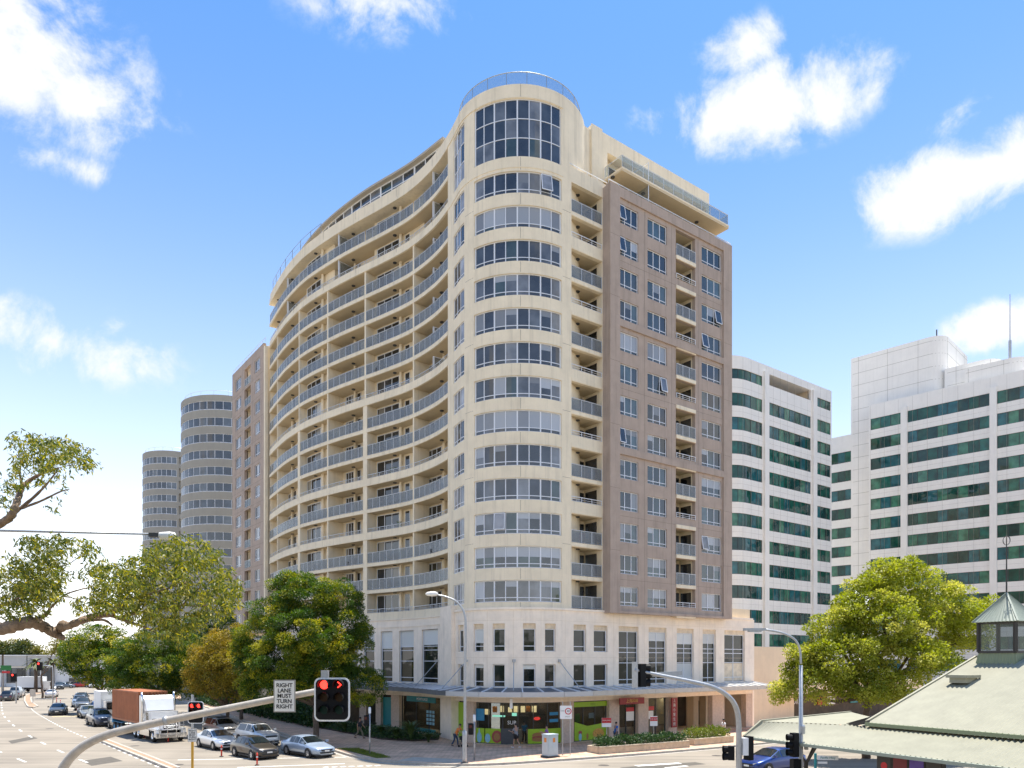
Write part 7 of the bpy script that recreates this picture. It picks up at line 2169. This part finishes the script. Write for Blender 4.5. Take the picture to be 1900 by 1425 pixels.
# pedestrian signals at the kerb
for lab, px_, top, bot, hx, group in (('slim pedestrian signal post beside the tree and verge', 686, 1312, 1403, 681, 1), ('slim pedestrian signal post right of the street light', 880, 1326, 1414, 871, 1)):
    v = G(px_, bot); th = thing('pedestrian_signal', lab, 'traffic light', (v.x, v.y, .12), 0, 'pedestrian signals')
    zt = H-(top-HY)/F*v.y
    b = MB(th.location); b.tube([(v.x, v.y, .12), (v.x, v.y, zt-.2)], .055, 8); b.build('post', M['galv'], th, True)
    b = MB(th.location); b.lathe([(.09, zt-.45), (.09, zt-.05), (.05, zt), (.01, zt)], (v.x, v.y, 0), 10); b.build('cap', M['white'], th, True)
    b = MB(th.location); b.obox((v.x-.24, v.y-.05, zt-.95), .3, .3, .75, .2); h = b.build('signal_housing', M['black'], th)
    b = MB(th.location); b.obox((v.x-.24, v.y-.22, zt-.78), .2, .02, .2, .2); b.build('lens', M['red_off'], h)
    b = MB(th.location); b.obox((v.x+.02, v.y-.08, 1.1), .12, .1, .22, .1); b.build('push_button_box', M['galv'], th)
# 40 school zone sign
v = G(1050, 1405)
th = thing('speed_sign', 'white 40 speed sign with red ring on two thin posts', 'sign', (v.x, v.y, .12))
zt = 3.9
for px_ in (1044, 1058):
    x = (px_-CX)/F*v.y; b = MB(th.location); b.tube([(x, v.y, .12), (x, v.y, zt)], .03, 6); b.build('post', M['galv'], th)
c = Vector((v.x, v.y-.06, 3.15)); b = MB(th.location); b.obox(c, .84, .03, .92, 0.0); f_ = b.build('sign_plate', M['white'], th)
b = MB(th.location); b.lathe([(.17, -.02), (.235, -.02)], (c.x+.16, c.y, c.z+.08), 22, 'y'); b.build('red_ring', M['red'], f_)
text_obj('40', .22, c+Vector((.16, -.022, .08))-th.location, (R(90), 0, 0), M['sign_black'], 'lettering', f_)
text_obj('SCHOOL', .085, c+Vector((0.1, -.022, -.3))-th.location, (R(90), 0, 0), M['sign_black'], 'lettering', f_)
text_obj('ZONE', .10, c+Vector((-.24, -.022, .1))-th.location, (R(90), 0, 0), M['sign_black'], 'lettering', f_)
# kerbside cabinet
v = G(1021, 1409); th = thing('utility_cabinet', 'pale blue-grey utility cabinet with orange stickers at the kerb', 'cabinet', (v.x, v.y+.3, .12), R(36))
M['cab'] = mat('cabinet_paint', (0.42, 0.50, 0.54), 0.5, var=0.06)
b = MB(); b.box(-.42, .42, -.36, .36, .12, 1.55); b.build('body', M['cab'], th); b = MB(); b.box(-.5, .5, -.44, .44, 0, .12); b.build('plinth', M['dark'], th)
b = MB(); b.box(-.45, .45, -.39, .39, 1.55, 1.60); b.build('lid', M['cab'], th)
b = MB(); b.box(-.38, .38, -.375, -.36, .2, 1.5); b.build('door', M['cab'], th); b = MB(); b.box(-.435, -.42, -.3, .3, .2, 1.5); b.build('door', M['cab'], th)
b = MB(); b.box(-.05, .15, -.385, -.376, 1.05, 1.35); b.build('sticker', M['orange'], th); b = MB(); b.box(-.445, -.436, -.15, .1, 1.05, 1.35); b.build('sticker', M['orange'], th)
# red and white agents' boards
for lab, pxc, top, bot, wpx, splt in (('wide red and white notice board before the sandwich shop', 1125.5, 1332, 1349, 18, .55), ('narrow red and white notice board rising from the hedge', 1213, 1329, 1347, 14, .4)):
    Yb = 57.0 if pxc < 1200 else 58.5
    c = AT(pxc, (top+bot)/2, Yb); th = thing('notice_board', lab, 'sign', (c.x, Yb, .12), 0, 'agents boards')
    hh = (bot-top)*Yb/F; ww = wpx*Yb/F
    b = MB(th.location); b.obox(c, ww, .05, hh, .1); f_ = b.build('board', M['white'], th)
    b = MB(th.location); b.obox(c+Vector((0, -.035, hh*.22)), ww*.98, .01, hh*splt, .1); b.build('red_field', M['red'], f_)
    text_obj('FOR LEASE', .13, c+Vector((0, -.05, hh*.22))-th.location, (R(90), 0, .1), M['white'], 'lettering', f_)
    b = MB(th.location); b.tube([(c.x, Yb+.03, .12), (c.x, Yb+.03, c.z)], .025, 6); b.build('post', M['galv'], th)
# flexible red lane posts
M['post_red'] = mat('red_lane_post', (0.65, 0.05, 0.025), 0.5); 
pc = [(411, 1404, 'flexible red lane post before the white sedan'), (477, 1420, 'flexible red lane post nearest the camera'), (312, 1377, 'flexible red lane post at the truck front wheel'), (268, 1369, 'flexible red lane post at the truck rear wheels'), (209.5, 1345.5, 'flexible red lane post at the dark brown sedan'), (187, 1341, 'flexible red lane post before the dark blue SUV'), (168, 1335, 'dark-based red lane post left of the dark blue SUV'), (155, 1329, 'red lane post standing at the hold line'), (112, 1308, 'red lane post beside the black sedan'), (105, 1304, 'red lane post in the hatched island'), (99, 1298, 'red lane post behind the hatched island'), (94, 1292, 'red lane post farthest up the hatched island'), (238, 1357, 'flexible red lane post under the trailer')]
for px_, py_, lab in pc:
    v = G(px_, py_); th = thing('lane_post', lab, 'bollard', (v.x, v.y, .006), 0, 'red flexible lane posts')
    b = MB(); b.lathe([(.14, 0), (.14, .03), (.06, .05)], (0, 0, 0), 12); b.build('base', M['plastic'], th)
    b = MB(); b.lathe([(.055, .04), (.05, .35), (.06, .36), (.055, .75), (.03, .80), (.005, .80)], (0, 0, 0), 10); p = b.build('post', M['post_red'], th, True)
    b = MB(); b.lathe([(.062, .50), (.062, .58)], (0, 0, 0), 10); b.build('reflector', M['white'], p)
# far signals, pole and road sign at the left
def far_signal(lab, px_, py_, Y, side, pole_px):
    base = (AT(pole_px, 1225, Y).x, Y, 0); th = thing('signal_mast', lab, 'traffic light', base, 0, 'far signals at the left')
    c = AT(px_, py_, Y); b = MB(base); b.tube(catmull([(base[0], Y, 0), (base[0], Y, c.z-.8), (base[0]+(c.x-base[0])*.25, Y, c.z-.1), (c.x, Y, c.z)], 6), .09, 8); b.build('arm', M['galv'], th, True)
    b = MB(base); b.obox((c.x, Y-.2, c.z-.1), .8, .3, 1.3, .0); h = b.build('signal_housing', M['black'], th)
    b = MB(base); b.lathe([(.01, 0), (.16, 0)], (c.x-.1, Y-.37, c.z+.3), 12, 'y'); b.build('lens', M['red_lamp'], h)
far_signal('far mast arm with a red signal over the box truck', 75, 1235, 118, 1, 98)
far_signal('far low mast with a red signal at the left', 27, 1256, 118, 1, 30)
for lab, px_, top, bot, Y in (('tall brown timber power pole at the far left edge', 5, 1215, 1275, 128), ('dark thin lamp post in front of the showroom', 50, 1216, 1262, 165)):
    a = AT(px_, top, Y); th = thing('pole', lab, 'pole', (a.x, Y, 0)); b = MB(th.location); b.tube([(a.x, Y, 0), (a.x, Y, a.z)], [.2, .15] if px_ < 10 else [.12, .09], 8); b.build('shaft', M['bark'] if px_ < 10 else M['dark'], th)
    if px_ > 10: b = MB(th.location); b.obox((a.x+.9, Y, a.z), 1.8, .3, .15, 0); b.build('lamp_head', M['galv'], th)
c = AT(11, 1239, 127); th = thing('road_sign', 'green road sign on the timber pole at the far left', 'sign', (c.x, 127, 0)); b = MB(th.location); b.obox(c, 1.8, .06, .8, 0); b.build('sign_plate', M['green_sign'], th); b = MB(th.location); b.obox(c-Vector((0, 0, .75)), 1.3, .06, .35, 0); b.build('sign_plate', M['red'], th); b = MB(th.location); b.tube([(c.x-.6, 127.1, 0), (c.x-.6, 127.1, c.z)], .06, 6); b.build('post', M['galv'], th)
# keep-left board on the far median
v = G(61, 1306); th = thing('median_sign', 'small weathered sign on the far median nose', 'sign', (v.x, v.y, .14)); b = MB(); b.box(-.03, .03, -.03, .03, 0, 1.9); b.build('post', M['galv'], th); b = MB(); b.box(-.45, .45, -.05, -.03, 1.0, 2.1); b.build('sign_plate', M['galv_warm'], th)
# street name post below the signals at right
YB = 29.0; c = AT(1513, 1425, YB); th = thing('street_name_sign', 'teal post with white Pacific Hwy street name blade', 'sign', (c.x, YB, 0))
b = MB(th.location); b.tube([(c.x, YB, 0), (c.x, YB, AT(0, 1398, YB).z)], .055, 8); b.build('post', M['teal'], th)
b = MB(th.location); q = AT(1536, 1406, YB-.05); b.obox(q, .78, .025, .17, -.12); bl = b.build('sign_blade', M['white'], th)
text_obj('Pacific Hwy', .12, q+Vector((-.003, -.018, 0))-th.location, (R(90), 0, -.12), M['teal'], 'lettering', bl)
q = AT(1526, 1415, YB-.05); b = MB(th.location); b.obox(q, .36, .025, .08, -.12); b.build('sign_blade', M['white'], th)
# ================================================================== pavilion with corrugated roof at lower right
D1 = Vector((0.48, -0.877)); IN = Vector((0.877, 0.48))
pv = thing('pavilion', 'pale green corrugated-roof pavilion with glazed lantern in the lower right corner', 'building', (18, 30, 0))
PB = Vector(pv.location)
M['roof_pale'] = mat('pale_green_roof_sheet', (0.30, 0.285, 0.205), 0.6, var=0.10, vscale=1.5)
M['roof_grey'] = mat('grey_green_roof_sheet', (0.24, 0.27, 0.22), 0.55, var=0.06)
M['gutter_g'] = mat('green_gutter', (0.22, 0.25, 0.14), 0.5); M['pav_dark'] = mat('dark_steel', (0.035, 0.028, 0.024), 0.5); M['soff'] = mat('pavilion_soffit', (0.30, 0.33, 0.26), 0.7)
M['pv_wall'] = mat('pavilion_wall', (0.36, 0.33, 0.25), 0.8, var=0.08)
def corrugated(name, a, b, c, d, pitch=0.19, amp=0.03, m=None, parent=None, thick=0.04):
    """sheet between eave a->b and ridge d->c, ribs running up the slope"""
    a, b, c, d = map(Vector, (a, b, c, d)); n = max(2, int(max((b-a).length, (c-d).length)/pitch))*4
    nn = (b-a).cross(d-a).normalized()
    if nn.z < 0: nn = -nn
    vs = []
    for i in range(n+1):
        t = i/n; o_ = nn*amp*math.sin(t*n/4*2*math.pi)
        p, q = a.lerp(b, t)+o_, d.lerp(c, t)+o_
        vs += [p, q, p-nn*thick, q-nn*thick]
    fs = []
    for i in range(n):
        k = 4*i; fs += [(k, k+4, k+5, k+1), (k+2, k+3, k+7, k+6), (k, k+2, k+6, k+4), (k+1, k+5, k+7, k+3)]
    mb = MB(PB); mb.add(vs, fs); return mb.build(name, m or M['roof_pale'], parent or pv)
def V3(v, z): return Vector((v.x, v.y, z))
A = Vector((14.4, 30.4)); RUN = 7.7
R0 = A + IN*RUN
ze, zr = 4.27, 6.95
LEN = 14.0
corrugated('roof_sheet', V3(A, ze), V3(A+D1*LEN, ze), V3(R0+D1*LEN, zr), V3(R0, zr))
B2 = R0 + IN*RUN
corrugated('roof_sheet', V3(B2, ze), V3(B2+D1*LEN, ze), V3(R0+D1*LEN, zr), V3(R0, zr))
b = MB(PB); b.bar(V3(A, ze)-Vector((.02, .02, .0)), V3(R0, zr), .10, .16); b.bar(V3(R0, zr+.04), V3(R0+D1*LEN, zr+.04), .22, .06); b.build('ridge_cap', M['roof_pale'], pv)
b = MB(PB); b.bar(V3(A-IN*.06, ze-.06), V3(A-IN*.06+D1*LEN, ze-.06), .13, .14); b.build('gutter', M['gutter_g'], pv)
b = MB(PB); b.add([V3(A+D1*.1, ze-.1), V3(R0+D1*.1, zr-.12), V3(B2+D1*.1, ze-.1)], [(0, 1, 2)]); b.add([V3(A+D1*.3, ze-.1), V3(R0+D1*.3, zr-.12), V3(B2+D1*.3, ze-.1)], [(0, 1, 2)]); b.build('gable_infill', M['soff'], pv)
b = MB(PB); b.bar(V3(A+D1*.0-D1*.15, ze-.2), V3(A-D1*.15+IN*2.2, ze+.5), .09, .12); b.bar(V3(A-D1*.15-D1*1.6, ze-.42), V3(A-D1*.15+IN*.9, ze+.22), .09, .12); b.bar(V3(A-D1*1.9, ze-.45), V3(A+D1*.1, ze+.05), .09, .12); b.build('gable_strut', M['pav_dark'], pv)
# lower verandah roof
L0 = Vector((10.06, 32.5)); E1 = L0 + D1*17; zv = 3.5
U0 = A + IN*0.25 - D1*0.2; U1 = U0 + D1*17
P1 = Vector((10.9, 32.75)); P2 = Vector((17.0, 37.6))
U0z = 4.12
corrugated('verandah_sheet', V3(L0+D1*4.2, zv), V3(L0+D1*20, zv), V3(U0+D1*16, U0z), V3(U0, U0z))
corrugated('verandah_sheet', V3(L0, zv), V3(L0+D1*4.2, zv), V3(U0, U0z), V3(P1, 4.12))
b = MB(PB); b.add([V3(P1, 4.13), V3(U0, U0z+.01), V3(U0+IN*2, U0z+.01), V3(P2, 4.2)], [(0, 1, 2, 3)]); b.add([V3(P1, 4.1), V3(P2, 4.17), V3(P2+Vector((.6, 1.5)), 3.5), V3(L0+Vector((.1, .1)), 3.5)], [(0, 1, 2, 3)]); b.build('verandah_top', M['roof_pale'], pv)
b = MB(PB); b.bar(V3(L0, zv+.02), V3(P1, 4.16), .12, .06); b.bar(V3(P1, 4.16), V3(P2, 4.22), .12, .06); b.build('hip_cap', M['roof_pale'], pv)
b = MB(PB); b.bar(V3(L0-IN*.05, zv-.06), V3(L0-IN*.05+D1*20, zv-.06), .12, .12); b.build('gutter', M['soff'], pv)
b = MB(PB); b.add([V3(L0+IN*.1, zv-.1), V3(L0+D1*20+IN*.1, zv-.1), V3(U0+D1*16, U0z-.12), V3(U0, U0z-.12)], [(0, 1, 2, 3)]); b.build('soffit', M['soff'], pv)
for t in (2.6, 10.5, 15.0):
    c = L0+D1*t+IN*.8; b = MB(PB); b.tube([V3(c, 0), V3(c, 2.7)], .09, 8)
    for dd_ in (D1, -D1, IN): b.bar(V3(c, 2.55), V3(c+dd_*.6, 3.45), .09, .05)
    b.build('post', M['pav_dark'], pv)
wl = L0+D1*10.2+IN*2.4
b = MB(PB); b.prism([wl, wl+D1*9, wl+D1*9+IN*.2, wl+IN*.2], 0, 3.9); b.build('wall', M['pv_wall'], pv)
M['cola'] = C('poster_dark_red', (0.16, 0.012, 0.014)); M['purple'] = C('poster_purple', (0.10, 0.05, 0.28))
for i, m in enumerate(('pav_dark', 'cola', 'purple', 'pav_dark')):
    c = L0+D1*(6.2+i*.62)+IN*0.75
    vm = thing('advert_panel', ('black drink advert panel with a red disc, leftmost of four', 'dark red drink advert panel second from left', 'purple striped drink advert panel third from left', 'black drink advert panel with a low red disc, rightmost of four')[i], 'advertisement', V3(c, 0), math.atan2(D1.y, D1.x), 'advert panels under the verandah')
    b = MB(); b.box(-.30, .30, -.1, .1, 0, 3.42); b.build('frame', M['pav_dark'], vm)
    b = MB(); b.box(-.26, .26, -.118, -.102, .25, 3.36); f_ = b.build('front_panel', M[m], vm)
    b = MB()
    if i in (0, 3): b.lathe([(.01, -.125), (.13, -.125)], (0, 0, 2.95 if i == 0 else 2.6), 16, 'y'); b.build('disc', M['red'], f_)
    elif i == 1: b.add([(-.1, -.125, 2.0), (.1, -.125, 2.0), (.08, -.125, 2.6), (.03, -.125, 2.9), (-.03, -.125, 2.9), (-.08, -.125, 2.6)], [(0, 1, 2, 3, 4, 5)]); b.build('bottle_print', M['bread'], f_)
    else:
        for z in (2.6, 2.75, 2.9): b.box(-.2, .2, -.125, -.119, z, z+.04)
        b.build('stripe', M['white'], f_)
# lantern on the ridge
cu = R0 + D1*1.28; ca = math.atan2(D1.y, D1.x)
def sq(h, z): return [V3(cu + D1*(sx*h) + IN*(sy*h), z) for sx, sy in ((-1, -1), (1, -1), (1, 1), (-1, 1))]
zc0, zc1, zc2, zc3 = 6.68, 7.16, 8.46, 9.77
lo, hi = sq(.95, zc0-.5), sq(.76, zc1)
for i in range(4): corrugated('lantern_skirt', lo[i], lo[(i+1) % 4], hi[(i+1) % 4], hi[i], 0.15, 0.012, M['gutter_g'])
b = MB(PB)
g0, g1_ = sq(.76, zc1), sq(.76, zc2)
for i in range(4):
    b.bar(g0[i], g1_[i], .13); b.bar(g0[i], g0[(i+1) % 4], .10); b.bar(g1_[i], g1_[(i+1) % 4], .10)
lf_ = b.build('lantern_frame', M['pav_dark'], pv)
M['lantern_glass'] = clear_glass('lantern_glass', (0.2, 0.2, 0.16), 0.72, 0.05)
for i in range(4):
    b = MB(PB); b.add([g0[i], g0[(i+1) % 4], g1_[(i+1) % 4], g1_[i]], [(0, 1, 2, 3)]); b.build('pane', M['lantern_glass'], lf_)
ev = sq(.95, zc2+.02); ap = V3(cu, zc3)
for i in range(4): corrugated('lantern_roof', ev[i], ev[(i+1) % 4], ap+Vector((.001, 0, 0)), ap, 0.15, 0.012, M['roof_grey'])
b = MB(PB)
for i in range(4): b.bar(ev[i], ap, .07, .05)
b.build('hip_cap', M['roof_grey'], pv)
b = MB(PB); b.tube([V3(cu, zc3-.1), V3(cu, zc3+2.3)], [.035, .02], 8)
for a_, rr_ in ((0, .17), (60, .17), (120, .17)):
    b.tube([V3(cu, zc3+2.3)+Vector((math.cos(R(a_))*rr_*math.cos(t)*.9, math.sin(R(a_))*rr_*math.cos(t)*.9, rr_*1.15*math.sin(t))) for t in np.linspace(-1.5, 4.2, 16)], .012, 5)
b.build('finial', M['pav_dark'], pv)
c = A + IN*4.6 + D1*1.2; z0 = ze+(zr-ze)*4.6/RUN
b = MB(PB); b.obox(V3(c, z0+.25), .9, 1.0, .12, ca); b.obox(V3(c, z0+.1), .7, .8, .25, ca); b.build('roof_vent', M['roof_pale'], pv)
# bicycle hoops under the verandah
for i in range(3):
    c = L0 + D1*(4.5+i*.7) + IN*1.0; th = thing('bike_hoop', ('left', 'middle', 'right')[i]+' of three dark bicycle hoops before the vending machines', 'bike rack', V3(c, 0), 0, 'bicycle hoops')
    b = MB(); b.tube([(-.3, 0, 0), (-.3, 0, .65), (-.18, 0, .82), (.18, 0, .82), (.3, 0, .65), (.3, 0, 0)], .03, 7); b.build('tube', M['dark'], th, True)

# ================================================================== people
def skin_mesh(name, verts, edges, radii, m, parent, sub=2, root=0):
    me = bpy.data.meshes.new(name); me.from_pydata(verts, edges, [])
    o = bpy.data.objects.new(name+'_tmp', me); COL.objects.link(o)
    md = o.modifiers.new('s', 'SKIN'); md.use_smooth_shade = True
    for i, r in enumerate(radii):
        me.skin_vertices[0].data[i].radius = r if isinstance(r, tuple) else (r, r)
        me.skin_vertices[0].data[i].use_root = (i == root)
    o.modifiers.new('u', 'SUBSURF').levels = sub
    o.modifiers['u'].render_levels = sub
    dg = bpy.context.evaluated_depsgraph_get(); dg.update()
    nm = bpy.data.meshes.new_from_object(o.evaluated_get(dg)); nm.name = name
    bpy.data.objects.remove(o)
    nm.materials.clear(); nm.materials.append(m)
    nm.polygons.foreach_set('use_smooth', [True]*len(nm.polygons))
    return link(name, nm, parent)
M['skin'] = mat('skin', (0.42, 0.24, 0.16), 0.55); M['hair'] = mat('dark_hair', (0.015, 0.011, 0.009), 0.6)
def person(label, loc, face, shirt, trousers, shoes, pose, shorts=False, sleeves=True, scale=1.0, dress=False):
    """pose: dict of joint offsets; figure faces +x locally"""
    th = thing('person', label, 'person', (loc[0], loc[1], .13), math.atan2(face[1], face[0])); th.scale = (scale,)*3
    sw = pose.get('stride', 0.0); ln = pose.get('lean', 0.0); arm = pose.get('arm', 0.2); fore = pose.get('fore', 0.3); arm2 = pose.get('arm2', -arm); fore2 = pose.get('fore2', fore)
    hipz = 0.90 - 0.05*abs(sw)
    J = {}
    J['pelvis'] = (0, 0, hipz); J['waist'] = (ln*.12, 0, hipz+.16); J['chest'] = (ln*.32, 0, hipz+.40); J['neck'] = (ln*.46, 0, hipz+.56); J['head0'] = (ln*.52+.01, 0, hipz+.66); J['head1'] = (ln*.56+.03, 0, hipz+.76)
    for s, n in ((1, 'l'), (-1, 'r')):
        st = sw*s
        J['hip'+n] = (0, s*.095, hipz-.03); J['knee'+n] = (st*.24+.05, s*.10, .48); J['ank'+n] = (st*.48-(.10 if st < 0 else 0), s*.10, .09 + (.05 if st < 0 else 0)); J['toe'+n] = (J['ank'+n][0]+.17, s*.12, .035 + (.0 if st >= 0 else .0))
        J['sh'+n] = (ln*.42, s*.185, hipz+.50)
        a, f_ = (arm, fore) if s > 0 else (arm2, fore2)
        J['el'+n] = (ln*.42+math.sin(a)*.29, s*.235, hipz+.50-math.cos(a)*.29)
        J['wr'+n] = (J['el'+n][0]+math.sin(a+f_)*.25, s*.22, J['el'+n][2]-math.cos(a+f_)*.25)
    names = list(J); ix = {n: i for i, n in enumerate(names)}
    ed = [('pelvis', 'waist'), ('waist', 'chest'), ('chest', 'neck'), ('neck', 'head0'), ('head0', 'head1')]
    for n in 'lr': ed += [('pelvis', 'hip'+n), ('hip'+n, 'knee'+n), ('knee'+n, 'ank'+n), ('ank'+n, 'toe'+n), ('chest', 'sh'+n), ('sh'+n, 'el'+n), ('el'+n, 'wr'+n)]
    rad = {'pelvis': (.10, .13), 'waist': (.09, .12), 'chest': (.10, .14), 'neck': .05, 'head0': .075, 'head1': .085}
    for n in 'lr': rad.update({'hip'+n: .075, 'knee'+n: .05, 'ank'+n: .036, 'toe'+n: .03, 'sh'+n: .055, 'el'+n: .04, 'wr'+n: .028})
    vs = [J[n] for n in names]; vs2 = list(vs); ee = [(ix[a], ix[b]) for a, b in ed]; rr_ = [rad[n] for n in names]
    # hands with five separate fingers
    for n, s in (('l', 1), ('r', -1)):
        w_ = Vector(J['wr'+n]); d = (w_-Vector(J['el'+n])).normalized()
        pm_ = w_ + d*.07; k = len(vs2); vs2.append(tuple(pm_)); ee.append((ix['wr'+n], k)); rr_.append((.03, .016))
        sd = d.cross(Vector((0, 1, 0))).normalized()
        for q, (u, L_) in enumerate(((-.028, .065), (-.010, .078), (.010, .074), (.027, .058))):
            b0 = pm_ + d*.02 + sd*u; b1 = b0 + d*L_*.6 + Vector((.0, -s*.008, 0)); k0 = len(vs2); vs2 += [tuple(b0), tuple(b1), tuple(b1+d*L_*.4+Vector((0, -s*.02, 0)))]; ee += [(k, k0), (k0, k0+1), (k0+1, k0+2)]; rr_ += [.009, .008, .007]
        t0 = w_+d*.03+sd*.032; k0 = len(vs2); vs2 += [tuple(t0), tuple(t0+d*.03+sd*.022), tuple(t0+d*.055+sd*.026)]; ee += [(ix['wr'+n], k0), (k0, k0+1), (k0+1, k0+2)]; rr_ += [.011, .009, .008]
    body = skin_mesh('body', vs2, ee, rr_, M['skin'], th, 1)
    def cloth(name, ns, es, m, grow, over={}):
        i2 = {n: i for i, n in enumerate(ns)}
        rs = []
        for n in ns:
            r = over.get(n, rad[n]); r = r if isinstance(r, tuple) else (r, r); rs.append((r[0]+grow, r[1]+grow))
        return skin_mesh(name, [J[n] for n in ns], [(i2[a], i2[b]) for a, b in es], rs, m, th, 1)
    for n in 'lr': J['mid'+n] = tuple((Vector(J['sh'+n])*.35+Vector(J['el'+n])*.65)); rad['mid'+n] = .047; J['thigh'+n] = tuple(Vector(J['hip'+n])*.4+Vector(J['knee'+n])*.6); rad['thigh'+n] = .062
    J['hem'] = (0.0, 0, hipz-.03); rad['hem'] = (.105, .135)
    cloth('shirt', ['waist', 'chest', 'shl', 'shr', 'midl', 'midr', 'hem'], [('hem', 'waist'), ('waist', 'chest'), ('chest', 'shl'), ('chest', 'shr'), ('shl', 'midl'), ('shr', 'midr')], shirt, .022)
    if shorts: cloth('shorts', ['pelvis', 'hipl', 'hipr', 'thighl', 'thighr'], [('pelvis', 'hipl'), ('pelvis', 'hipr'), ('hipl', 'thighl'), ('hipr', 'thighr')], trousers, .026)
    else:
        J['cuffl'], J['cuffr'] = J['ankl'], J['ankr']; rad['cuffl'] = rad['cuffr'] = .042
        cloth('trousers', ['pelvis', 'hipl', 'hipr', 'kneel', 'kneer', 'cuffl', 'cuffr'], [('pelvis', 'hipl'), ('pelvis', 'hipr'), ('hipl', 'kneel'), ('hipr', 'kneer'), ('kneel', 'cuffl'), ('kneer', 'cuffr')], trousers, .02)
    for n in 'lr':
        a, t = Vector(J['ank'+n]), Vector(J['toe'+n]); skin_mesh('shoe', [tuple(a-Vector((.05, 0, .05))), tuple(a*.4+t*.6), tuple(t+Vector((.03, 0, .01)))], [(0, 1), (1, 2)], [(.045, .045), (.045, .04), (.038, .03)], shoes, th, 1)
    h0, h1 = Vector(J['head0']), Vector(J['head1']); b = MB()
    c = h1 + Vector((-.022, 0, .035))
    b.lathe([(.01, .075), (.055, .065), (.088, .03), (.096, -.02), (.088, -.065), (.05, -.09)], c, 14); b.build('hair', M['hair'], th, True)
    b = MB(); f0 = h1+Vector((.085, 0, -.03)); b.add([tuple(f0+Vector((0, -.012, .02))), tuple(f0+Vector((0, .012, .02))), tuple(f0+Vector((.022, 0, -.022)))], [(0, 1, 2)])
    b.build('nose', M['skin'], th)
    b = MB()
    for s in (1, -1): b.obox(tuple(h1+Vector((.072, s*.033, .0))), .015, .018, .01, 0)
    b.build('eyes', M['hair'], th)
    b = MB(); b.obox(tuple(h1+Vector((.07, 0, -.075))), .015, .035, .008, 0); b.build('mouth', M['onion'], th)
    b = MB()
    for s in (1, -1): b.obox(tuple(h1+Vector((-.005, s*.088, -.02))), .03, .014, .05, 0)
    b.build('ears', M['skin'], th)
    return th
cm = lambda n, c: mat(n, c, 0.8, var=0.08, vscale=8)
M['sh_dark'] = cm('navy_shirt', (.03, .035, .05)); M['khaki'] = cm('khaki', (.20, .17, .12)); M['sh_orange'] = cm('orange_top', (.75, .22, .04)); M['jean'] = cm('denim', (.05, .07, .12)); M['sh_grey'] = cm('grey_top', (.25, .26, .28)); M['blk'] = cm('black_cloth', (.015, .015, .018)); M['sh_purple'] = cm('purple_top', (.25, .10, .42)); M['sh_blue'] = cm('royal_blue_shirt', (.02, .14, .45)); M['sh_white'] = cm('white_shirt', (.75, .74, .72)); M['shoe_w'] = cm('white_trainers', (.78, .76, .76))
v = G(667, 1373); person('pedestrian in dark shirt and khaki trousers walking under the tree', (v.x, v.y), (0.6, -0.2), M['sh_dark'], M['khaki'], M['blk'], dict(stride=.6, arm=.35, fore=.4, lean=.1), scale=1.06)
v = G(845, 1388); person('person in an orange top bending over a pushchair', (v.x, v.y), (0.75, -0.4), M['sh_orange'], M['jean'], M['blk'], dict(stride=.35, lean=.75, arm=.7, arm2=.8, fore=.3, fore2=.3), scale=1.02)
v = G(958, 1391); person('person in grey top and black shorts at the sandwich shop door', (v.x, v.y), (-0.6, 0.5), M['sh_grey'], M['blk'], M['shoe_w'], dict(stride=.4, arm=.5, fore=1.3, arm2=.3, fore2=1.0, lean=.1), shorts=True, scale=1.08)
v = G(1016, 1392); person('person in a purple top looking at a phone behind the cabinet', (v.x, v.y), (-0.95, -0.1), M['sh_purple'], M['blk'], M['blk'], dict(stride=.15, arm=.45, arm2=.5, fore=1.4, fore2=1.4, lean=.12), scale=1.02)
v = G(1142, 1382); person('person in a royal blue shirt walking past the restaurant', (v.x, v.y), (0.85, 0.5), M['sh_blue'], M['jean'], M['blk'], dict(stride=.8, arm=.45, fore=.3, lean=.12), scale=1.0)
v = G(1343, 1375); person('person in a white shirt standing at the arcade column', (v.x, v.y), (-0.8, -0.3), M['sh_white'], M['blk'], M['blk'], dict(stride=.1, arm=.3, fore=1.5, arm2=.1, fore2=.2), scale=1.0)
q = FP.at(sp(973, -1.6), -1.6); person('person in a blue top inside the sandwich shop doorway', (q.x, q.y), (0.2, -1), M['blue'], M['blk'], M['blk'], dict(stride=.1, arm=.2, fore=.5))
# pushchair
v = G(851, 1389); th = thing('pushchair', 'dark folding pushchair held by the person in orange', 'pushchair', (v.x+.35, v.y-.25, .13), math.atan2(-.4, .75))
b = MB(); b.tube([(-.35, -.2, 1.0), (.25, -.2, .12)], .018, 6); b.tube([(-.35, .2, 1.0), (.25, .2, .12)], .018, 6); b.tube([(-.25, -.2, .1), (.1, -.2, .6)], .018, 6); b.tube([(-.25, .2, .1), (.1, .2, .6)], .018, 6); b.tube([(-.35, -.2, 1.0), (-.35, .2, 1.0)], .02, 6); b.build('frame', M['dark'], th)
b = MB(); b.add([(-.18, -.19, .85), (-.18, .19, .85), (-.02, .19, .42), (-.02, -.19, .42)], [(0,1,2,3)]); b.add([(-.02, -.19, .42), (-.02, .19, .42), (.28, .19, .48), (.28, -.19, .48)], [(0,1,2,3)]); b.build('seat', M['blk'], th)
for x in (-.25, .25):
    for s in (1, -1): b = MB(); b.lathe([(.02, .02), (.085, .02), (.1, 0), (.085, -.02), (.02, -.02)], (0, 0, 0), 14, 'y'); b.build('wheel', M['tyre'], th, True, (x, s*.2, .1))
